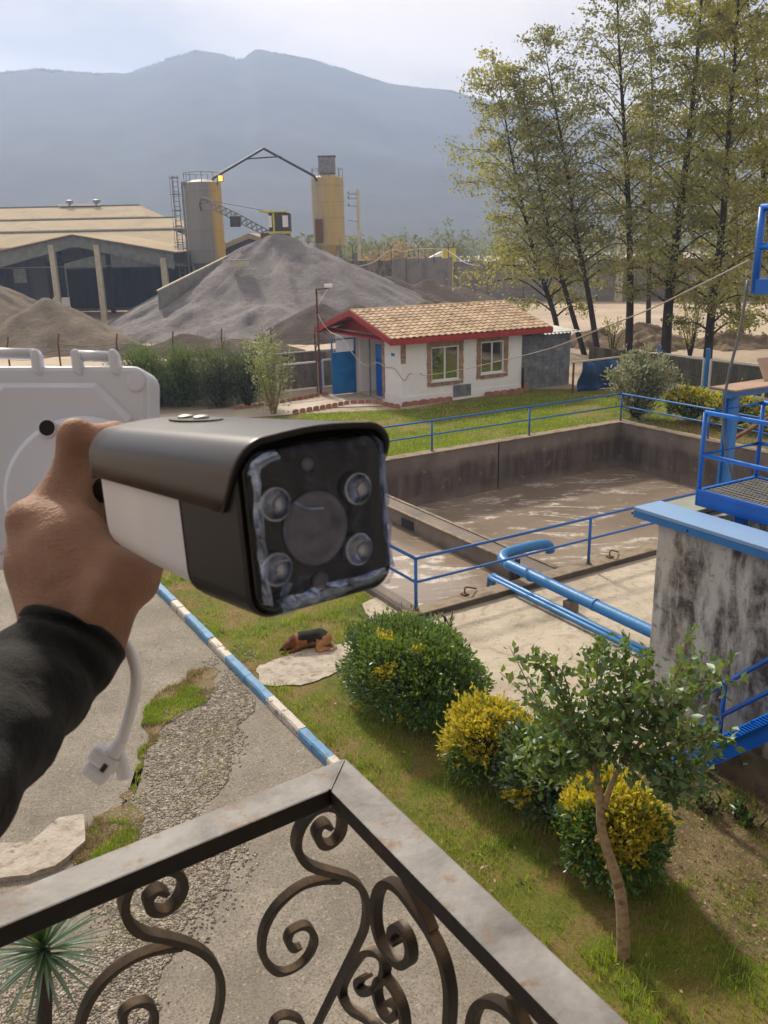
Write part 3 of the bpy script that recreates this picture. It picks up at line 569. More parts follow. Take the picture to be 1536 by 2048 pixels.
# tiles: shared meshes, wavy pantile
sl_ = np.array(H(0, rm, rz)) - np.array(H(0, rb0, ze)); Ls = np.linalg.norm(sl_); sl_ /= Ls; nrm_ = np.cross(hA, sl_); nrm_ /= np.linalg.norm(nrm_)
NC, NR = 27, 11; tw = (ra1 - ra0 - .02) / NC; tl = Ls / NR
def tile_mesh(sd_):
    r = random.Random(sd_); V = []; k = 6
    for q, (lift, y) in enumerate(((.05, -.02), (.018, tl * 1.02))):
        for i in range(k + 1):
            u = i / k; hz = .045 * (math.sin(u * 2 * PI - .6) * .5 + .5)
            V.append(hA * (u * tw * 1.03) + sl_ * y + nrm_ * (lift + hz + .004 * r.random()))
    n = k + 1; V2 = V + [v - nrm_ * .02 for v in V[:n]]
    fs = [(i, i + 1, n + i + 1, n + i) for i in range(k)] + [(2 * n + i, 2 * n + i + 1, i + 1, i) for i in range(k)]
    me = bpy.data.meshes.new('tile'); me.from_pydata([tuple(v) for v in V2], [], fs); me.materials.append(MT['tile']); me.update(); return me
tms = [tile_mesh(i) for i in range(4)]
for r_ in range(NR):
    for c_ in range(NC):
        o = bpy.data.objects.new('tile', tms[(r_ * 7 + c_ * 3) % 4]); COL.objects.link(o); o.parent = roof
        p = H(ra0 + .01 + c_ * tw, rb0, ze + tk) + sl_ * (r_ * tl) + nrm_ * .006 * random.random() - wloc(roof)
        o.location = Vector(p); o.rotation_euler = (0, 0, random.uniform(-.015, .015))
for j in range(22):
    L_ = (ra1 - ra0) / 22; m = MB(); a0 = ra0 + j * L_
    V = []
    for a_ in (a0 - .02, a0 + L_):
        for k in range(7):
            an = PI * k / 6; V.append(H(a_, rm + .13 * math.cos(an), rz + .03 + .1 * math.sin(an) + (.012 if a_ < a0 else 0)))
    m.add(V, [(k, k + 1, k + 8, k + 7) for k in range(6)] + [tuple(range(6, -1, -1)), tuple(range(7, 14))]).build('ridge_tile', MT['tile'], roof, smooth=False)
m = MB(); m.tube([H(HL + .05, -.06, z) for z in (.05, .5, 1.05)], .05, 8); m.build('drain_pipe', MT['black'], house)
hbox(MB(), 2.55, 3.45, -.05, -.021, .12, .62).build('hatch_cover', MT['cblock'], house)
# clay edging along the foot of the walls and beside the path
edge = thing('garden_edging', H(3, -.2), 'low red clay edging tiles along the foot of the white wall', 'edging')
def etile(p, d, par, w=.26, h=.2):
    d = np.asarray(d) / np.linalg.norm(d); n = np.array([-d[1], d[0], 0]); pts = [p - d * w / 2, p + d * w / 2]
    V = [p - d * w / 2 + [0, 0, -.03]] + [p + d * w / 2 * math.cos(a) * -1 + np.array([0, 0, h * .72 + h * .28 * math.sin(a)]) for a in np.linspace(0, PI, 6)] + [p + d * w / 2 + [0, 0, -.03]]
    MB().prism(V, n * .045).build('edging_tile', MT['edging'], par, bevel=.006)
for a in np.arange(.1, 6.2, .42):
    if 2.4 < a < 3.9: continue
    etile(H(a, -.2), hA, edge, .4, .2 + .02 * random.random())
etile(H(6.45, -.1), hA, edge, .3, .42)
edge2 = thing('garden_edging', G(600, 826), 'scalloped dark clay edging between the lawn and the house path', 'edging')
ep = [G(585, 829), G(640, 820), G(700, 809), G(745, 808), G(800, 818)]
for q in range(len(ep) - 1):
    L_ = np.linalg.norm(ep[q + 1] - ep[q]); k = int(L_ / .3)
    for j in range(k): etile(ep[q] + (ep[q + 1] - ep[q]) * (j + .5) / k, ep[q + 1] - ep[q], edge2, .28, .19)
edge3 = thing('garden_edging', G(600, 796), 'clay edging running beneath the mesh fence beyond the house path', 'edging')
ep = [G(470, 822), G(560, 808), G(640, 792), G(662, 790)]
for q in range(len(ep) - 1):
    L_ = np.linalg.norm(ep[q + 1] - ep[q]); k = int(L_ / .32)
    for j in range(k): etile(ep[q] + (ep[q + 1] - ep[q]) * (j + .5) / k, ep[q + 1] - ep[q], edge3, .3, .17)
# ------------------------------------------------------------------ grey block lean-to
shed = thing('block_store', H(7.8, 1.5), 'low grey concrete block store with tin roof against the white house', 'shed')
s0, s1, sb = 6.24, 9.3, .35; bh, bw = .2, .41; nz = 12
hbox(MB(), s0, s1 - .01, sb + .012, sb + .16, -.05, nz * bh).build('wall', MT['mortar'], shed)
hbox(MB(), s1 - .16, s1, sb + .17, 4.0, -.05, nz * bh).build('wall', MT['mortar'], shed); hbox(MB(), s0, s1 - .17, 3.85, 3.99, -.05, nz * bh).build('wall', MT['mortar'], shed)
for r_ in range(nz):
    off = 0 if r_ % 2 else -bw / 2; a = s0 + off
    while a < s1:
        a0 = max(a, s0) + .006; a1 = min(a + bw, s1) - .006
        if a1 - a0 > .06: hbox(MB(), a0, a1, sb - .006 * random.random(), sb + .02, r_ * bh + .006, (r_ + 1) * bh - .006).build('block', MT['cblock'], shed)
        a += bw
m = MB(); V = []; nn_ = 64
for i in range(nn_ + 1):
    a = s0 - .05 + (s1 + .45 - s0) * i / nn_; dz = .025 * math.sin(i * PI / 2)
    V += [H(a, sb - .45, 2.46 + dz), H(a, 4.2, 2.72 + dz)]
m.add(V, [(2 * i, 2 * i + 2, 2 * i + 3, 2 * i + 1) for i in range(nn_)]).build('tin_roof', MT['corr'], shed)
m = MB()
for b_ in (sb - .2, 2.0, 3.8): m.beam(H(s0, b_, 2.42 + .05 * (b_ > 0)), H(s1 + .3, b_, 2.42 + .05 * (b_ > 0)), .06, .06)
m.build('rafter', MT['rust'], shed)
# ------------------------------------------------------------------ boundary wall on the left, barbed posts
WB = 25.0
wl = thing('boundary_wall', Y(6, WB), 'weathered dark boundary wall behind the conifers with bent barbed wire posts', 'wall')
a_ = -24.0
while a_ < 13.0:
    MB().ybox(a_ + .006, a_ + 2.494, WB, WB + .18, -.05, 1.62 + .03 * random.random()).build('panel', MT['nearwall'], wl); a_ += 2.5
MB().ybox(-24, 13, WB - .04, WB + .22, 1.66, 1.72).build('coping', MT['farwall'], wl)
posts = []
for px, py in ((238, 668), (350, 664), (447, 658), (545, 655), (632, 652), (122, 668), (20, 676)):
    p = PV(px, 735, Y(0, WB + .1), YB); a_ = yv(p)[0]
    zt = PV(px, py, Y(0, WB + .1), YB)[2]
    m = MB(); m.tube([Y(a_, WB + .1, 1.5), Y(a_, WB + .1, zt - .35), Y(a_ + .12, WB + .3, zt)], .035, 6); m.build('barbed_post', MT['rust'], wl); posts.append((a_, zt))
posts.sort()
for k in range(3):
    m = MB(); path = []
    for i in range(len(posts) - 1):
        (a0, z0), (a1, z1) = posts[i], posts[i + 1]
        for j in range(6):
            u = j / 6; path.append(Y(a0 + (a1 - a0) * u, WB + .1, (z0 + (z1 - z0) * u) - .4 - .22 * k - .1 * math.sin(PI * u)))
    m.tube(path, .006, 4).build('barbed_wire', MT['rust'], wl)
# mesh fence panels
def mesh_panel(p0, p1, z0, z1, label):
    p0 = np.asarray(p0, float); p1 = np.asarray(p1, float); L_ = np.linalg.norm(p1 - p0); d = (p1 - p0) / L_; up = np.array([0, 0, 1.])
    t_ = thing('mesh_fence', (p0 + p1) / 2, label, 'fence', 'mesh fence panels')
    m = MB(); m.beam(p0 + up * z0, p1 + up * z0, .07, .075); m.beam(p0 + up * z1, p1 + up * z1, .07, .075); m.beam(p0 + up * z0, p0 + up * z1, .075, .07, d); m.beam(p1 + up * z0, p1 + up * z1, .075, .07, d)
    m.build('frame', MT['mesh_white'], t_)
    m = MB(); n = int(L_ / .085)
    for i in range(1, n): m.beam(p0 + d * L_ * i / n + up * (z0 + .02), p0 + d * L_ * i / n + up * (z1 - .02), .009, .009, d)
    n = int((z1 - z0) / .085)
    for i in range(1, n): m.beam(p0 + up * (z0 + (z1 - z0) * i / n), p1 + up * (z0 + (z1 - z0) * i / n), .009, .009)
    m.build('wire_mesh', MT['wire'], t_, kind='stuff'); return t_
def bpost(p, z, label, r=.06):
    t_ = thing('fence_post', p, label, 'post', 'blue fence posts'); m = MB(); m.tube([np.asarray(p) + [0, 0, -.05], np.asarray(p) + [0, 0, z]], r, 10); m.build('tube', MT['blue_old'], t_)
    MB().lathe(np.asarray(p) + [0, 0, z + .001], [(r * 1.15, 0), (r * 1.15, .03), (r * .5, .06)], 10).build('cap', MT['blue_old'], t_)
fa = lambda x, b: yv(PV(x, 780, Y(0, b), YB))[0]
FB = 23.2
a0, a1, a2 = fa(556, FB), fa(636, FB), fa(647, FB)
mesh_panel(Y(a0, FB), Y(a1, FB), .28, 1.45, 'white framed mesh panel beside the small olive tree')
mesh_panel(Y(a2, FB), Y(a2 + 2.2, FB), .28, 1.5, 'white framed mesh panel partly behind the open blue door')
mesh_panel(Y(a0 - 3.0, FB), Y(a0 - .5, FB), .28, 1.45, 'white framed mesh panel behind the feathery conifers')
bpost(Y(a0 - .25, FB), 1.75, 'blue fence post behind the small olive tree'); bpost(Y((a1 + a2) / 2, FB), 1.95, 'blue fence post next to the thin red mast')
# thin mast with a small camera
mp_ = Y(fa(641, FB - .15), FB - .15); ms = thing('camera_mast', mp_, 'thin rusty red mast by the house carrying a small white camera', 'mast')
zt = PV(635, 577, mp_, YB)[2]
MB().tube([mp_, mp_ + [0, 0, zt]], .045, 8).build('pole', MT['rust'], ms)
MB().beam(mp_ + [0, 0, zt - .03], mp_ + YA * .62 + [0, 0, zt - .02], .05, .05).build('arm', MT['rust'], ms)
m = MB(); m.box(mp_ + YA * .6 + [0, 0, zt + .1], (.34, .16, .15), YA, YB); m.build('small_camera', MT['pvc'], ms, bevel=.02)
m = MB(); m.tube([mp_ + YA * -.15, mp_ + YA * -.15 + [0, 0, 2.1], mp_ + YA * .02 + [0, 0, 2.35]], .035, 6); m.build('stay', MT['rust'], ms)
wr = thing('loose_cable', mp_ + [0, 0, zt], 'pale loose cable drooping from the mast to the house door', 'cable')
pts = [mp_ + YA * .6 + [0, 0, zt], mp_ + [0, 0, zt - .9], mp_ + YA * .35 - YB * .3 + [0, 0, zt - 1.8], H(-1.0, 3.4, 2.6), H(-.9, 2.6, 2.0), H(-.5, 2.2, 1.5), H(-.12, 1.9, 1.62), H(-.06, 1.2, 1.5)]
def smooth_path(P, k=6):
    P = np.asarray(P, float); Q = np.concatenate([[2 * P[0] - P[1]], P, [2 * P[-1] - P[-2]]]); out = []
    for i in range(1, len(Q) - 2):
        p0, p1, p2, p3 = Q[i - 1], Q[i], Q[i + 1], Q[i + 2]
        for j in range(k):
            t_ = j / k; out.append(.5 * ((2 * p1) + (-p0 + p2) * t_ + (2 * p0 - 5 * p1 + 4 * p2 - p3) * t_ ** 2 + (-p0 + 3 * p1 - 3 * p2 + p3) * t_ ** 3))
    out.append(P[-1]); return np.array(out)
MB().tube(smooth_path(pts), .017, 6).build('cable', MT['whitewire'], wr)
# ------------------------------------------------------------------ right-hand fence, retaining wall
rw = thing('retaining_wall', Y(25, 8), 'mossy low retaining wall behind the mesh fence under the tall trees', 'wall')
RA = 24.6
b_ = -6.0
while b_ < 21:
    MB().ybox(RA, RA + .25, b_ + .006, b_ + 2.994, -.05, 1.2 + .06 * random.random()).build('panel', MT['mossy'], rw); b_ += 3.0
FA = 22.6
fb = lambda x: yv(PV(x, 780, Y(FA, 0), YA))[1]
b0, b1, b2 = fb(1322), fb(1403), fb(1417)
mesh_panel(Y(FA, b0), Y(FA, b1), .35, 1.62, 'white framed mesh panel right of the silvery shrub')
mesh_panel(Y(FA, b2), Y(FA, b2 - 2.6), .35, 1.62, 'white framed mesh panel below the dark evergreen')
bpost(Y(FA, (b1 + b2) / 2), 2.0, 'blue fence post between two white mesh panels', .09); bpost(Y(FA, b0 + .25), 1.95, 'blue fence post behind the silvery shrub')
# blue tarpaulin heap and junk beyond the store
tp = G(1195, 782); tr = thing('tarpaulin', tp, 'crumpled dark blue tarpaulin hung on a rail beside the grey store', 'tarpaulin')
V = []; nx_, nz_ = 16, 10
for j in range(nz_):
    for i in range(nx_):
        u = i / (nx_ - 1); v = j / (nz_ - 1); p = tp + YA * (-.9 + 2.2 * u) + np.array([0, 0, 1.35 * v + .02]) + YB * (.12 * math.sin(u * 11 + v * 3) + .1 * math.sin(v * 7) + .25 * (1 - v)); V.append(p)
fs = [(j * nx_ + i, j * nx_ + i + 1, (j + 1) * nx_ + i + 1, (j + 1) * nx_ + i) for j in range(nz_ - 1) for i in range(nx_ - 1)]
o = MB().add(V, fs).build('sheet', MT['tarp'], tr, smooth=True); q = o.modifiers.new('thick', 'SOLIDIFY'); q.thickness = .02
m = MB(); m.beam(tp + YA * -1.6 + [0, 0, 1.4], tp + YA * 2.0 + [0, 0, 1.42], .08, .06); m.build('rail', MT['shed_conc'], tr)
m = MB()
for u in (-1.5, 1.9): m.tube([tp + YA * u, tp + YA * u + [0, 0, 1.37]], .05, 6)
m.build('post', MT['rust'], tr)
# ------------------------------------------------------------------ blue railings round the tank
def railing(name, pts, zs, label, posts, base, mat='rail_blue', r=.03, z=None):
    t_ = thing(name, base, label, 'railing')
    for h in zs:
        MB().tube([np.asarray(p) + [0, 0, h] for p in pts], r if h == max(zs) else r * .85, 8).build('rail', MT[mat], t_, smooth=True)
    for p in posts:
        q = np.asarray(p, float); m = MB(); m.tube([q + [0, 0, -.02], q + [0, 0, max(zs) - .02]], r * 1.05, 8); po = m.build('post', MT[mat], t_, smooth=True)
        MB().lathe(q + [0, 0, .003], [(.06, 0), (.06, .012), (.035, .02)], 10).build('foot', MT['rust'], po)
    return t_
zc = zr + .035
def rpt(a, b): return Y(a, b, zc)
fp = [rpt(a, 10.06) for a in (-.02, 3.6, 7.35, 11.35, 15.67)]
railing('tank_railing', [fp[0], fp[-1]], (.53, .98), 'blue tubular railing along the lawn side of the tank', fp[1:], Y(7, 10.06))
rp = [rpt(15.67, b) for b in (10.06, 6.2, 2.6, -.2)]
railing('tank_railing', [rp[0], rp[-1]], (.53, .98), 'blue tubular railing along the yellow hedge side of the tank', rp[1:], Y(15.67, 5))
npst = [rpt(a, -.18) for a in (0.0, 4.22, 7.6)]
railing('tank_railing', [npst[0], npst[-1]], (.53, .98), 'blue tubular railing crossing above the big blue pipes', npst, Y(4, -.18))
lp = [rpt(0, b) for b in (-.18, 3.5, 7.0, 10.06)]
railing('tank_railing', [lp[0], lp[-1]], (.53, .98), 'blue tubular railing along the narrow end of the tank', lp[1:], Y(0, 5))
# ------------------------------------------------------------------ pipes
pb = thing('water_pipe', Y(2.4, -2.5), 'thick blue water pipe bending over the tank divider', 'pipe')
arc = [Y(2.42, -5.1, .36), Y(2.42, -3, .37), Y(2.42, -.1, .4), Y(2.42, .22, .41), Y(2.48, .44, .43), Y(2.64, .58, .45), Y(2.86, .62, .46), Y(3.4, .63, .46), Y(3.72, .63, .44), Y(3.86, .63, .37), Y(3.9, .63, .24)]
MB().tube(smooth_path(arc, 5), .105, 18).build('pipe', MT['pipe'], pb, smooth=True)
m = MB()
for b in (-2.2, -.5): m.tube([Y(2.42, b - .02, .385), Y(2.42, b + .02, .385)], .116, 18)
m.build('joint', MT['pipe'], pb, smooth=False)
for b in (-4.2, -1.6): MB().ybox(2.3, 2.54, b - .08, b + .08, .03, .26).build('support', MT['rim'], pb)
MB().ybox(2.6, 2.68, .3, .38, -.45, .4).build('bracket', MT['dark_steel'], pb); MB().ybox(2.75, 2.82, .3, .38, -.45, .4).build('bracket', MT['dark_steel'], pb)
pc = thing('water_pipe', Y(2.1, -2.5), 'thinner twin blue pipes lying beside the thick pipe', 'pipe')
for a, r in ((2.2, .05), (2.08, .042)): MB().tube([Y(a, -5.1, .12), Y(a, -2.5, .13), Y(a, .25, .15), Y(a + .08, .45, .12), Y(a + .1, .5, -.1)], r, 12).build('pipe', MT['pipe'], pc, smooth=True)
for a, b in ((1.15, -.1), (4.85, -.15)):
    t_ = thing('rusty_bracket', Y(a, b, .15), {1.15: 'rusty bent hook on the rim left of the pipes', 4.85: 'rusty tap bracket on the rim near the concrete tower', 2.9: 'rusty bar lying on the rim just beside the pipe joint'}[a], 'bracket', 'rusty hooks on the rim')
    MB().tube(smooth_path([Y(a, b, .16), Y(a, b, .28), Y(a + .06, b, .29), Y(a + .2, b + .04, .23), Y(a + .32, b + .07, .18)]), .016, 6).build('hook', MT['rust'], t_); MB().ybox(a - .06, a + .06, b - .06, b + .06, .155, .18).build('base', MT['rust'], t_)
# ------------------------------------------------------------------ concrete tower
BZ = 2.98; BA = .6; BB = -5.02
tw_ = thing('concrete_tower', Y(2.5, -8), 'tall whitewashed concrete tank wall streaked with black mould', 'tank')
MB().ybox(BA, BA + .3, -13, BB, -.05, BZ).build('wall', MT['blockwall'], tw_, bevel=.02)
MB().ybox(BA + .302, 6.0, BB - .3, BB, -.05, BZ).build('wall', MT['blockwall'], tw_, bevel=.02)
MB().ybox(5.7, 6.0, -13, BB - .302, -.05, BZ).build('wall', MT['blockwall'], tw_, bevel=.02)
MB().ybox(BA + .302, 5.698, -13, BB - .302, 1.9, 2.0).build('cover', MT['dark_steel'], tw_)
MB().ybox(BA - .06, BA - .001, -13, BB - .4, -.04, .5).build('footing', MT['rim'], tw_, bevel=.02)
ch = thing('edge_channel', Y(.8, -8, 3), 'pale faded blue steel channel capping the tower wall', 'beam')
MB().ybox(BA - .14, BA + .36, -13, BB + .3, 3.09, 3.14).build('top_flange', MT['blue_pale'], ch, bevel=.006)
MB().ybox(BA - .14, BA - .11, -13, BB + .3, 3.0, 3.088).build('web', MT['blue_old'], ch); MB().ybox(BA - .03, BA + .3, -13, BB - .002, 2.985, 3.088).build('bearer', MT['blue_old'], ch)
for b in (-4.7, -5.6): MB().tube([Y(BA - .145, b, 3.045), Y(BA - .138, b, 3.045)], .016, 8).build('bolt', MT['black'], ch)
bm_ = thing('edge_beam', Y(3, -4.8, 3), 'grey green flat beam along the far edge of the tower', 'beam')
MB().ybox(.98, 6, BB - .12, BB + .38, 3.0, 3.06).build('flange', MT['plate'], bm_); MB().ybox(.98, 6, BB + .0, BB + .04, 2.985, 2.998).build('web', MT['dark_steel'], bm_)
# platform on the tower
pf = thing('access_platform', Y(2, -7, 3.1), 'bright blue steel platform with grating deck and tube guard rail', 'platform')
p0a, p1a, p0b, p1b, dz = 1.15, 2.35, -9.5, -5.12, 3.34
MB().ybox(p0a, p0a + .05, p0b, p1b, dz - .2, dz + .02).build('fascia', MT['blue'], pf, bevel=.006); MB().ybox(p1a - .05, p1a, p0b, p1b, dz - .2, dz + .02).build('fascia', MT['blue'], pf, bevel=.006)
MB().ybox(p0a + .052, p1a - .052, p1b - .05, p1b - .002, dz - .2, dz + .018).build('fascia', MT['blue'], pf)
MB().ybox(p0a - .03, p0a - .001, p0b, p1b - .05, dz - .012, dz + .03).build('trim', MT['blue'], pf)
m = MB()
b = p0b + .05
while b < p1b - .06: m.ybox(p0a + .052, p1a - .052, b, b + .012, dz - .03, dz); b += .055
a = p0a + .1
while a < p1a - .08: m.ybox(a, a + .01, p0b, p1b - .055, dz - .028, dz + .003); a += .11
m.build('grating', MT['grate'], pf, kind='stuff')
pts = [(p0a + .025, -9.5), (p0a + .025, p1b - .03), (p1a - .025, p1b - .03), (p1a - .025, -9.5)]
for h in (.48, 1.03): MB().tube([Y(*q, dz + h) for q in pts], .028, 10).build('guard_rail', MT['blue'], pf, smooth=True)
for q in (pts[1], pts[2], (pts[1][0], -7.2), (pts[2][0], -7.2)): MB().tube([Y(*q, dz - .19), Y(*q, dz + 1.03)], .03, 10).build('post', MT['blue'], pf, smooth=True)
for b in (-5.75, -7.6): MB().ybox(p0a + .06, p0a + .2, b - .05, b + .05, 2.1, dz - .21).build('leg', MT['blue'], pf); MB().ybox(p1a - .2, p1a - .06, b - .05, b + .05, 2.1, dz - .21).build('leg', MT['blue'], pf)
mo = thing('pump_motor', Y(2.8, -5.4, 3.1), 'small blue pump motor with pale flange behind the platform', 'motor')
mc = Y(2.95, -5.25, 3.32); MB().lathe(mc - YA * .3, [(.05, 0), (.07, .02), (.07, .12), (.11, .13), (.11, .5), (.06, .56)], 14, YA).build('body', MT['blue'], mo, smooth=False)
MB().lathe(mc - YA * .36, [(.09, 0), (.09, .05)], 14, YA).build('flange', MT['plate'], mo); MB().tube([mc + [0, 0, .1], mc + [0, 0, .2]], .03, 8).build('valve', MT['black'], mo)
MB().ybox(2.6, 3.35, -5.36, -5.14, 3.062, 3.23).build('foot', MT['dark_steel'], mo)
# gantry behind the platform
ga = thing('gantry_frame', Y(4.4, -3.4), 'old blue steel gantry post with crossbeam under a brown sheet', 'frame')
gz = 4.02
for a in (3.98, 6.4): MB().ybox(a, a + .12, -3.46, -3.42, .03, gz).build('post', MT['blue_old'], ga); MB().ybox(a + .045, a + .075, -3.419, -3.3, .03, gz).build('web', MT['blue_old'], ga); MB().ybox(a, a + .12, -3.299, -3.26, .03, gz).build('flange', MT['blue_old'], ga)
MB().ybox(3.9, 6.6, -3.42, -3.28, gz + .002, gz + .14).build('crossbeam', MT['blue_old'], ga)
MB().ybox(3.8, 6.7, -3.6, -3.1, gz + .142, gz + .165).build('cover_sheet', MT['brownsheet'], ga)
MB().prism([Y(4.9, -3.3, gz + .167), Y(6.7, -3.3, gz + .167), Y(6.7, -2.9, gz + .46), Y(5.2, -2.9, gz + .46)], np.array([0, 0, .02])).build('tilted_sheet', MT['brownsheet'], ga)
MB().beam(Y(4.1, -3.36, 3.3), Y(6.4, -3.36, 3.95), .05, .05).build('brace', MT['rust'], ga)
# stair up the face of the tower
stt = thing('steel_stair', Y(.2, -6.6), 'blue steel stair with perforated treads climbing the concrete tower', 'stair')
SA0, SA1 = -.28, .42
def sp(x, y, a): return PV(x, y, Y(a, 0), YA)
ta, tb = sp(1345, 1535, SA0), sp(1536, 1448, SA0); ta_ = yv(ta); tb_ = yv(tb)
slope = (tb[2] - ta[2]) / (tb_[1] - ta_[1])
def sz(b): return ta[2] + slope * (b - ta_[1])
bs, be = ta_[1] + .25, tb_[1] - 1.6
for a in (SA0, SA1):
    m = MB(); m.prism([Y(a, bs, sz(bs) - .22), Y(a, be, sz(be) - .22), Y(a, be, sz(be)), Y(a, bs, sz(bs))], YA * .02); m.build('stringer', MT['blue'], stt)
    m = MB(); m.prism([Y(a - .06, bs, sz(bs) + .002), Y(a - .06, be, sz(be) + .002), Y(a - .06, be, sz(be) + .014), Y(a - .06, bs, sz(bs) + .014)], YA * .08); m.build('flange', MT['blue'], stt)
    m = MB(); m.prism([Y(a - .06, bs, sz(bs) - .234), Y(a - .06, be, sz(be) - .234), Y(a - .06, be, sz(be) - .222), Y(a - .06, bs, sz(bs) - .222)], YA * .08); m.build('flange', MT['blue'], stt)
n = int((bs - be) / .24)
for i in range(n):
    b = bs - .12 - i * .24; z = sz(b) + .03
    t_ = MB(); t_.ybox(SA0 + .03, SA1 - .01, b - .13, b - .11, z - .03, z); t_.ybox(SA0 + .03, SA1 - .01, b + .10, b + .12, z - .03, z)
    for k in range(12): a = SA0 + .06 + k * (SA1 - SA0 - .12) / 11; t_.ybox(a - .008, a + .008, b - .109, b + .099, z - .025, z - .001)
    t_.build('tread', MT['blue'], stt)
for h in (.48, .92): MB().tube([Y(SA1 + .0, bs - .05, sz(bs) + h), Y(SA1, be, sz(be) + h)], .03, 10).build('handrail', MT['blue'], stt, smooth=True)
b = bs - .35
while b > be: MB().tube([Y(SA1, b, sz(b) - .1), Y(SA1, b, sz(b) + .92)], .028, 10).build('post', MT['blue'], stt, smooth=True); b -= 1.35
MB().prism([Y(SA0 - .02, bs + .02, .0), Y(SA0 - .02, bs - .22, .0), Y(SA0 - .02, bs - .22, sz(bs - .2) - .05), Y(SA0 - .02, bs + .02, sz(bs) - .05)], YA * .02).build('foot_plate', MT['blue'], stt)
# upper platform at the head of the stair (its corner shows at the edge of the frame)
up_ = K(1500, 588, 9.6); ua, ub = yv(up_); uz = up_[2]
uf = thing('upper_platform', Y(ua + .6, ub - .6, 0), 'bright blue guard rail corner of a high platform above the stair', 'platform')
for (x0, x1, y0, y1) in ((ua, ua + .04, ub - 2.4, ub), (ua + .042, ua + 1.6, ub - .04, ub)): MB().ybox(x0, x1, y0, y1, uz, uz + .16).build('fascia', MT['blue'], uf, bevel=.006)
MB().ybox(ua + .042, ua + 1.6, ub - 2.4, ub - .042, uz + .04, uz + .07).build('deck', MT['grate'], uf)
for h in (.5, .9): MB().tube([Y(ua + .03, ub - 2.4, uz + h), Y(ua + .03, ub - .03, uz + h), Y(ua + 1.6, ub - .03, uz + h)], .038, 10).build('guard_rail', MT['blue'], uf, smooth=True)
for q in ((ua + .03, ub - .03), (ua + .03, ub - 1.6), (ua + 1.4, ub - .03)): MB().tube([Y(*q, uz + .02), Y(*q, uz + .9)], .04, 10).build('post', MT['blue'], uf, smooth=True)
for q in ((ua + 1.2, ub - .6), (ua + 1.2, ub - 2.2)): MB().tube([Y(*q, 0), Y(*q, uz + .03)], .07, 10).build('column', MT['blue'], uf, smooth=True)
# ropes
r0 = K(1500, 520, 9.6); r1 = H(2.9, -.06, 1.05)
rp_ = thing('slack_rope', r0, 'long slack rope strung from the high platform to the house window', 'rope')
pts = []
for x, y, d in ((1500, 520, 9.6), (1400, 570, 12.5), (1300, 618, 15.5), (1200, 658, 19), (1100, 697, 23), (1000, 722, 27), (920, 740, 31), (850, 751, 34.2)): pts.append(K(x, y, d))
pts += [H(.9, -.05, 1.28), H(.35, -.05, 1.3), H(.15, -.05, 1.05), H(-.05, -.05, 1.2), H(-.06, .5, 1.5), H(-.06, 1.2, 1.5)]
MB().tube(smooth_path(pts, 5), .013, 6).build('rope', MT['rope'], rp_)
hs = thing('hanging_hose', K(1490, 590, 9.7), 'grey hose hanging from the high platform down behind the gantry', 'hose')
MB().tube(smooth_path([K(1496, 560, 9.65), K(1480, 660, 9.9), K(1462, 730, 10.3), K(1450, 790, 10.8), K(1446, 835, 11.3), K(1452, 900, 11.7), K(1466, 960, 11.9)], 5), .018, 8).build('hose', MT['steel'], hs, smooth=True)
# ------------------------------------------------------------------ quarry yard: heaps
def heap(name, peaks, mat, label, group=None, res=.35, seed=1, rill=.5, rough=.25, cat='sand heap'):
    pk = np.array([p[:3] for p in peaks], float); sl = np.array([p[3] if len(p) > 3 else .55 for p in peaks]); rad = pk[:, 2] / sl + 1
    x0, x1 = (pk[:, 0] - rad).min(), (pk[:, 0] + rad).max(); y0, y1 = (pk[:, 1] - rad).min(), (pk[:, 1] + rad).max()
    nx_, ny_ = int((x1 - x0) / res) + 2, int((y1 - y0) / res) + 2
    X, Yy = np.meshgrid(np.linspace(x0, x1, nx_), np.linspace(y0, y1, ny_)); Z = np.full(X.shape, -5.0)
    for (px, py, h), s in zip(pk, sl):
        dx_, dy_ = X - px, Yy - py; r = np.hypot(dx_, dy_); an = np.arctan2(dy_, dx_)
        z = h - s * np.sqrt(r * r + .25) + s * .5 + (fbm(an * 5 + 9, r * .12, seed + 3, 3) - .5) * rill * np.clip(r / 4, 0, 1) + (fbm(an * 16 + 3, r * .06, seed + 5, 2) - .5) * rill * .55 * np.clip(r / 5, 0, 1)
        k = .9; hh = np.clip(.5 + .5 * (z - Z) / k, 0, 1); Z = Z * (1 - hh) + z * hh + k * hh * (1 - hh) * .5
    Z += (fbm(X * .7, Yy * .7, seed, 5) - .5) * rough * 2
    V = np.stack([X, Yy, np.maximum(Z, -.25)], -1).reshape(-1, 3); i = (np.arange(ny_ - 1)[:, None] * nx_ + np.arange(nx_ - 1)[None]).ravel()
    q = np.stack([i, i + 1, i + nx_ + 1, i + nx_], 1); keep = (Z.ravel()[q] > -.2).any(1); q = q[keep]
    used = np.unique(q); mp2 = np.zeros(len(V), int); mp2[used] = np.arange(len(used))
    return fastmesh(name, V[used], mp2[q], mat, None, True, loc=(pk[0, 0], pk[0, 1], 0), label=label, category=cat, **({'group': group} if group else {}))
def _t(o, **k): return o
_f0 = finish
def finish(name, me, mat, parent=None, smooth=False, bevel=0, loc=None, category=None, **t):
    if category: t['cat'] = category
    return _f0(name, me, mat, parent, smooth, bevel, loc, **t)
heap('sand_heap', [(-9, 83, 7.6, .49), (-6.6, 81.5, 6.5, .47), (-14.2, 71, 2.1, .28), (-8.8, 70, 2.2, .28), (-12.3, 78, 5.0, .46)], MT['sand_grey'], 'huge pale grey sand heap with a crane cab on its peak', seed=3, rill=1.2, rough=.10)
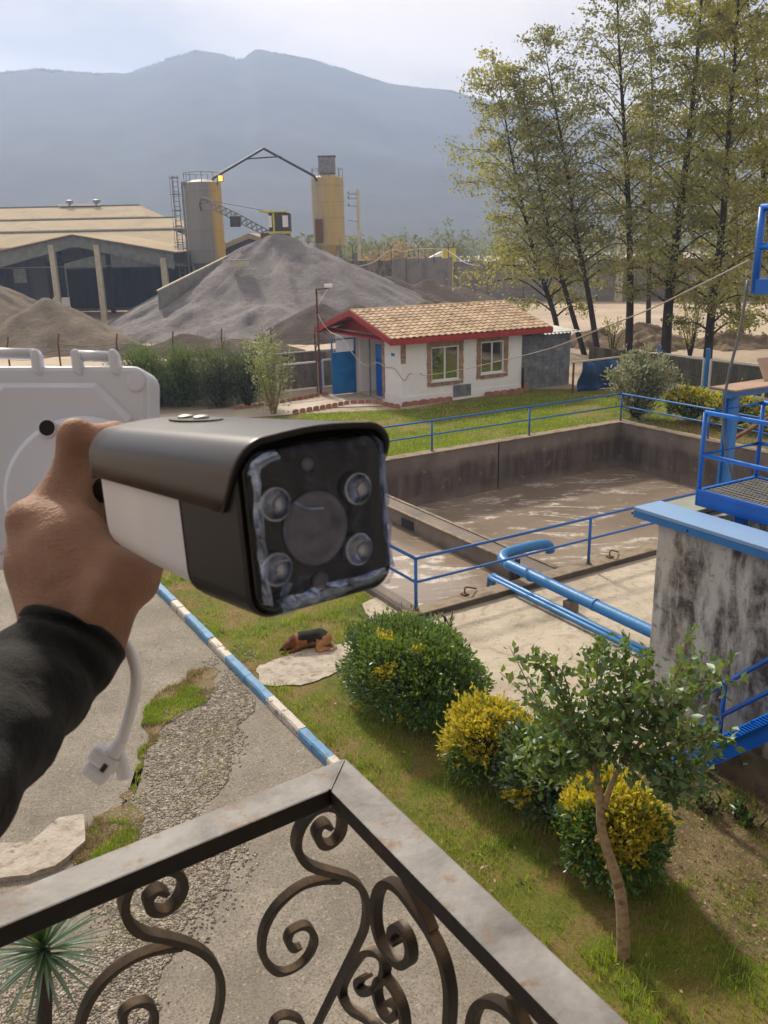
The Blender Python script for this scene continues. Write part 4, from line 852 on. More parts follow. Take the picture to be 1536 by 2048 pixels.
heap('sand_heap', [(-23, 62, 3.3, .58), (-20.4, 61.5, 1.7, .5)], MT['sand_tan'], 'peaked brownish sand heap in front of the open shed', seed=11, rill=.5)
heap('sand_heap', [(-33, 66, 6.4, .52), (-29.5, 64, 3.2, .5), (-27, 59, 1.2, .35)], MT['sand_tan'], 'big brownish sand heap at the shed corner beside the peaked one', seed=13, rill=.6)
heap('sand_heap', [(-12.6, 57.6, 1.15, .4), (-9.4, 57, .9, .4), (-16, 56.5, .75, .35), (-6.8, 57, .6, .35)], MT['sand_dark'], 'long low dark heap just beyond the barbed wire wall', seed=17, rill=.4)
heap('sand_heap', [(1.0, 84, 3.6, .5), (4.6, 85, 3.2, .5), (-2.6, 83, 2.8, .45), (7.6, 86, 2.5, .45)], MT['sand_dark'], 'dark rounded sand heap before the grey far wall', seed=19, rill=.6)
heap('sand_heap', [(-4.4, 65.5, 2.35, .5), (-1.8, 66.5, 2.2, .5), (.6, 66, 1.7, .5)], MT['sand_dark'], 'dark furrowed heap behind the small mast camera', seed=23, rill=.7)
for k, (x, y, h) in enumerate(((1.8, 76.5, 2.0), (3.8, 77, 1.7), (5.7, 77.5, 1.6), (7.6, 78, 1.4), (9.4, 79, 1.1))):
    heap('tipped_load', [(x, y, h, .62), (x + .6, y - 1.2, h * .6, .6)], MT['sand_tan'], ('tallest tipped load next to the furrowed dark heap', 'ridged tipped load second from the furrowed heap', 'middle tipped load of the row behind the house', 'lower tipped load one from the end of the row', 'smallest tipped load towards the leaning alder')[k], 'tipped sand loads', res=.22, seed=29 + k, rill=.5)
for x, y, h, l in ((16.2, 55.5, 1.15, 'brown rubble mound between two tree trunks'), (13.4, 56.5, .95, 'smaller rubble mound beside the leaning trunk'), (21.5, 54, .8, 'flat rubble mound near the dark evergreen')):
    heap('rubble_mound', [(x, y, h, .5), (x + 1.2, y + .3, h * .7, .5)], MT['rubble'], l, 'rubble mounds', res=.13, seed=int(x * 7), rill=.5, rough=.8, cat='rubble')
# retaining screen wall beside the main heap
sw = thing('screen_wall', AT(315, 612, 72) * [1, 1, 0], 'pale sloping panel wall holding back the huge heap', 'wall')
w0, w1 = AT(315, 583, 71.5), AT(488, 497, 85); n = 9
for i in range(n):
    p, q = w0 + (w1 - w0) * (i / n), w0 + (w1 - w0) * ((i + .985) / n); P0 = p.copy(); P0[2] = -.1; Q0 = q.copy(); Q0[2] = -.1
    MB().prism([P0, Q0, q, p], np.array([.2, .14, 0])).build('panel', MT['farwall'], sw)
MB().beam(w0 + [0, 0, .06], w1 + [0, 0, .06], .22, .1).build('coping', MT['shed_conc'], sw)
m = MB(); bx_ = AT(480, 528, 76); m.box(bx_, (1.5, .8, .55)); t_ = thing('feed_box', bx_, 'small yellowish steel box lying on the huge heap', 'box'); m.build('box', MT['shed_conc'], t_, bevel=.03); MB().box(bx_ + [0, 0, .3], (1.56, .86, .05)).build('lid', MT['steel'], t_)
# ------------------------------------------------------------------ silos
def silo(xc, Yd, r, zb, zt, mat, label, hopper):
    c = np.array([xc, Yd, 0.]); t_ = thing('silo', c, label, 'silo', 'cement silos')
    MB().lathe(c + [0, 0, 0], [(r, zb), (r, zb + .02), (r, zt - .2), (r * .99, zt), (r * .5, zt + .25), (.1, zt + .35)], 40).build('drum', mat, t_, smooth=False)
    if hopper: MB().lathe(c, [(.35, zb - 1.7), (r * .98, zb - .005)], 28).build('hopper', mat, t_)
    for k in range(4):
        an = PI / 4 + k * PI / 2; p = c + np.array([math.cos(an) * r * .93, math.sin(an) * r * .93, 0]); MB().beam(p, p + [0, 0, zb + .6], .26, .26, (1, 0, 0)).build('leg', MT['steel'], t_)
    m = MB()
    for z in np.linspace(zb + 1.2, zt - .8, 4): m.lathe(c, [(r + .012, z), (r + .03, z + .02), (r + .03, z + .08), (r + .012, z + .1)], 40)
    m.build('band', mat, t_)
    for k in range(9):
        an = k * 2 * PI / 9; p = c + np.array([math.cos(an) * r * .95, math.sin(an) * r * .95, zt]); MB().tube([p, p + [0, 0, .95]], .035, 5).build('stanchion', MT['steel'], t_)
    MB().tube([c + np.array([math.cos(q) * r * .95, math.sin(q) * r * .95, zt + .9]) for q in np.linspace(0, 2 * PI, 20)], .03, 5).build('guard_ring', MT['steel'], t_)
    return t_
sa = silo(-17.25, 92, 1.83, 5.0, 12.55, MT['silo_a'], 'grey cement silo with yellow side and caged ladder', True)
m = MB()
for dx_ in (-2.2, -2.75): m.tube([np.array([-17.25 + dx_, 91.2, 3.0]), np.array([-17.25 + dx_, 91.2, 13.2])], .05, 6)
sl2 = m.build('ladder', MT['steel'], sa)
m = MB()
for z in np.arange(3.2, 13.2, .45): m.tube([np.array([-19.45, 91.2, z]), np.array([-20.0, 91.2, z])], .03, 4)
for z in np.arange(5.5, 13.3, 1.5): m.tube([np.array([-19.72 + .5 * math.cos(q), 90.9 + .5 * math.sin(q), z]) for q in np.linspace(0, 2 * PI, 14)], .03, 4)
for q in (-2.4, -1.57, -.7): m.tube([np.array([-19.72 + .5 * math.cos(q), 90.9 + .5 * math.sin(q), z]) for z in (5.5, 13.2)], .025, 4)
m.build('cage', MT['steel'], sa)
MB().tube(smooth_path([(-18.9, 90.6, 3), (-18.95, 90.6, 11.8), (-18.8, 90.8, 12.4), (-18.3, 91.2, 12.7)]), .1, 8).build('fill_pipe', MT['steel'], sa)
sb2 = silo(-5.35, 100, 1.75, 6.45, 13.3, MT['silo_b'], 'yellow cement silo with a grey filter box on top', True)
MB().box((-5.3, 100, 14.55), (1.75, 1.6, 1.7)).build('filter_box', MT['steel'], sb2, bevel=.03); MB().box((-5.3, 100, 15.44), (1.9, 1.75, .06)).build('filter_lid', MT['dark_steel'], sb2)
m = MB(); m.box((-6.9, 98.1, 7.4), (1.4, .06, .06)); m.box((-6.9, 98.1, 6.8), (1.4, .06, .06)); m.box((-7.5, 98.1, 7.0), (.06, .06, 1.2)); m.box((-6.3, 98.1, 7.9), (.8, .06, 2.4)); m.build('side_frame', MT['rust'], sb2)
pipe = thing('feed_pipe', np.array([-11, 95, 12]), 'thin dark pipe peaked like a gable between the two silos', 'pipe')
A0, A1, A2 = AT(427, 356, 92), AT(527, 297, 95), AT(628, 352, 98.5)
MB().tube([A0 - [0.35, 0, .7], A0, A1, A2, A2 + [.3, 0, -.5]], .13, 8).build('pipe', MT['dark_steel'], pipe)
MB().tube([AT(490, 318, 94), AT(562, 313, 96)], .07, 6).build('strut', MT['dark_steel'], pipe)
lm = AT(441, 357, 91); fl = thing('flood_lamp', lm, 'small lit orange lamp on the rim of the grey silo', 'lamp')
MB().box(lm, (.5, .3, .62)).build('housing', MT['dark_steel'], fl, bevel=.03); MB().box(lm + [.02, -.16, 0], (.4, .02, .5)).build('lens', MT['glow'], fl); MB().tube([lm + [-.3, 0, -.3], lm + [-.5, .5, -.9]], .05, 6).build('bracket', MT['dark_steel'], fl)
# ------------------------------------------------------------------ crane on the heap
cc = AT(556, 446, 84); cz = cc[2]; cn_ = thing('crane', np.array([cc[0], 84, 7.2]), 'yellow and black crane cab with lattice boom atop the huge heap', 'crane')
MB().box(cc + [.2, 0, 0], (1.9, 1.6, 1.7)).build('cab', MT['dark_steel'], cn_, bevel=.08)
m = MB(); m.box(cc + [-.3, -.82, 0], (.16, .04, 1.8)); m.box(cc + [.2, -.82, -.85], (2.0, .05, .22)); m.box(cc + [-.2, -.1, .95], (2.1, 1.7, .12)); m.box(cc + [-1.2, -.1, 1.02], (.9, 1.5, .08)); m.build('trim', MT['crane_yellow'], cn_)
for dx_, w_ in ((-.62, .3), (.75, .5)): MB().box(cc + [dx_, -.815, .12], (w_, .03, 1.0)).build('window', MT['pvc'], cn_)
MB().box(cc + [-.3, .3, -1.15], (2.6, 1.8, .6)).build('chassis', MT['rust'], cn_, bevel=.05)
b0_, b1_ = cc + np.array([-.9, -.3, -.9]), AT(402, 398, 84); bd = (b1_ - b0_); bl = np.linalg.norm(bd); bd /= bl; bu = np.cross(np.array([0, 1., 0]), bd) * -1; bu = bu if bu[2] > 0 else -bu
m = MB(); ns = 26
def bp(i, k):
    u = i / ns; w_ = .34 * (1 - .75 * abs(u - .45) ** 1.3); return b0_ + bd * bl * u + bu * w_ * (1 if k < 2 else -1) + np.array([0, 1, 0]) * w_ * (1 if k % 2 else -1)
for k in range(4): m.tube([bp(i, k) for i in range(0, ns + 1, 2)], .045, 5)
for i in range(ns):
    for k0, k1 in ((0, 2), (1, 3), (0, 1), (2, 3)):
        a_, c_ = (k0, k1) if i % 2 else (k1, k0); m.tube([bp(i, a_), bp(i + 1, c_)], .028, 4)
m.build('boom', MT['steel'], cn_)
m = MB(); m.box(bp(12, 2) + [0, 0, -.05], (.9, .5, .9)); m.build('hoist_frame', MT['dark_steel'], cn_)
MB().tube([b1_, b1_ + [-.15, 0, -.5], b1_ + [-.05, 0, -1.0]], .09, 6).build('hook', MT['rust'], cn_); MB().tube([cc + [-.2, 0, .9], b1_], .02, 4).build('cable', MT['dark_steel'], cn_)
m = MB(); m.beam(cc + [-2.4, 0, -2.4], cc + [-.9, 0, -1.0], .25, .18); m.build('prop', MT['rust'], cn_)
# ------------------------------------------------------------------ open shed and the long barns behind
os_ = thing('open_shed', np.array([-28.5, 90, 0]), 'open fronted concrete shed with a low gable and pale posts', 'shed')
ap, er = AT(147, 471, 86), AT(345, 505, 86); el_x = 2 * ap[0] - er[0]
def beamfront(yd, mat, nm):
    L_ = [np.array([el_x, yd, er[2]]), np.array([ap[0], yd, ap[2]]), np.array([er[0], yd, er[2]]), np.array([er[0], yd, er[2] - 1.5]), np.array([er[0] - 1.3, yd, er[2] - 1.15]), np.array([ap[0] + .3, yd, ap[2] - 1.05]), np.array([ap[0] - .3, yd, ap[2] - 1.05]), np.array([el_x + 1.3, yd, er[2] - 1.15]), np.array([el_x, yd, er[2] - 1.5])]
    MB().prism(L_, np.array([0, .4, 0])).build(nm, mat, os_)
beamfront(86, MT['shed_beam'], 'portal_beam'); beamfront(95, MT['shed_beam'], 'portal_beam'); beamfront(104, MT['shed_beam'], 'portal_beam')
for s_ in (0, 1):
    e_ = np.array([el_x - .3 if s_ == 0 else er[0] + .3, 85.6, er[2] - .02]); MB().prism([e_, np.array([ap[0], 85.6, ap[2] + .04]), np.array([ap[0], 85.6, ap[2] + .12]), e_ + [0, 0, .1]], np.array([0, 19, 0])).build('roof_slope', MT['roofsheet'], os_)
for px, py, w_ in ((101, 492, .5), (192, 492, .5), (326, 518, .55)):
    p = AT(px, py, 86); MB().beam([p[0], 86.2, -.05], [p[0], 86.2, p[2] + .1], w_, w_, (1, 0, 0)).build('post', MT['shed_conc'], os_)
for px, py in ((120, 520), (215, 520)):
    p = AT(px, py, 95); MB().beam([p[0], 95.2, -.05], [p[0], 95.2, 6.4], .4, .4, (1, 0, 0)).build('post', MT['sooty'], os_)
MB().box((-26, 104.8, 2.2), (20, .3, 4.5)).build('back_wall', MT['sooty'], os_); MB().box((-36.4, 95, 2.7), (.3, 18, 5.5)).build('side_wall', MT['sooty'], os_)
MB().box((-28, 104.6, 4.6), (17, .2, .14)).build('tie_rail', MT['steel'], os_); MB().box((-28, 86.5, er[2] - 1.1), (18, .08, .08)).build('tie_rail', MT['steel'], os_)
MB().box((-34.3, 88, 2.9), (4.4, .3, 5.9)).build('block_bay', MT['sooty'], os_)
MB().box((-34.7, 87.8, 4.2), (1.2, .08, 1.3)).build('bay_window', MT['steel'], os_)
MB().box((-31.0, 87.8, 1.6), (1.6, .06, 1.0)).build('white_board', MT['pvc'], os_)
def barn(x1, y_e, z_e, y_r, z_r, label, wallm='shed_beam', hip=3.0, x0=-120):
    t_ = thing('long_barn', np.array([x1 - 20, y_r, 0]), label, 'barn', 'long barns behind the open shed')
    yb = 2 * y_r - y_e
    MB().add([(x0, y_e, z_e), (x1, y_e, z_e), (x1 - hip, y_r, z_r), (x0, y_r, z_r), (x0, yb, z_e), (x1, yb, z_e)], [(0, 1, 2, 3), (3, 2, 5, 4), (1, 5, 2), (4, 5, 1, 0)]).build('roof', MT['roofsheet'], t_)
    MB().box(((x0 + x1) / 2 - .4, y_r, z_e / 2), (x1 - x0 - .8, (yb - y_e) - 1.0, z_e - .05)).build('wall', MT[wallm], t_)
    MB().box(((x0 + x1) / 2, y_e - .05, z_e - .08), (x1 - x0, .1, .2)).build('gutter', MT['shed_conc'], t_); MB().box(((x0 + x1) / 2 - .3, y_e + .2, z_e - .62), (x1 - x0 - .6, .1, .8)).build('eaves_board', MT['sooty'], t_); MB().box(((x0 + x1 - hip) / 2, y_r, z_r + .05), (x1 - x0 - hip, .5, .16)).build('ridge_cap', MT['shed_beam'], t_)
    return t_
barn(-23.2, 110, 6.9, 117, 8.7, 'long barn with a buff sheet roof right behind the open shed')
barn(-26.4, 127, 9.15, 134, 10.7, 'long barn whose buff roof shows between two others')
b3 = barn(-35.5, 142, 11.2, 150, 13.2, 'farthest long barn with ridge vents and a pale skylight')
MB().box((-48, 150, 13.4), (6.5, 1.6, .3)).build('skylight', MT['pvc'], b3)
for x in (-49.5, -45.2): MB().lathe((x, 149.5, 13.2), [(.35, 0), (.35, .5), (.6, .55), (.6, .9), (.2, 1.0)], 12).build('roof_vent', MT['steel'], b3)
gsd = thing('gable_shed', np.array([-12, 108, 0]), 'small dark gabled shed glimpsed between the silos', 'shed')
g0, g1, g2 = AT(440, 492, 104), AT(497, 466, 104), AT(520, 474, 104)
MB().prism([g0, g1, g2, g2 - [0, 0, .5], g1 - [0, 0, .6], g0 - [0, 0, .5]], np.array([0, 9, 0])).build('roof', MT['roofsheet'], gsd); MB().prism([g0 * [1, 1, 0], g0 - [0, -.2, .55], g1 - [0, -.2, .62], g2 - [0, -.2, .55], g2 * [1, 1, 0]], np.array([0, 8, 0])).build('wall', MT['sooty'], gsd)
wr_ = thing('white_roof_shed', np.array([-20, 96, 0]), 'pale low roof between the open shed and the grey silo', 'shed')
q0, q1 = AT(318, 503, 95), AT(372, 484, 95); MB().prism([q0, q1, q1 + [3, 0, 0], q1 + [3, 0, -.15], q0 - [0, 0, .15]], np.array([0, 7, 0])).build('roof', MT['pvc'], wr_); MB().box((-17.5, 98.5, 2.5), (3.5, 6, 5)).build('wall', MT['sooty'], wr_)
# ------------------------------------------------------------------ far wall, pole, more yard things
fw = thing('far_wall', np.array([5, 104, 0]), 'tall grey concrete wall with barbed wire posts beyond the sand heaps', 'wall')
fpts = [AT(640, 503, 112), AT(784, 521, 108), AT(900, 520, 103)]
def wallrun(par, p, q, zt, mat, nm, n):
    for i in range(n):
        a_, c_ = p + (q - p) * (i / n), p + (q - p) * ((i + .992) / n); A_ = a_.copy(); C_ = c_.copy(); A_[2] = C_[2] = -.1; a_[2] = c_[2] = zt; MB().prism([A_, C_, c_, a_], np.array([0, .3, 0])).build(nm, mat, par)
wallrun(fw, fpts[0], fpts[1], fpts[1][2], MT['nearwall'], 'panel', 5); wallrun(fw, fpts[1], fpts[2], fpts[2][2] + .2, MT['farwall'], 'panel', 3)
for p in (fpts[1] + (fpts[2] - fpts[1]) * .2, fpts[2]): MB().beam([p[0], p[1] - .2, -.1], [p[0], p[1] - .2, fpts[2][2] + .35], .55, .5, (1, 0, 0)).build('pier', MT['farwall'], fw)
for px, py in ((705, 496), (758, 500), (782, 499), (837, 496), (868, 494), (897, 492)):
    p = AT(px, py, 104 + (870 - px) * .03); MB().tube([[p[0], p[1], 4.2], [p[0], p[1], p[2] + .2], [p[0] - .45, p[1], p[2] + .75]], .05, 5).build('barbed_post', MT['dark_steel'], fw)
    MB().tube([[p[0], p[1], p[2] + .2], [p[0] + .4, p[1], p[2] + .7]], .04, 5).build('barbed_post', MT['dark_steel'], fw)
MB().tube(smooth_path([AT(690, 538, 100), AT(745, 525, 103), AT(780, 500, 104), AT(805, 503, 104), AT(835, 498, 104), AT(890, 500, 103), AT(930, 525, 99), AT(960, 532, 97)]), .05, 5).build('slack_wire', MT['whitewire'], fw)
bw_ = thing('block_wall', np.array([20, 97, 0]), 'pale hollow block wall seen behind the leaning trunks', 'wall')
B0, B1 = fpts[2] + [.4, 0, 0], np.array([62., 86, 4.2]); B0[2] = 4.2
MB().prism([[B0[0], B0[1] + .1, -.1], [B1[0], B1[1] + .1, -.1], [B1[0], B1[1] + .1, 4.3], [B0[0], B0[1] + .1, 4.3]], np.array([0, .14, 0])).build('backing', MT['nearwall'], bw_)
n = 14
for i in range(n):
    for r_ in range(10):
        a_, c_ = B0 + (B1 - B0) * ((i + .02) / n), B0 + (B1 - B0) * ((i + .98) / n); z0, z1 = r_ * .44, r_ * .44 + .415
        MB().prism([[a_[0], a_[1], z0], [c_[0], c_[1], z0], [c_[0], c_[1], z1], [a_[0], a_[1], z1]], np.array([.03 * random.random(), .25, 0])).build('course', MT['farwall'], bw_)
ty = thing('cargo_box', AT(895, 508, 110) * [1, 1, 0], 'small orange box glimpsed above the far wall', 'box'); c = AT(898, 506, 112); MB().box([c[0], 112, c[2] / 2 + .3], (1.6, 1.5, c[2] + .6)).build('body', MT['crane_yellow'], ty); MB().box([c[0], 112, c[2] + .65], (1.75, 1.65, .08)).build('lid', MT['rust'], ty)
rt = thing('white_canopy', AT(870, 512, 116) * [1, 1, 0], 'white canopy glimpsed above the far wall', 'canopy'); c = AT(880, 510, 116); MB().prism([c + [-1.3, 0, -.3], c + [1.3, 0, -.1], c + [.9, 0, .5], c + [.2, 0, .4]], np.array([0, 3, 0])).build('roof', MT['pvc'], rt); MB().box([c[0], 117.5, c[2] / 2 - .2], (2.2, 2.6, c[2] - .2)).build('wall', MT['shed_beam'], rt)
up2 = thing('utility_pole', AT(719, 523, 120) * [1, 1, 0], 'tall pale concrete utility pole with side brackets', 'utility pole')
pt_, pbm = AT(715, 378, 120), AT(719, 523, 120); x_ = (pt_[0] + pbm[0]) / 2
MB().beam([x_, 120, -.1], [x_, 120, pt_[2]], .42, .42, (1, 0, 0)).build('pole', MT['shed_conc'], up2)
for i, py in enumerate((388, 397, 412)): z = AT(715, py, 120)[2]; MB().beam([x_ - 1.3, 119.9, z], [x_, 119.9, z], .08, .1).build('bracket', MT['steel'], up2); MB().lathe((x_ - 1.2, 119.9, z + .05), [(.08, 0), (.12, .1), (.06, .3)], 8).build('insulator', MT['steel'], up2)
MB().tube([(x_, 119.8, pt_[2] - 4.0), (x_ - 1.2, 119.4, pt_[2] - 3.8)], .05, 5).build('lamp_arm', MT['steel'], up2)
mp3 = thing('lattice_mast', np.array([27, 96, 0]), 'slim pale concrete mast among the tall trees', 'mast'); c0, c1 = AT(1240, 540, 96), AT(1236, 255, 96); MB().tube([[c0[0], 96, 0], [c0[0], 96, c1[2]]], [.42, .3], 10).build('shaft', MT['shed_conc'], mp3); MB().lathe((c0[0], 96, c1[2]), [(.45, 0), (.45, .4), (.2, .6)], 10).build('head', MT['shed_conc'], mp3)
# ------------------------------------------------------------------ plants
def blob(c, rad, res=18, amp=.12, seed=0, zmin=.0):
    """lumpy closed mass"""
    V = []; c = np.asarray(c, float); n = res; m_ = res // 2 + 2
    th_, ph = np.meshgrid(np.arange(n) * 2 * PI / n, np.linspace(-PI / 2, PI / 2, m_))
    r = 1 + (vnoise(th_ * 2.2 + 5 * np.cos(ph), ph * 3 + 4, seed) - .5) * 2 * amp
    P = np.stack([np.cos(ph) * np.cos(th_) * rad[0] * r, np.cos(ph) * np.sin(th_) * rad[1] * r, np.sin(ph) * rad[2] * r], -1) + c
    P[..., 2] = np.maximum(P[..., 2], zmin); i = np.arange(m_ - 1)[:, None] * n; j = np.arange(n)[None]
    q = np.stack([i + j, i + (j + 1) % n, i + n + (j + 1) % n, i + n + j], -1).reshape(-1, 4)
    return P.reshape(-1, 3), q
def bush(name, base, rad, n, leaf, mats, label, cat='bush', gold=None, seed=1, power=2.6, core=.70, rot=TH, group=None, zc=None, asp=.48, spray=0, lump=.5):
    """dense clipped or loose bush: leaves spread through an outer shell of a lumpy superellipsoid"""
    r = np.random.default_rng(seed); base = np.asarray(base, float); t_ = thing(name, base, label, cat, group)
    rad = np.asarray(rad, float); zc = rad[2] * .95 if zc is None else zc
    d = r.normal(size=(n, 3)); d /= np.linalg.norm(d, axis=1, keepdims=True); d[:, 2] = np.where(d[:, 2] < -.55, -d[:, 2], d[:, 2])
    k = (np.abs(d) ** power).sum(1) ** (-1 / power)
    lm_ = 1 + (fbm(d[:, 0] * 2.3 + d[:, 2] * 1.7 + 7, d[:, 1] * 2.3 - d[:, 2] * 1.3 + 3, seed, 3) - .5) * lump
    rr = k * lm_ * (1 - .30 * r.random(n) ** 1.4 + .05 * r.normal(size=n).clip(-1, 1.6))
    P = d * rr[:, None] * rad; c_, s_ = math.cos(rot), math.sin(rot)
    W = np.stack([P[:, 0] * c_ - P[:, 1] * s_, P[:, 0] * s_ + P[:, 1] * c_, P[:, 2] + zc], 1) + base
    dw = np.stack([d[:, 0] * c_ - d[:, 1] * s_, d[:, 0] * s_ + d[:, 1] * c_, d[:, 2] + .35], 1)
    ok = W[:, 2] > .03; W, dw, d = W[ok], dw[ok], d[ok]
    g = gold(d, W) if gold else np.zeros(len(W)); isg = r.random(len(W)) < g
    ks_ = max(6, len(W) // 260); pick = r.choice(len(W), ks_, replace=False); pick = pick[d[pick, 2] > -.2]      # stray shoots
    for j in pick:
        L_ = leaf * (1.5 + 2.2 * r.random()); k_ = 6; u_ = np.linspace(.2, 1, k_)[:, None]; ax2 = dw[j] / np.linalg.norm(dw[j]) * .6 + np.array([0, 0, .6]); W = np.concatenate([W, W[j] + ax2 * L_ * u_ + r.normal(size=(k_, 3)) * leaf * .18]); dw = np.concatenate([dw, np.repeat(ax2[None], k_, 0)]); isg = np.concatenate([isg, np.repeat(isg[j], k_)])
    for nm, sel, mt in (('foliage', ~isg, mats[0]), ('golden_foliage', isg, mats[-1])):
        if sel.sum() < 3: continue
        V, Fq = leafcards(W[sel], leaf, r, dw[sel] * .9, asp); fastmesh(nm, V, Fq, mt, t_)
    V, q = blob(base + [0, 0, zc], rad * core, 22, .1, seed, .01); o = fastmesh('twigs', V, q, MT['twig'], t_, True); o.rotation_euler = (0, 0, 0)
    return t_
# clipped hedge bushes along the slab
def g1(d, W): return np.where(fbm(W[:, 0] * 2.2, W[:, 1] * 2.2 + W[:, 2] * 2.5, 41, 2) > .70, .75, .015)
bush('hedge_bush', Y(-1.82, -2.85), (.78, 1.12, .60), 19000, .07, (MT['hedge'], MT['gold']), 'large round clipped green bush with a few yellow sprigs next to the dog', gold=g1, seed=2, power=3.0)
def g2(d, W): return np.where((d[:, 2] > .05) & (fbm(W[:, 0] * 1.8, W[:, 1] * 1.8, 51, 2) > .45), .85, np.where(fbm(W[:, 0] * 3, W[:, 2] * 3, 52, 2) > .7, .4, .02))
bush('hedge_bush', Y(-2.0, -4.85), (.5, .5, .54), 8500, .066, (MT['hedge'], MT['gold']), 'bushy shrub with bright yellow top between the two green ones', gold=lambda d, W: np.where(fbm(W[:, 0] * 3.1, W[:, 1] * 3.1 + W[:, 2] * 2, 63, 2) + d[:, 2] * .25 > .47, .9, .06), seed=3)
bush('hedge_bush', Y(-1.82, -5.8), (.58, .72, .56), 10500, .072, (MT['hedge_dark'], MT['gold']), 'dark glossy shrub behind the slender tree with yellow flecks', gold=g1, seed=4)
bush('hedge_bush', Y(-2.0, -6.95), (.5, .54, .56), 10500, .068, (MT['hedge'], MT['gold']), 'bright golden shrub behind the trunk of the slender tree', gold=lambda d, W: np.where(fbm(W[:, 0] * 2.6, W[:, 1] * 2.6 + W[:, 2] * 1.4, 61, 2) + d[:, 2] * .40 > .56, .88, .07), seed=5)
# yellow hedge by the fence
b_ = 8.3; k = 0
for a, b, r1, l in ((18.0, 8.9, .95, 'clipped golden hedge bush next to the silvery shrub'), (18.3, 7.2, .95, 'clipped golden hedge bush facing the blue fence post'), (18.6, 5.5, .95, 'clipped golden hedge bush seen through the blue gantry'), (18.9, 3.8, .95, 'clipped golden hedge bush beyond the brown gantry sheet')):
    bush('golden_hedge', Y(a, b), (.7, r1, .62), 2600, .13, (MT['hedge'], MT['gold']), l, gold=lambda d, W: np.where(d[:, 2] > .1, .6, .15), seed=70 + k, group='golden hedge by the fence'); k += 1
# loose shrubs
def loose(name, base, n_st, h, spread, n_leaf, leaf, mat, label, cat='shrub', seed=1, bark='bark_dark', up=.0, asp=.35, group=None, lean=(0, 0)):
    r = np.random.default_rng(seed); base = np.asarray(base, float); t_ = thing(name, base, label, cat, group); m = MB(); C = []; D = []
    for i in range(n_st):
        an = r.random() * 2 * PI; sp_ = spread * r.random() ** .6; hh = h * (.72 + .35 * r.random()) * (1 - .25 * (sp_ / spread) ** 2)
        top = base + np.array([math.cos(an) * sp_ + lean[0], math.sin(an) * sp_ + lean[1], hh]); mid = base + np.array([math.cos(an) * sp_ * .45, math.sin(an) * sp_ * .45, hh * .5]) + r.normal(size=3) * .05
        path = smooth_path([base + [math.cos(an) * .06, math.sin(an) * .06, -.03], mid, top], 4); m.tube(path, np.linspace(.03, .006, len(path)) * max(1, h / 2), 5)
        k = n_leaf // n_st; u = .18 + .85 * r.random(k) ** .8; u = np.minimum(u, 1.03); q = base + (mid - base) * np.minimum(u * 2, 1)[:, None] + (top - mid) * np.clip(u * 2 - 1, 0, 1.1)[:, None]
        w = spread * (.42 - .22 * u); off = r.normal(size=(k, 3)) * w[:, None] * .55; C.append(q + off); ax = off / (np.linalg.norm(off, axis=1, keepdims=True) + 1e-6) + np.array([0, 0, .6 + up]); D.append(ax)
    C = np.concatenate(C); D = np.concatenate(D); ok = C[:, 2] > .02; V, Fq = leafcards(C[ok], leaf, r, D[ok], asp); fastmesh('foliage', V, Fq, mat, t_); m.build('stems', MT[bark], t_, kind='stuff'); return t_
loose('silvery_shrub', G(1272, 838), 26, 2.5, 1.25, 5200, .17, MT['silver'], 'pale silvery shrub at the far corner of the tank', seed=8)
loose('conifer_shrub', G(300, 815), 34, 2.6, 1.6, 9000, .17, MT['conifer'], 'light green feathery shrub at the white mount box', seed=9, asp=.2, up=.3)
loose('conifer_shrub', G(365, 812), 34, 2.4, 1.6, 9000, .17, MT['conifer'], 'grey green feathery shrub between two taller ones', seed=10, asp=.2, up=.3)
loose('conifer_shrub', G(440, 813), 34, 2.65, 1.5, 10000, .17, MT['darkshrub'], 'dark feathery conifer with a short bare stem', seed=12, asp=.18, up=.3)
loose('conifer_shrub', G(496, 812), 34, 2.5, 1.35, 8500, .17, MT['darkshrub'], 'dark feathery conifer next to the olive tree', seed=14, asp=.18, up=.3)
loose('olive_tree', G(548, 829), 9, 3.3, 1.25, 2400, .13, MT['olive'], 'small pale olive tree with forked bare trunk on the path', 'tree', seed=15, bark='bark_tan')
loose('evergreen_tree', Y(24.0, 2.6), 34, 5.2, 2.2, 9000, .22, MT['darkshrub'], 'dark dense evergreen beside the hanging hose', 'tree', seed=16, asp=.4)
loose('evergreen_tree', Y(26.5, .2), 34, 5.6, 2.2, 7000, .22, MT['darkshrub'], 'dark evergreen behind the denser one', 'tree', seed=18, asp=.4)
loose('weed', Y(.12, -1.0), 6, .42, .2, 60, .09, MT['olive'], 'spindly weed behind the large clipped bush', 'plant', seed=19)
loose('weed', G(1490, 1650), 9, .25, .25, 130, .1, MT['hedge'], 'green weed on the leafy earth below the tower', 'plant', seed=20)
loose('weed', G(1410, 1620), 9, .18, .25, 110, .07, MT['olive'], 'pale weed patch at the tower foot', 'plant', seed=22)
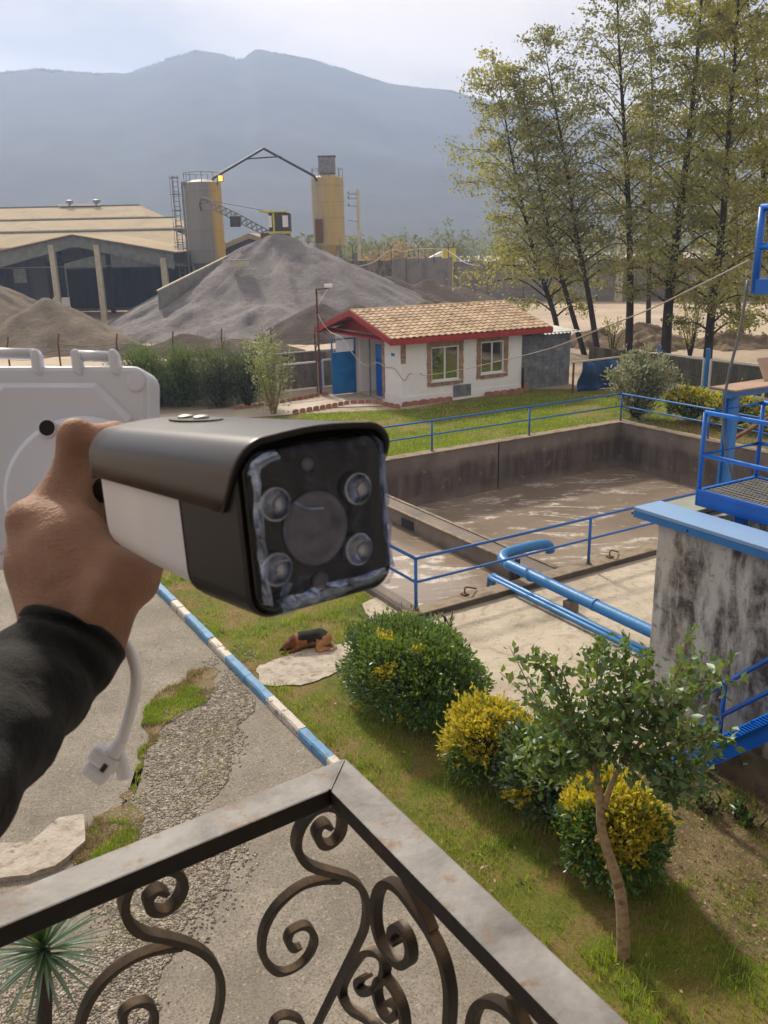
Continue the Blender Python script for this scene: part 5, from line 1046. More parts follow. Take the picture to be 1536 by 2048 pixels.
# ------------------------------------------------------------------ tall autumn trees
def tall_tree(pts, Yd, r0, label, n_leaf, seed, mats, crown=(.22, 1.0), width=3.4, leaf=.18, nb=60, group='tall autumn trees'):
    r = np.random.default_rng(seed); P = np.array([AT(x, y, Yd) for x, y in pts]); P[:, 1] += np.linspace(0, 1.5, len(P)) * r.normal(); b = P[0].copy(); b[2] = -.1
    P = np.concatenate([[b], P[1:]]) if P[0][2] < .4 else np.concatenate([[b], P]); path = smooth_path(P, 6)
    s_ = np.concatenate([[0], np.cumsum(np.linalg.norm(np.diff(path, axis=0), axis=1))]); s_ /= s_[-1]
    t_ = thing('alder_tree', b * [1, 1, 0], label, 'tree', group)
    MB().tube(path, np.maximum(r0 * .68 * (1 - s_ * .95) ** .9, .025), 9).build('trunk', MT['bark_dark'], t_, smooth=True)
    m = MB(); C = []; Hh_ = path[-1][2]
    for i in range(nb):
        u = crown[0] + (crown[1] - crown[0]) * (i + r.random()) / nb; p = np.array([np.interp(u, s_, path[:, k]) for k in range(3)])
        L_ = 1.12 * width * (1.0 - .78 * ((u - crown[0]) / (1.02 - crown[0])) ** 1.7) * (.55 + .6 * r.random()) * min(1, .5 + (u - crown[0]) * 5); an = i * 2.4 + r.random()
        d = np.array([math.cos(an), math.sin(an), .30 + .5 * u]); mid = p + d * L_ * .5 + [0, 0, .1 * L_]; tip = p + d * L_ + np.array([0, 0, -.16 * L_])
        bp_ = smooth_path([p, mid, tip], 4); m.tube(bp_, np.linspace(.065 * (1.15 - u), .012, len(bp_)), 5)
        sub = [(p + (mid - p) * .6, mid), (mid, tip)]
        for k in range(3):
            q = mid + (tip - mid) * r.random(); e_ = q + (np.array([math.cos(an + r.normal() * .9), math.sin(an + r.normal() * .9), r.normal() * .3]) * L_ * .35); m.tube([q, e_], [.016, .006], 4); sub.append((q, e_))
        k = int(n_leaf / nb * (.4 + .6 * L_ / width) * 1.35)
        for a_, c_ in sub:
            kk = k // len(sub); w = r.random(kk)[:, None] ** .7; C.append(a_ + (c_ - a_) * w + r.normal(size=(kk, 3)) * np.array([.26, .26, .16]) * (.55 + .30 * L_))
    m.build('limbs', MT['bark_dark'], t_, kind='stuff'); C = np.concatenate(C)
    V, Fq = leafcards(C, leaf, r, None, .62); fastmesh('crown', V, Fq, mats, t_); return t_
A_, A2_ = MT['autumn'], MT['autumn2']
tall_tree([(1112, 645), (1078, 540), (1050, 440), (1025, 330), (1008, 240), (990, 145)], 54, .27, 'leaning alder behind the house roof, low leafy branches reaching over it', 12500, 31, A_, (.13, 1.0), 4.0)
tall_tree([(1170, 705), (1138, 600), (1105, 480), (1082, 360), (1062, 240), (1050, 160)], 52, .25, 'slender leaning alder rising by the tin roof of the store', 5200, 32, A2_, (.26, 1.0), 2.8)
tall_tree([(1197, 705), (1180, 600), (1155, 470), (1135, 330), (1112, 200), (1090, 70)], 51, .27, 'curved alder next to the slender leaning one', 6200, 33, A2_, (.25, 1.0), 3.2)
tall_tree([(1257, 715), (1260, 600), (1258, 440), (1248, 260), (1238, 100), (1232, -60)], 49, .34, 'straight dark alder standing behind the silvery shrub', 7600, 34, A2_, (.3, 1.0), 3.3)
tall_tree([(1330, 728), (1334, 600), (1345, 470), (1362, 300), (1375, 120), (1385, -80)], 47, .42, 'thickest dark trunk, forked high up, behind the mesh fence', 13500, 35, A_, (.15, 1.0), 3.7)
tall_tree([(1415, 722), (1420, 610), (1435, 450), (1440, 300), (1450, 100), (1455, -100)], 46, .36, 'golden leaved alder right of the thickest trunk', 16000, 36, A_, (.08, 1.0), 3.8)
tall_tree([(1560, 730), (1558, 560), (1540, 400), (1530, 200), (1515, 0), (1510, -120)], 48, .32, 'golden alder half hidden by the high blue platform', 16000, 37, A_, (.06, 1.0), 4.2)
tall_tree([(1480, 690), (1478, 560), (1480, 380), (1470, 200), (1465, 30), (1460, -60)], 62, .3, 'farther alder behind the golden ones', 5200, 38, A2_, (.2, 1.0), 4.2)
tall_tree([(1295, 690), (1298, 560), (1300, 400), (1305, 220), (1300, 60), (1300, -20)], 63, .28, 'farther thin alder between the straight and the thickest trunk', 4500, 39, A2_, (.28, 1.0), 3.8)
loose('sapling', G(1380, 712), 7, 3.2, 1.0, 700, .17, A_, 'thin yellowing sapling between the two thick trunks', 'sapling', seed=44)
loose('sapling', G(1225, 705), 6, 2.4, .9, 420, .17, A_, 'low yellowing sapling at the foot of the straight alder', 'sapling', seed=45)
# ------------------------------------------------------------------ far trees
for i, (x, y, Yd, w, h, mt, l) in enumerate(((745, 492, 150, 4, 7, 'fartree', 'hazy green tree right of the utility pole'), (775, 498, 140, 5, 5.5, 'fartree_tan', 'hazy tan tree above the far wall'), (815, 484, 150, 4, 8.5, 'fartree', 'hazy dark green round tree above the far wall'), (705, 494, 160, 4, 6.5, 'fartree', 'hazy green tree left of the utility pole'), (848, 486, 170, 3.5, 8.5, 'fartree_tan', 'hazy brownish tree beyond the white canopy'), (905, 470, 150, 5, 10, 'fartree', 'hazy grey tree by the orange box'), (1080, 478, 160, 8, 10, 'fartree', 'hazy broad tree behind the slender alders'))):
    p = AT(x, y, Yd); r = np.random.default_rng(80 + i); t_ = thing('far_tree', [p[0], Yd, 0], l, 'tree', 'far trees beyond the wall')
    MB().tube([[p[0], Yd, -.1], [p[0] + .2, Yd, p[2] - 1]], [.3, .1], 6).build('trunk', MT['bark_dark'], t_)
    c = r.normal(size=(40, 3)) * [w * .4, w * .4, h * .22] + [p[0], Yd, max(p[2] - h * .35, 1.5)]; V, Fq = clumps(c, np.full(40, 1.1), 26, .55, 1, 90 + i); fastmesh('crown', V, Fq, MT[mt], t_)
cs = np.stack([rng.uniform(-60, 180, 260), rng.uniform(185, 260, 260), rng.uniform(1, 7, 260)], 1); V, Fq = clumps(cs, np.full(260, 3.4), 26, 1.5, .8, 99); fastmesh('far_wood', V, Fq, MT['fartree'], kind='stuff', label='hazy belt of scrub at the foot of the mountain')
# ------------------------------------------------------------------ slender tree near the balcony
nt = thing('slender_tree', G(1248, 1915), 'slender young tree with bare tan trunk and glossy dark leaves', 'tree'); r = np.random.default_rng(5); nb0 = G(1248, 1915); Dn = nb0 + np.array([0, 0, 0])
def TP(x, y, off=0.0): p = PV(x, y, nb0, np.array([0.25, 1, 0])); return p + np.array([0.2, .9, 0]) * off
tr_ = [nb0 - [0, 0, .05], TP(1246, 1850), TP(1238, 1775), TP(1215, 1700), TP(1202, 1650), TP(1200, 1600), TP(1193, 1550)]
MB().tube(smooth_path(tr_, 5), np.concatenate([np.linspace(.068, .052, 12), np.linspace(.05, .03, 19)]), 12).build('trunk', MT['bark_tan'], nt, smooth=True)
m = MB(); fork = TP(1208, 1615); C = []; D = []
m.tube(smooth_path([fork, TP(1222, 1570), TP(1240, 1530)], 4), np.linspace(.032, .02, 9), 8)
tips = [((1195, 1550), (1150, 1470), (1080, 1400), (1020, 1285)), ((1195, 1550), (1160, 1450), (1110, 1370), (1062, 1312)), ((1195, 1550), (1190, 1450), (1195, 1350), (1210, 1285)), ((1240, 1530), (1250, 1430), (1250, 1350), (1245, 1300)), ((1240, 1530), (1280, 1440), (1290, 1360), (1295, 1300)), ((1240, 1530), (1310, 1450), (1350, 1360), (1388, 1258)), ((1240, 1530), (1330, 1430), (1400, 1380), (1470, 1315)), ((1240, 1530), (1330, 1490), (1390, 1470), (1425, 1465)), ((1195, 1550), (1130, 1500), (1090, 1480), (1075, 1455)), ((1195, 1550), (1150, 1520), (1110, 1515), (1085, 1520)), ((1240, 1530), (1300, 1530), (1350, 1530), (1400, 1520)), ((1240, 1530), (1270, 1510), (1330, 1560), (1340, 1580)), ((1195, 1550), (1210, 1480), (1220, 1400), (1225, 1350))]
stp = []
for i, tp_ in enumerate(tips):
    for rep in range(3 if i not in (0, 5, 6) else 2):
        of = r.normal() * (.28 if rep else .1); P = [TP(x + (r.normal() * 18 if rep else 0) * (k > 0), y + (r.normal() * 16 + 12 if rep else 0) * (k > 0), of * k / 3) for k, (x, y) in enumerate(tp_)]
        path = smooth_path(P, 6); k0 = 0 if rep == 0 else 5; m.tube(path[k0:], np.linspace(.017 if rep == 0 else .009, .003, len(path) - k0), 5); L_ = len(path)
        nl = 40 if rep == 0 else 34
        for j in range(nl):
            u = .2 + .8 * (j + r.random()) / nl; q = np.array([np.interp(u * (L_ - 1), np.arange(L_), path[:, k]) for k in range(3)]); a_ = path[min(L_ - 1, int(u * (L_ - 1)) + 1)] - path[max(0, int(u * (L_ - 1)) - 1)]; a_ /= np.linalg.norm(a_)
            sd_ = r.normal(size=3); sd_ -= a_ * (sd_ @ a_); sd_ /= np.linalg.norm(sd_); dd = a_ * .7 + sd_ * .8; C.append(q + dd * .05); D.append(dd)
            if u < .85 and r.random() < .9:                      # side twigs fill the crown
                for k in range(2):
                    o_ = r.normal(size=3) * .085 + sd_ * .09; C.append(q + o_); D.append(sd_ + r.normal(size=3) * .4 + [0, 0, .3])
m.build('limbs', MT['bark_tan'], nt, smooth=True)
V, Fq = leafcards(np.array(C), .092, r, np.array(D), .56); fastmesh('crown', V, Fq, MT['tree_leaf'], nt)
for i, (x, y) in enumerate(((1205, 1685), (1225, 1740), (1243, 1800))): MB().tube([TP(x, y), TP(x - 14, y - 8, -.02)], [.02, .012], 7).build('branch_stub', MT['bark_tan'], nt)
# ------------------------------------------------------------------ yucca at the balcony foot
yb_ = G(85, 2110); yt = TPy = PV(85, 1890, yb_, np.array([0, 1, 0])); yu = thing('yucca', yb_, 'yucca with spiky dark green strap leaves below the balcony rail', 'plant')
MB().tube([yb_ - [0, 0, .05], yb_ + (yt - yb_) * .5 + [.02, 0, 0], yt - [0, 0, .03]], [.07, .06, .055], 9).build('stem', MT['bark_dark'], yu, smooth=True)
for i in range(95):
    an = i * 2.399; el = math.radians(88 - 118 * (i / 95) ** .9); L_ = .46 + .16 * random.random(); d = np.array([math.cos(an) * math.cos(el), math.sin(an) * math.cos(el), math.sin(el)]); sd_ = np.cross(d, [0, 0, 1.0]); sd_ /= np.linalg.norm(sd_) + 1e-6; nrm = np.cross(sd_, d)
    V = []; o_ = yt - [0, 0, .1 * i / 95]
    for u, w in ((0, .012), (.35, .016), (.75, .010), (1.0, .0015)):
        c = o_ + d * L_ * u - np.array([0, 0, .12 * L_ * u * u]); V += [c - sd_ * w, c + nrm * -.004, c + sd_ * w]
    MB().add(V, [(3 * k + j, 3 * k + j + 1, 3 * k + j + 4, 3 * k + j + 3) for k in range(3) for j in range(2)]).build('leaf', MT['yucca'], yu)
# ------------------------------------------------------------------ grass, litter, gravel
def scatter(poly, n, dens=None, seed=0, excl=()):
    r = np.random.default_rng(seed); P = np.array([p[:2] for p in poly]); lo, hi = P.min(0), P.max(0); Q = r.random((n, 2)) * (hi - lo) + lo
    ok = inpoly(Q, poly)
    for e_ in excl: ok &= ~inpoly(Q, e_)
    Q = Q[ok]
    if dens is not None: Q = Q[r.random(len(Q)) < dens(Q[:, 0], Q[:, 1])]
    return Q, r
def blades(name, Q, r, h, w, mat, label, z0=.004, lean=.55, parent=None):
    n = len(Q); an = r.random(n) * 2 * PI; hh = h * (.45 + .9 * r.random(n)); ln = hh * lean * r.random(n) * 1.6
    b = np.stack([Q[:, 0], Q[:, 1], np.full(n, z0 - .003)], 1); side = np.stack([np.cos(an), np.sin(an), np.zeros(n)], 1) * (w * (.6 + .8 * r.random(n)))[:, None] / 2
    d2 = an + PI / 2 + r.normal(size=n) * .5; out = np.stack([np.cos(d2), np.sin(d2), np.zeros(n)], 1)
    mid = b + out * (ln * .35)[:, None] + np.array([0, 0, 1]) * (hh * .6)[:, None]; tip = b + out * ln[:, None] + np.array([0, 0, 1]) * hh[:, None]
    V = np.stack([b - side, b + side, mid + side * .7, mid - side * .7, tip], 1).reshape(-1, 3); k = np.arange(n)[:, None] * 5
    Fq = np.concatenate([k + [0, 1, 2], k + [0, 2, 3], k + [3, 2, 4]], 1).reshape(-1, 3)
    return fastmesh(name, V, Fq, mat, parent, kind='stuff', label=label)
near = P2([(-3.43, -11.5), (1.5, -11.5), (.4, -6.6), (-.35, -5.7), (-.9, -.5), (-.22, .9), (-.22, 9), (-3.43, 12)])
lush = lambda x, y: np.clip((fbm(x * 1.1, y * 1.1, 101, 4) - .48) * 8, .02, 1)
Q, r = scatter(near, 420000, lush, 1, (patchP, slabP)); blades('lawn_grass', Q[:170000], r, .062, .0075, MT['grass'], 'short green grass between the kerb and the clipped bushes')
Q, r = scatter(near, 160000, lambda x, y: np.clip((.54 - fbm(x * 1.1, y * 1.1, 101, 4)) * 5, .05, .9), 2, (patchP, slabP)); blades('dry_grass', Q[:55000], r, .045, .006, MT['drygrass'], 'dry brown grass between the kerb and the clipped bushes', lean=.9)
Q, r = scatter(near, 42000, lambda x, y: np.clip((fbm(x * 1.9 + 5, y * 1.9, 111, 3) - .54) * 9, 0, 1), 3, (patchP, slabP)); Q = np.repeat(Q, 5, 0) + r.normal(size=(len(Q) * 5, 2)) * .025; blades('grass_tufts', Q, r, .13, .009, MT['grass'], 'longer tufts standing out of the near lawn')
Q, r = scatter(dirtP, 90000, lambda x, y: np.clip((fbm(x * 1.3, y * 1.3, 121, 4) - .47) * 5, .04, .9), 4); blades('sparse_grass', Q[:26000], r, .06, .007, MT['drygrass'], 'sparse dry grass on the leafy earth below the tower', .009)
Q, r = scatter(dirtP, 60000, lambda x, y: np.clip((fbm(x * 1.1 + 3, y * 1.1, 131, 4) - .53) * 6, .01, .9), 5); blades('sparse_green', Q[:14000], r, .06, .007, MT['grass'], 'green grass patches on the leafy earth below the tower', .009)
far = P2([(3, 10.3), (15.85, 10.3), (15.95, 8), (17.5, 9), (21.5, 12.5), (17.6, 17), (11.4, 17.1), (7.1, 19)])
Q, r = scatter(far, 90000, lambda x, y: np.clip((fbm(x * .5, y * .5, 141, 4) - .30) * 3.4, .1, 1), 6); blades('house_lawn_grass', Q[:60000], r, .10, .022, MT['grass'], 'bright grass of the lawn before the white house')
far2 = P2([(15.95, -2.5), (18, -2.5), (18, 9), (16, 10)]); Q, r = scatter(far2, 20000, None, 7); blades('verge_grass', Q[:12000], r, .09, .02, MT['drygrass'], 'yellowed verge between the tank and the golden hedge')
Q, r = scatter(soilP, 60000, lambda x, y: np.clip((fbm(x * 2.6, y * 2.6, 151, 4) - .47) * 6, 0, 1), 8); blades('roadside_grass', Q[:9000], r, .055, .008, MT['grass'], 'grass growing on the soil strip in the road', .017)
Q, r = scatter(soilP, 30000, lambda x, y: np.clip((fbm(x * 2.2 + 4, y * 2.2, 152, 4) - .42) * 5, 0, .8), 41); blades('roadside_dry_grass', Q[:9000], r, .05, .008, MT['drygrass'], 'dry grass on the soil strip in the road', .017, lean=.9)
Q, r = scatter(gravelP, 9000, lambda x, y: np.clip((fbm(x * 1.8, y * 1.8, 161, 3) - .62) * 9, 0, 1), 9); blades('gravel_weeds', Q, r, .05, .008, MT['grass'], 'small weeds in the gravel', .013)
ks = P2([(-3.70, -12), (-3.6, -12), (-3.6, 8), (-3.70, 8)]); Q, r = scatter(ks, 9000, lambda x, y: np.clip((fbm(x * 1.4, y * 1.4, 171, 3) - .58) * 9, 0, 1), 10); blades('kerb_weeds', Q, r, .06, .008, MT['grass'], 'grass fringe along the foot of the kerb', .008)
def stones(name, Q, r, size, mat, label, z0):
    n = len(Q); ic = np.array([(1, 0, 0), (-1, 0, 0), (0, 1, 0), (0, -1, 0), (0, 0, 1), (0, 0, -1)], float); fc = np.array([(0, 2, 4), (2, 1, 4), (1, 3, 4), (3, 0, 4), (2, 0, 5), (1, 2, 5), (3, 1, 5), (0, 3, 5)])
    s_ = size * (.5 + r.random((n, 1, 3))) * np.array([1, 1, .65]); an = r.random(n) * PI; V = ic[None] * s_ * (.75 + .5 * r.random((n, 6, 1)))
    c_, s2 = np.cos(an)[:, None], np.sin(an)[:, None]; V = np.stack([V[..., 0] * c_ - V[..., 1] * s2, V[..., 0] * s2 + V[..., 1] * c_, V[..., 2]], -1)
    V[..., 0] += Q[:, :1]; V[..., 1] += Q[:, 1:2]; V[..., 2] += z0 + size * .25
    return fastmesh(name, V.reshape(-1, 3), (np.arange(n)[:, None, None] * 6 + fc[None]).reshape(-1, 3), mat, kind='stuff', label=label)
MT['pebble'] = plain('pebble', [S(122, 115, 106), S(156, 148, 137), S(188, 180, 168)], 14, .9, isl=.35)
Q, r = scatter(gravelP, 60000, lambda x, y: np.clip((fbm(x * 1.2, y * 1.2, 181, 4) - .3) * 4, .1, 1), 11); _c = np.mean([p for p in gravelP], 0); bigG = [_c + (np.asarray(p) - _c) * 1.3 for p in gravelP]; Q2, _ = scatter(bigG, 16000, lambda x, y: np.clip((fbm(x * 1.5, y * 1.5, 182, 4) - .48) * 5, .03, .8), 31); Q = np.concatenate([Q[:20000], Q2]); stones('gravel', Q, r, .015, MT['pebble'], 'loose grey gravel spread across the road', .013)
rd = P2([(-9.5, -9), (-3.7, -9), (-3.7, 3), (-9.5, 3)]); Q, r = scatter(rd, 3200, None, 12); stones('road_grit', Q, r, .008, MT['pebble'], 'scattered grit on the asphalt', .008)
Q, r = scatter(dirtP, 5000, lambda x, y: np.clip((fbm(x, y, 191, 3) - .35) * 3, .1, 1), 13); stones('earth_stones', Q[:1500], r, .014, MT['pebble'], 'small stones on the leafy earth', .009)
def litter(name, poly, n, size, label, seed, z0, dens=None):
    Q, r = scatter(poly, n, dens, seed); C = np.stack([Q[:, 0], Q[:, 1], z0 + .02 + .02 * r.random(len(Q))], 1); a = r.normal(size=(len(Q), 3)); a[:, 2] *= .25
    V, Fq = leafcards(C, size, r, a, .6, .0); fastmesh(name, V, Fq, MT['litter'], kind='stuff', label=label)
litter('fallen_leaves', dirtP, 9000, .05, 'dead leaves on the earth below the tower', 14, .015, lambda x, y: np.clip((fbm(x, y, 201, 3) - .33) * 3, .1, .8))
litter('fallen_leaves', near, 9000, .05, 'dead leaves on the near lawn', 15, .02, lambda x, y: np.clip((fbm(x, y, 211, 3) - .4) * 3, .05, .8))
litter('fallen_leaves', P2([(11, 15), (17.5, 16), (17.5, 17.6), (11.5, 17.2)]), 900, .1, 'dead leaves at the foot of the house wall', 16, .02)
# ------------------------------------------------------------------ the building the balcony belongs to (behind the viewer, unseen, added to block sky light)
_oc = G(690, 1515, 5.92); bq = yv(_oc); BW = bq[1] - 1.95
bld = thing('balcony_building', Y(bq[0] - 2, BW - 3), 'unseen rendered building that carries the balcony, added to block sky light', 'building')
MT['render_wall'] = plain('grey_render', [S(128, 122, 114), S(146, 140, 132)], 1.2, .9, .01)
MB().ybox(bq[0] - 7, bq[0] + 6, BW - 6, BW, -.05, 8.2).build('wall', MT['render_wall'], bld)
MB().ybox(bq[0] - 7.5, bq[0] + 6.5, BW - 6.5, BW + .7, 8.22, 8.42).build('roof_slab', MT['rim'], bld)
MB().ybox(bq[0] - 2.6, bq[0] - .004, BW + .002, bq[1] - .004, 4.72, 4.9).build('balcony_floor', MT['rim'], bld)
MB().ybox(bq[0] - 1.7, bq[0] - .75, BW + .001, BW + .05, 4.9, 6.95).build('balcony_door', MT['dark_steel'], bld)
# ------------------------------------------------------------------ balcony railing of wrought iron
RZ = 5.92; RT = .022
oc, ic = G(690, 1515, RZ), G(660, 1580, RZ); oL, oR = G(0, 1790, RZ), G(1260, 2048, RZ); iL, iR = G(0, 1850, RZ), G(1100, 2048, RZ)
dL = (oL - oc) / np.linalg.norm(oL - oc); dR = (oR - oc) / np.linalg.norm(oR - oc)
bal = thing('balcony_railing', (oc + ic) / 2 - [0, 0, .9], 'rusty wrought iron balcony railing with scrollwork and grey worn top rail, sky sheen painted in', 'railing')
exL = 1.0; exR = .75
for o_, i_, d_, L_ in ((oc, ic, dL, exL), (oc, ic, dR, exR)):
    n = np.cross(d_, [0, 0, 1.0]); w_ = (i_ - o_); w_ = w_ - d_ * (w_ @ d_)        # square across the rail
    st = i_; poly = [o_, o_ + d_ * (L_ + .03), o_ + d_ * (L_ + .03) + w_, i_]
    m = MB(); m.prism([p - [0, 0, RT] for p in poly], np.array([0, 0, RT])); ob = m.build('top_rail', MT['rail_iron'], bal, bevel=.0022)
    bt = [p - [0, 0, 1.0] for p in poly]; MB().prism(bt, np.array([0, 0, .02])).build('bottom_rail', MT['iron'], bal)
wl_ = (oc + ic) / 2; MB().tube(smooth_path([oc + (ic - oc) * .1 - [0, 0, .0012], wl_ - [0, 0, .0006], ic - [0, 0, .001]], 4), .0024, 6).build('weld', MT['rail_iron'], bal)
def panel_plane(d_, inward, TILT):
    out = np.cross(d_, [0, 0, 1.0]); out = out if out @ inward < 0 else -out; down = np.array([0, 0, -1.0]) * math.cos(TILT) + out * math.sin(TILT); return np.cross(d_, down) / np.linalg.norm(np.cross(d_, down)), out
nL, outL = panel_plane(dL, ic - oc, math.radians(25)); nR, outR = panel_plane(dR, ic - oc, math.radians(4))
mid0 = (oc + ic) / 2 - np.array([0, 0, RT])
def scroll(pts, pl, w=.0098, h=.0125, taper=True):
    n_ = nL if pl == 'L' else nR; P = [PV(x, y, mid0, n_) for x, y in pts]; P = smooth_path(P, 7)
    k = len(P); ww = np.full(k, w)
    if taper: ww *= np.clip(.55 + np.arange(k) / 18, 0, 1)
    n_ = n_ / np.linalg.norm(n_); m = MB(); m.bar(P, ww, h, n_); m.build('scroll', MT['iron'], bal, bevel=.0012)
scroll([(661, 1652), (646, 1645), (634, 1657), (633, 1671), (642, 1686), (659, 1687), (677, 1671), (684, 1648), (681, 1626), (667, 1612), (645, 1612), (620, 1626), (597, 1661), (594, 1698), (618, 1729), (667, 1745), (698, 1755), (722, 1776), (733, 1812), (729, 1854), (714, 1890), (693, 1932), (672, 1974), (646, 2026), (610, 2100)], 'L')
scroll([(601, 1891), (586, 1896), (575, 1880), (583, 1860), (607, 1850), (622, 1860), (628, 1882), (615, 1912), (588, 1935), (556, 1943), (531, 1922), (523, 1890), (531, 1849), (557, 1807), (599, 1772), (641, 1759), (680, 1758)], 'L')
scroll([(333, 1783), (312, 1778), (295, 1797), (302, 1817), (328, 1820), (354, 1799), (365, 1771), (358, 1746), (333, 1735), (294, 1742), (261, 1766), (247, 1807), (258, 1844), (286, 1865), (333, 1875), (385, 1891), (421, 1917), (439, 1953), (440, 2000), (428, 2050), (405, 2120)], 'L')
scroll([(365, 1890), (318, 1897), (271, 1912), (224, 1943), (188, 1984), (167, 2026), (159, 2070), (170, 2120)][::-1], 'L', taper=False)
scroll([(262, 2080), (252, 2062), (245, 2030), (262, 2008), (292, 2004), (308, 2025), (303, 2060), (280, 2090)], 'L')
scroll([(560, 2075), (545, 2060), (552, 2036), (575, 2029), (600, 2040), (608, 2064)], 'L')
scroll([(796, 1887), (787, 1874), (788, 1858), (800, 1852), (815, 1869), (823, 1901), (818, 1923), (800, 1926), (778, 1906), (760, 1874), (752, 1833), (755, 1792), (767, 1769), (784, 1766), (805, 1783), (832, 1819), (860, 1860), (883, 1906), (896, 1951), (901, 1997), (897, 2060), (885, 2110)], 'R')
scroll([(812, 1752), (828, 1778), (846, 1815), (866, 1862)], 'R', taper=False)
scroll([(737, 1953), (723, 1957), (717, 1969), (726, 1982), (746, 1980), (764, 1960), (771, 1933), (763, 1910), (745, 1902), (723, 1911), (700, 1942), (685, 1974), (688, 1998), (705, 2020), (737, 2038), (760, 2058), (780, 2090)], 'R', w=.0085)
scroll([(775, 2003), (790, 2006), (797, 2022), (784, 2036), (766, 2022), (755, 1988), (757, 1962), (772, 1956), (794, 1985), (807, 2020), (813, 2070)], 'R', w=.0085)
scroll([(948, 2075), (945, 2045), (955, 2015), (975, 2002), (1005, 2010), (1035, 2038), (1060, 2075)], 'R', taper=False)
scroll([(1025, 1990), (1040, 2030), (1065, 2080)], 'R', taper=False)
# ------------------------------------------------------------------ smooth bodies from distance fields
def surfnets(sdf, lo, hi, h):
    lo = np.asarray(lo, float); n = np.ceil((np.asarray(hi) - lo) / h).astype(int) + 1
    g = np.stack(np.meshgrid(*[lo[k] + h * np.arange(n[k]) for k in range(3)], indexing='ij'), -1); D = sdf(g.reshape(-1, 3)).reshape(n)
    s = D < 0; c = tuple(slice(0, n[k] - 1) for k in range(3)); acc = np.zeros((n[0] - 1, n[1] - 1, n[2] - 1, 3)); cnt = np.zeros((n[0] - 1, n[1] - 1, n[2] - 1))
    cor = [(i, j, k) for i in (0, 1) for j in (0, 1) for k in (0, 1)]
    sl = lambda o: tuple(slice(o[q], n[q] - 1 + o[q]) for q in range(3))
    for a in cor:
        for ax in range(3):
            if a[ax]: continue
            b = list(a); b[ax] = 1; da, db = D[sl(a)], D[sl(b)]; x = (da < 0) != (db < 0); t_ = np.where(x, da / np.where(x, da - db, 1), 0)
            p = np.zeros(acc.shape); p[...] = a; p[..., ax] += t_; acc += p * x[..., None]; cnt += x
    act = cnt > 0; idx = -np.ones(act.shape, int); idx[act] = np.arange(act.sum()); ijk = np.argwhere(act); V = lo + (ijk + acc[act] / cnt[act][:, None]) * h; Fs = []
    for ax in range(3):
        o1, o2 = [(1, 2), (2, 0), (0, 1)][ax]; b = [0, 0, 0]; b[ax] = 1
        A_ = s[tuple(slice(0, n[q] - b[q]) for q in range(3))]; B_ = s[tuple(slice(b[q], n[q]) for q in range(3))]; e_ = np.argwhere(A_ != B_)
        e_ = e_[(e_[:, o1] > 0) & (e_[:, o2] > 0) & (e_[:, o1] < n[o1] - 1) & (e_[:, o2] < n[o2] - 1)]
        q = []
        for d1, d2 in ((-1, -1), (0, -1), (0, 0), (-1, 0)):
            c_ = e_.copy(); c_[:, o1] += d1; c_[:, o2] += d2; q.append(idx[c_[:, 0], c_[:, 1], c_[:, 2]])
        q = np.stack(q, 1); fl = ~A_[e_[:, 0], e_[:, 1], e_[:, 2]]; q[fl] = q[fl][:, ::-1]; Fs.append(q)
    Fs = np.concatenate(Fs); return V, Fs[(Fs >= 0).all(1)]
def cap(P, a, b, ra, rb):
    a = np.asarray(a, float); b = np.asarray(b, float); ab = b - a; t_ = np.clip(((P - a) @ ab) / max(ab @ ab, 1e-9), 0, 1); return np.linalg.norm(P - a - t_[:, None] * ab, axis=1) - (ra + (rb - ra) * t_)
def ell(P, c, r): q = (P - np.asarray(c)) / np.asarray(r); k = np.linalg.norm(q, axis=1); return (k - 1) * min(r)
def smin(a, b, k): h = np.clip(.5 + .5 * (b - a) / k, 0, 1); return b * (1 - h) + a * h - k * h * (1 - h)
def colour_attr(o, cols):
    at = o.data.color_attributes.new('fur', 'FLOAT_COLOR', 'POINT'); at.data.foreach_set('color', np.concatenate([cols, np.ones((len(cols), 1))], 1).astype(np.float32).ravel())
# ------------------------------------------------------------------ the dog
dh, dr_ = G(560, 1302), G(672, 1290); dx_ = (dr_ - dh); dl_ = np.linalg.norm(dx_); dx_ /= dl_; dy_ = np.array([-dx_[1], dx_[0], 0]); dc = (dh + dr_) / 2
def dog_sdf(P):
    d = cap(P, (-.10, .02, .15), (.22, .04, .165), .135, .145)
    for a, b, ra, rb, k in (((-.20, .0, .14), (-.1, .02, .15), .125, .13, .05), ((-.21, -.01, .15), (-.33, -.04, .13), .10, .075, .05), ((-.33, -.04, .12), (-.385, -.055, .10), .075, .066, .03), ((-.39, -.06, .085), (-.485, -.08, .055), .045, .028, .03),
                            ((.27, -.05, .13), (.33, .02, .13), .125, .11, .05), ((.25, -.10, .13), (.15, -.19, .06), .085, .05, .03), ((.15, -.2, .05), (.34, -.22, .045), .045, .032, .02), ((.34, -.22, .03), (.17, -.26, .03), .028, .026, .015),
                            ((-.2, -.09, .08), (-.28, -.15, .04), .055, .036, .03), ((-.28, -.15, .035), (-.44, -.15, .03), .034, .028, .02), ((-.2, .08, .06), (-.42, .03, .03), .05, .028, .03), ((.40, .0, .08), (.46, -.16, .035), .04, .03, .03), ((.46, -.16, .03), (.36, -.27, .03), .03, .022, .02),
                            ((-.335, -.085, .175), (-.30, -.11, .225), .026, .008, .012), ((-.335, .015, .175), (-.30, .03, .225), .026, .008, .012)):
        d = smin(d, cap(P, a, b, ra, rb), k)
    return d
V, Fq = surfnets(dog_sdf, (-.58, -.36, -.02), (.56, .26, .36), .0135)
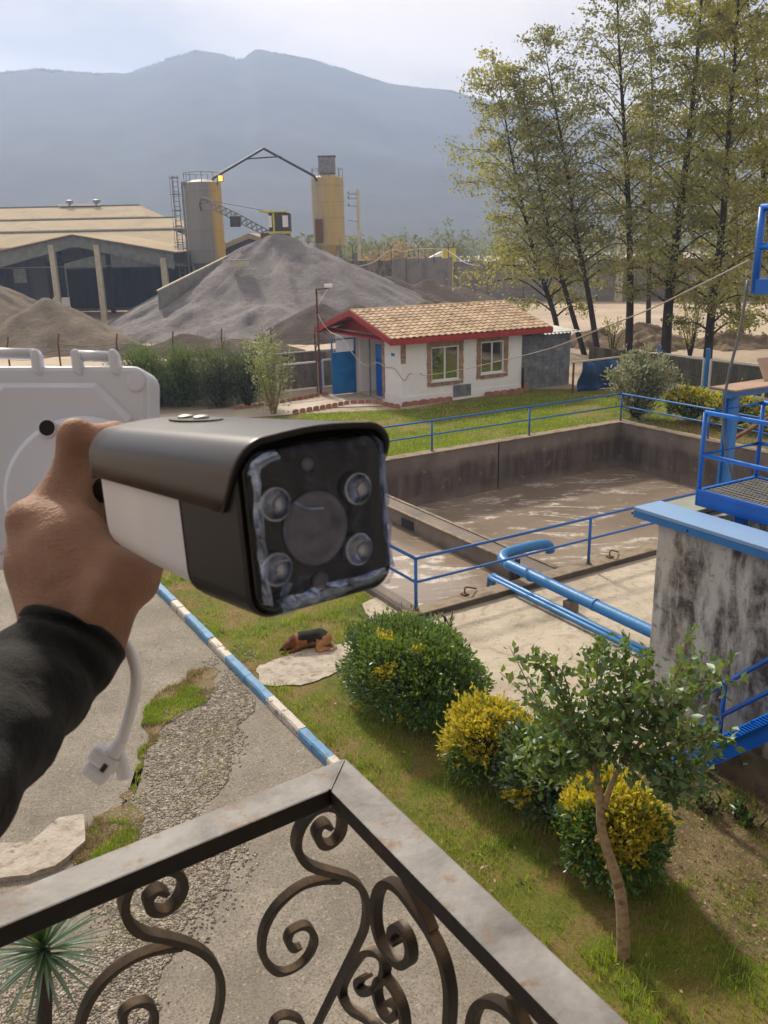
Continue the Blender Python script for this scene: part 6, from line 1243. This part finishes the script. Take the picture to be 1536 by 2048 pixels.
V[:, 2] = np.maximum(V[:, 2], .004); nz_ = fbm(V[:, 0] * 14, V[:, 1] * 14 + V[:, 2] * 11, 7, 3)
dogc = np.tile(np.array(S(150, 98, 58)[:3]), (len(V), 1)); red = np.array(S(120, 68, 40)[:3]); blk = np.array(S(34, 30, 30)[:3]); cream = np.array(S(196, 168, 138)[:3]); tan = np.array(S(172, 122, 80)[:3])
x, y, z = V.T
dogc[x < -.22] = red; dogc[(x > .12) & (y < .0)] = tan
sad = (z + (nz_ - .5) * .1 > .20 - .1 * np.clip((x - .0) / .2, 0, 1) * (y > .05)) & (x > -.17) & (x < .22 + .06 * nz_) | ((x > -.02) & (x < .13) & (z > .12 + .06 * nz_)); dogc[sad] = blk
dogc[(x > .22) & (z > .24)] = blk * 1.6; dogc[(x > .36) & (y < -.05) & (z < .12)] = cream; dogc[(x < -.455)] = blk; dogc[(x < -.24) & (z > .205)] = red * .5
dogc *= (.75 + .5 * nz_)[:, None]
W = dc + V[:, :1] * dx_ * (dl_ / 1.0) + V[:, 1:2] * dy_ + V[:, 2:] * np.array([0, 0, 1.0]); W[:, 2] += .004
t = NT('dog_fur'); at = t.n('ShaderNodeVertexColor', layer_name='fur'); MT['fur'] = t.pbr(at.outputs[0], .8, spec=.25, nrm=t.bump(t.noise(70, 5, .6, vec=t.map((1, 3, 3))), .012))
dog = thing('dog', dc, 'brown dog with black saddle lying curled asleep on the grass', 'dog')
o = fastmesh('body', W, Fq, MT['fur'], dog, True); colour_attr(o, dogc)
def DP(a, b, c): return dc + dx_ * a * dl_ + dy_ * b + np.array([0, 0, c + .004])
MB().lathe(DP(-.513, -.086, .05), [(.006, -.008), (.014, 0), (.012, .008), (.004, .012)], 10, -dx_).build('nose', MT['black'], dog, smooth=True)
for s_ in (-1, 1): MB().lathe(DP(-.425, -.06 + s_ * .042, .12), [(.002, -.004), (.009, 0), (.006, .005)], 8, dy_ * s_ - dx_ * .5 + [0, 0, .5]).build('eye', MT['black'], dog, smooth=True)
# ------------------------------------------------------------------ the security camera
MT['cable'] = plain('white_cable', [S(236, 240, 250)], 3, .4)
MT['plastic'] = plain('white_plastic', [S(206, 213, 228), S(212, 218, 232)], 3, .38, spec=.45)
MT['body_white'] = plain('white_enamel', [S(224, 221, 220), S(230, 227, 226)], 2, .42, spec=.4)
MT['bezel'] = plain('dark_taupe_plastic', [S(33, 31, 30), S(38, 36, 35)], 3, .5, spec=.4)
MT['hood'] = plain('silver_taupe_paint', [S(72, 69, 67), S(78, 75, 73)], 3, .34, metal=.45, spec=.5)
MT['hood_in'] = plain('matt_black', [S(14, 14, 16)], 1, .6)
MT['face'] = plain('black_glass', [S(9, 10, 14), S(13, 14, 19)], 12, .14, spec=.5)
t = NT('lens_glass'); MT['lens'] = t.pbr(t.mix(t.ramp(t.noise(60, 4), [(.4, 0.), (.6, 1.)]), S(124, 126, 146), S(146, 146, 166)), .22, spec=.6)
t = NT('led_lens'); MT['led'] = t.pbr(t.mix(t.noise(160, 4), S(168, 174, 188), S(226, 230, 238)), .22, .75, spec=.7)
t = NT('clear_dome'); tp_ = t.n('ShaderNodeBsdfTransparent', {'Color': (.95, .96, 1, 1)}); gl = t.n('ShaderNodeBsdfGlossy', {'Color': (.9, .94, 1, 1), 'Roughness': .04}); ms_ = t.n('ShaderNodeMixShader', {0: t.math('ADD', t.math('MULTIPLY', t.n('ShaderNodeFresnel', {'IOR': 1.5}).outputs[0], 1.3), .05)}); t.t.links.new(tp_.outputs[0], ms_.inputs[1]); t.t.links.new(gl.outputs[0], ms_.inputs[2]); t.t.links.new(ms_.outputs[0], t.out.inputs[0]); MT['clear'] = t.m
MT['chip'] = plain('yellow_chip', [S(236, 196, 92)], 1, .4)
t = NT('clear_film'); tp_ = t.n('ShaderNodeBsdfTransparent', {'Color': (.93, .94, .97, 1)}); bmp = t.bump(t.noise(38, 5, .6, dist=1.5), .004, .9)
gl = t.n('ShaderNodeBsdfGlossy', {'Color': (.55, .66, 1, 1), 'Roughness': .07, 'Normal': bmp}); fr = t.n('ShaderNodeFresnel', {'IOR': 1.36, 'Normal': bmp}); ff = t.math('ADD', t.math('MULTIPLY', fr.outputs[0], 1.1), t.ramp(t.noise(30, 6, .6, dist=2), [(.58, .0), (.78, .12)]))
ms_ = t.n('ShaderNodeMixShader', {0: ff}); t.t.links.new(tp_.outputs[0], ms_.inputs[1]); t.t.links.new(gl.outputs[0], ms_.inputs[2]); t.t.links.new(ms_.outputs[0], t.out.inputs[0]); MT['film'] = t.m
eL, eR = K(488, 1074, .47), K(772, 1010, .531); Fc = (eL + eR) / 2
ax_ = -1330 * cr + 224 * cu + 1750 * cf; ax_ /= np.linalg.norm(ax_); wx = eR - eL; hwid = np.linalg.norm(wx) / 2; wx = wx - ax_ * (wx @ ax_); wx /= np.linalg.norm(wx); uy = np.cross(wx, ax_); uy = uy if uy @ cu > 0 else -uy
def L3(x, y, z): return Fc + wx * x + uy * y + ax_ * z
def FP(px, py, z=0.0):                                   # pixel on the face plane -> local x,y
    p = PV(px, py, Fc + ax_ * z, ax_); return float((p - Fc) @ wx), float((p - Fc) @ uy)
sc_ = thing('security_camera', K(168, 985, .80), 'white bullet security camera with dark hood and filmed lens, held in a hand', 'camera')
def rrect(hw, hh, r, n=6, y0=0.0):
    out = []
    for cx, cy_, a0 in ((hw - r, hh - r, 0), (-hw + r, hh - r, PI / 2), (-hw + r, -hh + r, PI), (hw - r, -hh + r, 1.5 * PI)):
        for k in range(n + 1): a = a0 + PI / 2 * k / n; out.append((cx + r * math.cos(a), cy_ + r * math.sin(a) + y0))
    return out
def loft(rings, caps=(True, True)):
    m = MB(); n = len(rings[0][1]); V = [L3(x, y, z) for z, ring in rings for x, y in ring]; fs = []
    for i in range(len(rings) - 1): fs += [(i * n + k, i * n + (k + 1) % n, i * n + n + (k + 1) % n, i * n + n + k) for k in range(n)]
    if caps[0]: fs.append(tuple(range(n)))
    if caps[1]: fs.append(tuple(range((len(rings) - 1) * n, len(rings) * n))[::-1])
    return m.add(V, fs)
x0, y1 = FP(474, 890); x1, y0 = FP(768, 1160); _, yb1 = FP(505, 1240); hh = .0495; hw = hwid * 1.0
loft([(.004, rrect(hw - .004, hh - .004, .012)), (0, rrect(hw - .0015, hh - .0015, .014)), (.003, rrect(hw, hh, .015)), (.07, rrect(hw + .0005, hh + .0005, .017)), (.078, rrect(hw - .0005, hh - .0005, .017))]).build('front_bezel', MT['bezel'], sc_, smooth=False, bevel=.0008)
loft([(.0785, rrect(hw - .001, hh - .0008, .02)), (.16, rrect(hw - .0015, hh - .003, .022)), (.222, rrect(hw - .003, hh - .006, .024)), (.233, rrect(hw - .008, hh - .011, .024)), (.236, rrect(hw - .016, hh - .018, .02))]).build('housing', MT['body_white'], sc_, smooth=True)
# sun hood: arched sheet with thickness
def hoodprof(t_, off=0.0):
    hw2, yt_, ys, r = hw + .0028 + off, hh + .0030 + off, .012, .020; pts = [(-hw2, ys + .0), (-hw2, ys + .012)]
    for k in range(9): a = PI - PI / 2 * k / 8; pts.append((-hw2 + r + r * math.cos(a), yt_ - r + r * math.sin(a)))
    for k in range(5): pts.append((-hw2 + r + (2 * hw2 - 2 * r) * (k + 1) / 6, yt_ + .0022 * math.sin(PI * (k + 1) / 6)))
    for k in range(9): a = PI / 2 - PI / 2 * k / 8; pts.append((hw2 - r + r * math.cos(a), yt_ - r + r * math.sin(a)))
    return pts + [(hw2, ys + .012), (hw2, ys)]
NP = len(hoodprof(0)); zs = [-.009, -.005, .004, .03, .08, .14, .19, .222, .228]
def hoodV(off):
    V = []
    for i, z in enumerate(zs):
        for k, (x, y) in enumerate(hoodprof(0, off)):
            s_ = 1 - min(1, max(0, (y - .014) / .045)); zz = z + (.024 * s_ * s_ if i < 3 else 0); yy = y - (.0 if i < 2 else 0) + (.006 * (z / .228)) * (y < .03); sh = .008 * (i == len(zs) - 1)
            V.append(L3(x * (1 - sh * 2), yy - sh * .3, zz))
    return V
m = MB(); m.add(hoodV(.0), [(i * NP + k, i * NP + k + 1, (i + 1) * NP + k + 1, (i + 1) * NP + k) for i in range(len(zs) - 1) for k in range(NP - 1)]); hd = m.build('sun_hood', MT['hood'], sc_, smooth=True)
hs_ = hd.modifiers.new('thick', 'SOLIDIFY'); hs_.thickness = .0035; hs_.offset = -1; hd.data.materials.append(MT['hood_in']); hs_.material_offset = 1; hs_.material_offset_rim = 1
# make sure the normals look outward
bm2 = bmesh.new(); bm2.from_mesh(hd.data); bm2.faces.ensure_lookup_table(); f_ = bm2.faces[(len(zs) // 2) * (NP - 1) + NP // 2]
if f_.normal.dot(Vector(uy)) < 0: bmesh.ops.reverse_faces(bm2, faces=bm2.faces[:])
bm2.to_mesh(hd.data); bm2.free()
hp = [L3(.0 + .012 * math.cos(a), hh + .0056, .15 + .036 * math.sin(a)) for a in np.linspace(0, 2 * PI, 25)[:-1]]
MB().prism(hp, uy * .0006).build('screw_recess', MT['hood_in'], hd)
for z in (.14, .165): MB().lathe(L3(0, hh + .0060, z), [(.0055, 0), (.0055, .0018), (.003, .0026)], 14, uy).build('screw', MT['grate'], hd, smooth=False)
# face, lens, lamps
loft([(-.0012, rrect(hw - .005, hh - .005, .012)), (-.0002, rrect(hw - .004, hh - .004, .012))]).build('face_plate', MT['face'], sc_)
lx, ly = FP(628, 1055); MB().lathe(L3(lx, ly, -.0013), [(.0215, 0), (.0215, .0012), (.020, .0018), (.0195, .0012), (.016, .003), (.008, .0042), (.001, .0046)], 36, -ax_).build('lens', MT['lens'], sc_, smooth=True)
for px, py, r_ in ((542, 1007, .0092), (706, 976, .0092), (546, 1136, .0092), (708, 1096, .0092)):
    x, y = FP(px, py); l_ = MB().lathe(L3(x, y, -.0013), [(r_ * 1.06, 0), (r_ * 1.06, .004), (r_ * .97, .0046), (r_ * .9, .004), (r_ * .55, .0015), (r_ * .3, .0008), (.0005, .0008)], 28, -ax_).build('infrared_lamp', MT['led'], sc_, smooth=True)
    MB().lathe(L3(x, y, -.0057), [(r_ * .96, 0), (r_ * .88, .0016), (r_ * .6, .0030), (r_ * .3, .0036), (.0004, .0038)], 28, -ax_).build('dome', MT['clear'], l_, smooth=True)
    P = [L3(x + .0036 * math.cos(a) - .001, y + .0036 * math.sin(a) - .001, -.0036) for a in (PI / 2, PI / 2 + 2.1, PI / 2 + 4.2)]; MB().prism(P, ax_ * .0012).build('yellow_chip', MT['chip'], l_)
for px, py, r_ in ((637, 1160, .0055), (612, 928, .004)): x, y = FP(px, py); MB().lathe(L3(x, y, -.0013), [(r_, 0), (r_, .0008), (r_ * .5, .0014)], 16, -ax_).build('sensor', MT['lens'], sc_, smooth=True)
nx_, ny_ = 34, 34; V = []
for j in range(ny_):
    for i in range(nx_):
        u, v = i / (nx_ - 1) * 2 - 1, j / (ny_ - 1) * 2 - 1; x, y = u * (hw - .003), v * (hh - .003)
        zz = -.0095 - .0018 * (vnoise(u * 3 + 9, v * 3 + 2, 5) - .5) * 2 - .0010 * (vnoise(u * 8, v * 8, 6) - .5) + .004 * max(0, abs(u) - .86) / .14 + .004 * max(0, abs(v) - .86) / .14; V.append(L3(x, y, zz))
MB().add(V, [(j * nx_ + i, j * nx_ + i + 1, (j + 1) * nx_ + i + 1, (j + 1) * nx_ + i) for j in range(ny_ - 1) for i in range(nx_ - 1) if not ((i in (0, nx_ - 2)) and (j in (0, 1, ny_ - 2, ny_ - 3)))]).build('protective_film', MT['film'], sc_, smooth=True, label='crinkled clear film over the lens face')
# crumpled edges of the film, standing off the face with sky-blue highlights tinted in
t = NT('film_fold'); bmp = t.bump(t.noise(60, 4, .6, dist=1.0), .003, .8); tp_ = t.n('ShaderNodeBsdfTransparent', {'Color': (.92, .94, 1, 1)}); gl = t.n('ShaderNodeBsdfGlossy', {'Color': (.62, .74, 1, 1), 'Roughness': .14, 'Normal': bmp}); tl_ = t.n('ShaderNodeBsdfTranslucent', {'Color': (.30, .40, .7, 1)})
m1_ = t.n('ShaderNodeMixShader', {0: .35}); t.t.links.new(gl.outputs[0], m1_.inputs[1]); t.t.links.new(tl_.outputs[0], m1_.inputs[2]); m2_ = t.n('ShaderNodeMixShader', {0: t.ramp(t.noise(55, 5, .65, dist=1.2), [(.35, .12), (.65, .7)])}); t.t.links.new(tp_.outputs[0], m2_.inputs[1]); t.t.links.new(m1_.outputs[0], m2_.inputs[2]); t.t.links.new(m2_.outputs[0], t.out.inputs[0]); MT['film_fold'] = t.m
def fold(P, w0, w1, nm='film_fold'):
    V = []; n = len(P)
    for i, (x, y) in enumerate(P):
        tx, ty = (P[min(n - 1, i + 1)][0] - P[max(0, i - 1)][0]), (P[min(n - 1, i + 1)][1] - P[max(0, i - 1)][1]); L_ = math.hypot(tx, ty) + 1e-9; nx2, ny2 = -ty / L_, tx / L_
        for k in range(5):
            u_ = k / 4 - .5; w = w0 + (w1 - w0) * (vnoise(i * .35, 3.1, 8)); V.append(L3(x + nx2 * u_ * w, y + ny2 * u_ * w, -.0095 - .0045 * math.cos(u_ * PI) * (.5 + vnoise(i * .5, k * .7, 9)) - .001 * math.sin(i * .9 + k)))
    MB().add(V, [(i * 5 + k, i * 5 + k + 1, i * 5 + k + 6, i * 5 + k + 5) for i in range(n - 1) for k in range(4)]).build(nm, MT['film_fold'], sc_, smooth=True)
lin = lambda a, b, n: [(a[0] + (b[0] - a[0]) * i / (n - 1), a[1] + (b[1] - a[1]) * i / (n - 1)) for i in range(n)]
e_ = hw - .006; f_ = hh - .006
fold(lin((-e_ + .006, -f_ + .002), (e_ - .008, -f_ + .006), 26), .006, .014); fold(lin((-e_, -f_ + .006), (-e_, f_ - .004), 24), .003, .008); fold(lin((e_ - .004, f_ - .01), (e_ - .004, -f_ + .01), 20), .002, .005)
fold([(-.030, f_ - .002), (-.036, f_ - .003), (-.042, f_ - .006), (-.044, f_ - .011)], .006, .010); fold([(-.030, -.028), (-.034, -.034), (-.033, -.040), (-.026, -.042)], .003, .006); fold([(-.024, .016), (-.014, .010), (-.004, .009)], .002, .004)
# mount box
BD = .80
def bpl(pts, d0, th_, nm, mat, par=None, bev=.002):
    P = [K(x, y, d0) for x, y in pts]; return MB().prism(P, cf * th_).build(nm, mat, par or sc_, bevel=bev)
def rpx(x0, x1, y0, y1, r, n=6):
    o_ = []
    for cx, cy_, a0 in ((x1 - r, y1 - r, 0), (x0 + r, y1 - r, PI / 2), (x0 + r, y0 + r, PI), (x1 - r, y0 + r, 1.5 * PI)):
        for k in range(n + 1): a = a0 + PI / 2 * k / n; o_.append((cx + r * math.cos(a), cy_ + r * math.sin(a)))
    return o_
mbx = bpl(rpx(-106, 297, 731, 1141, 34), BD, .045, 'mount_box', MT['plastic'], None, .005)
oc8 = lambda e: [(-2 - e, 765 - e), (195 + e, 765 - e), (263 + e, 833 - e), (263 + e, 1040 + e), (195 + e, 1107 + e), (-2 - e, 1107 + e), (-70 - e, 1040 + e), (-70 - e, 833 - e)]
P0 = [K(x, y, BD - .0005) for x, y in oc8(0)]; P1 = [K(x, y, BD - .006) for x, y in oc8(-10)]; MB().add(P0 + P1, [(k, (k + 1) % 8, 8 + (k + 1) % 8, 8 + k) for k in range(8)] + [tuple(range(8, 16))]).build('raised_panel', MT['plastic'], mbx)
dc_ = K(168, 990, BD - .0065); MB().lathe(dc_, [(.072, 0), (.071, .006), (.066, .011), (.03, .014), (.026, .03), (.02, .05)], 48, -cf).build('swivel_base', MT['plastic'], sc_, smooth=False, bevel=.001)
hc = K(95, 856, BD - .0185); MB().lathe(hc, [(.0085, 0), (.0085, .0012), (.0072, .0016), (.0070, .0004)], 24, -cf).build('screw_socket', MT['plastic'], mbx); MB().lathe(hc, [(.0070, .0004), (.0069, .0017)], 24, -cf).build('screw_hole', MT['hood_in'], mbx)
MB().lathe(K(272, 764, BD - .0005), [(.0085, 0), (.0085, .0008), (.0065, .0012)], 20, -cf).build('corner_screw', MT['plastic'], mbx)
for xs_ in ((-60, 66), (147, 222)):
    tb = MB(); tb.tube([K(xs_[0], 706 + (xs_[0] > 0) * 5, BD + .004), K(xs_[1], 708 + (xs_[0] > 0) * 6, BD + .004)], .0052, 10); hb = tb.build('hinge_bar', MT['plastic'], mbx, smooth=True)
    for x in xs_: MB().prism([K(x - 9, 700, BD - .003), K(x + 4, 695, BD - .003), K(x + 13, 708, BD - .003), K(x + 16, 752, BD - .003), K(x - 4, 742, BD - .003)], cf * .012).build('hinge_lug', MT['plastic'], mbx, bevel=.0025)
nk = [L3(0, -.002, .228), L3(0, -.002, .262), dc_ - cf * .045]; MB().tube(smooth_path(nk, 5), .0105, 16).build('bracket_neck', MT['hood_in'], sc_, smooth=True)
# pigtail cable
cd_ = .715; cb = MB().tube(smooth_path([K(175, 1060, .79), K(205, 1190, .78), K(232, 1268, .74), K(256, 1296, .72), K(271, 1340, cd_), K(270, 1385, cd_), K(256, 1440, cd_), K(243, 1482, cd_)], 6), .0046, 12).build('cable', MT['cable'], sc_, smooth=True)
MB().lathe(K(222, 1284, .728), [(.003, -.009), (.0085, -.006), (.0098, 0), (.0085, .006), (.005, .012)], 18, cr).build('grommet', MT['cable'], cb, smooth=True)
def px_lathe(p0, p1, prof, nm, mat, n=18): a, b = K(*p0), K(*p1); L_ = np.linalg.norm(b - a); return MB().lathe(a, [(r / 1750 * cd_, h * L_) for r, h in prof], n, b - a).build(nm, mat, cb, smooth=False, bevel=.0006)
px_lathe((244, 1478, cd_), (228, 1510, cd_), [(9, 0), (13, .3), (16, .7), (19, 1)], 'splitter', MT['cable'])
a, b = K(230, 1490, cd_), K(183, 1558, cd_); ds = (b - a); Ls2 = np.linalg.norm(ds); ds /= Ls2; sx = np.cross(ds, cf); sx /= np.linalg.norm(sx); sy = np.cross(sx, ds)
MB().box(a + ds * Ls2 * .42, (.026, Ls2 * .42, .018), sx, ds, sy).build('network_socket', MT['cable'], cb, bevel=.004); MB().box(a + ds * Ls2 * .80, (.021, Ls2 * .36, .015), sx, ds, sy).build('socket_collar', MT['cable'], cb, bevel=.003); MB().box(a + ds * Ls2 * .50 - cf * .0092 + sx * .004, (.004, .007, .001), sx, ds, sy).build('link_light', MT['dark_steel'], cb)
px_lathe((238, 1492, cd_), (249, 1558, cd_), [(8, 0), (12, .35), (14, .4), (14, .98), (10, 1)], 'power_jack', MT['cable'])
# ------------------------------------------------------------------ the arm that holds it
def R(px, d): return px / 1750 * d
seg = [  # (x, y, depth, r) -> (x, y, depth, r), blend
 ((150, 1290, .69, 80), (142, 1215, .695, 88), .02), ((142, 1215, .695, 90), (118, 1120, .70, 88), .02), ((108, 1120, .70, 86), (98, 1062, .705, 66), .02), ((175, 1200, .69, 78), (150, 1080, .70, 62), .02),
 ((185, 1215, .69, 74), (232, 1165, .69, 58), .018), ((232, 1165, .69, 58), (272, 1160, .70, 40), .014), ((272, 1160, .70, 40), (320, 1080, .735, 32), .01), ((320, 1080, .735, 32), (320, 1010, .755, 28), .008),
 ((58, 1048, .71, 40), (118, 990, .715, 36), .012), ((128, 990, .715, 40), (158, 884, .72, 37), .012), ((158, 884, .72, 37), (232, 880, .755, 34), .008), ((232, 880, .755, 36), (275, 930, .77, 32), .006),
 ((168, 950, .735, 34), (172, 1060, .73, 40), .01),
 ((64, 1098, .725, 38), (150, 965, .755, 34), .012), ((150, 965, .755, 34), (230, 945, .775, 33), .008), ((230, 945, .775, 33), (270, 990, .765, 30), .006),
 ((62, 1125, .735, 40), (140, 1015, .765, 36), .012), ((140, 1015, .765, 36), (228, 1010, .78, 31), .008), ((228, 1010, .78, 31), (265, 1050, .765, 28), .006),
 ((72, 1165, .735, 36), (140, 1075, .765, 32), .012), ((140, 1075, .765, 32), (215, 1075, .775, 28), .008),
 ((150, 1290, .69, 80), (60, 1400, .63, 84), .02)]
def hand_sdf(P):
    d = np.full(len(P), 9.0)
    for a, b, k in seg:
        d = smin(d, cap(P, K(*a[:3]), K(*b[:3]), R(a[3], a[2]), R(b[3], b[2])), k)
    for x, y, dd, r_ in ((48, 1036, .69, 30), (148, 866, .705, 27)): d = smin(d, np.linalg.norm(P - K(x, y, dd), axis=1) - R(r_, dd), .014)
    for a, b in (((62, 1040, .683, 17), (112, 1150, .664, 12)), ((205, 1170, .664, 20), (178, 1225, .658, 14)), ((88, 1090, .674, 12), (132, 1190, .660, 10))): d = smin(d, cap(P, K(*a[:3]), K(*b[:3]), R(a[3], a[2]), R(b[3], b[2])), .012)
    # tendon hollow between the index knuckle and the thumb web
    hol = cap(P, K(150, 1000, .648), K(165, 1060, .645), .008, .012); d = -smin(-d, hol, .02)
    return d
pts_ = np.array([K(*q[:3]) for s_ in seg for q in s_[:2]]); V, Fq = surfnets(hand_sdf, pts_.min(0) - .07, pts_.max(0) + .07, .0034)
t = NT('skin'); c = t.ramp(t.noise(26, 5), [(.3, S(132, 102, 86)), (.5, S(150, 118, 100)), (.7, S(166, 132, 112))]); c = t.mix(t.ramp(t.noise(9, 3), [(.5, 0.), (.7, .35)]), c, S(176, 104, 86))
MT['skin'] = t.pbr(c, .66, spec=.2, nrm=t.bump(t.math('ADD', t.math('MULTIPLY', t.vor(380), .8), t.math('ADD', t.math('MULTIPLY', t.noise(45, 6, .65), 1.4), t.math('MULTIPLY', t.noise(120, 3, vec=t.map((1, 1, 4), (.3, .5, .2))), 1.2))), .0008, .7), Subsurface_Weight=.06, Subsurface_Radius=(.008, .003, .002))
per = thing('person', K(-200, 1700, .46), 'outstretched arm in a black sleeve, bare hand gripping the security camera', 'person')
fastmesh('hand', V, Fq, MT['skin'], per, True)
ctr = [(152, 1266, .688, 106), (134, 1296, .68, 108), (92, 1342, .66, 113), (45, 1395, .63, 116), (-14, 1460, .59, 126), (-90, 1545, .545, 142), (-185, 1650, .49, 168), (-300, 1790, .43, 220), (-450, 1960, .37, 280)]
P = smooth_path([K(x, y, d) for x, y, d, r_ in ctr], 7); RR_ = np.interp(np.linspace(0, len(ctr) - 1, len(P)), np.arange(len(ctr)), [R(r_, d) for x, y, d, r_ in ctr]); ns = 56; V = []
T = np.gradient(P, axis=0); T /= np.linalg.norm(T, axis=1, keepdims=True); u = np.cross(T[0], cf); u /= np.linalg.norm(u)
for i in range(len(P)):
    u = u - T[i] * (u @ T[i]); u /= np.linalg.norm(u); w = np.cross(T[i], u)
    for k in range(ns):
        a = k * 2 * PI / ns; s_ = i / 7.0; f_ = .0026 * (fbm(np.array(s_ * 1.5 + math.cos(a) * 1.0), np.array(math.sin(a) * 1.4 + s_ * .5), 5, 3) - .5) * 2 + .0013 * math.sin(s_ * 4.6 + 2.2 * math.cos(a + .6)) * min(1, s_ / 1.2)
        V.append(P[i] + (RR_[i] + f_ - (.0 if i else .001)) * (u * math.cos(a) + w * math.sin(a)))
sl_o = MB().add(V, [(i * ns + k, i * ns + (k + 1) % ns, (i + 1) * ns + (k + 1) % ns, (i + 1) * ns + k) for i in range(len(P) - 1) for k in range(ns)]); t = NT('black_cloth'); MT['cloth'] = t.pbr(t.ramp(t.noise(14, 5), [(.35, S(8, 9, 12)), (.65, S(13, 15, 19))]), .85, spec=.25, nrm=t.bump(t.math('ADD', t.noise(900, 2), t.math('MULTIPLY', t.noise(30, 5), 6)), .0009), Sheen_Weight=.1)
so = sl_o.build('sleeve', MT['cloth'], per, smooth=True); q = so.modifiers.new('thick', 'SOLIDIFY'); q.thickness = .003; q.offset = -1
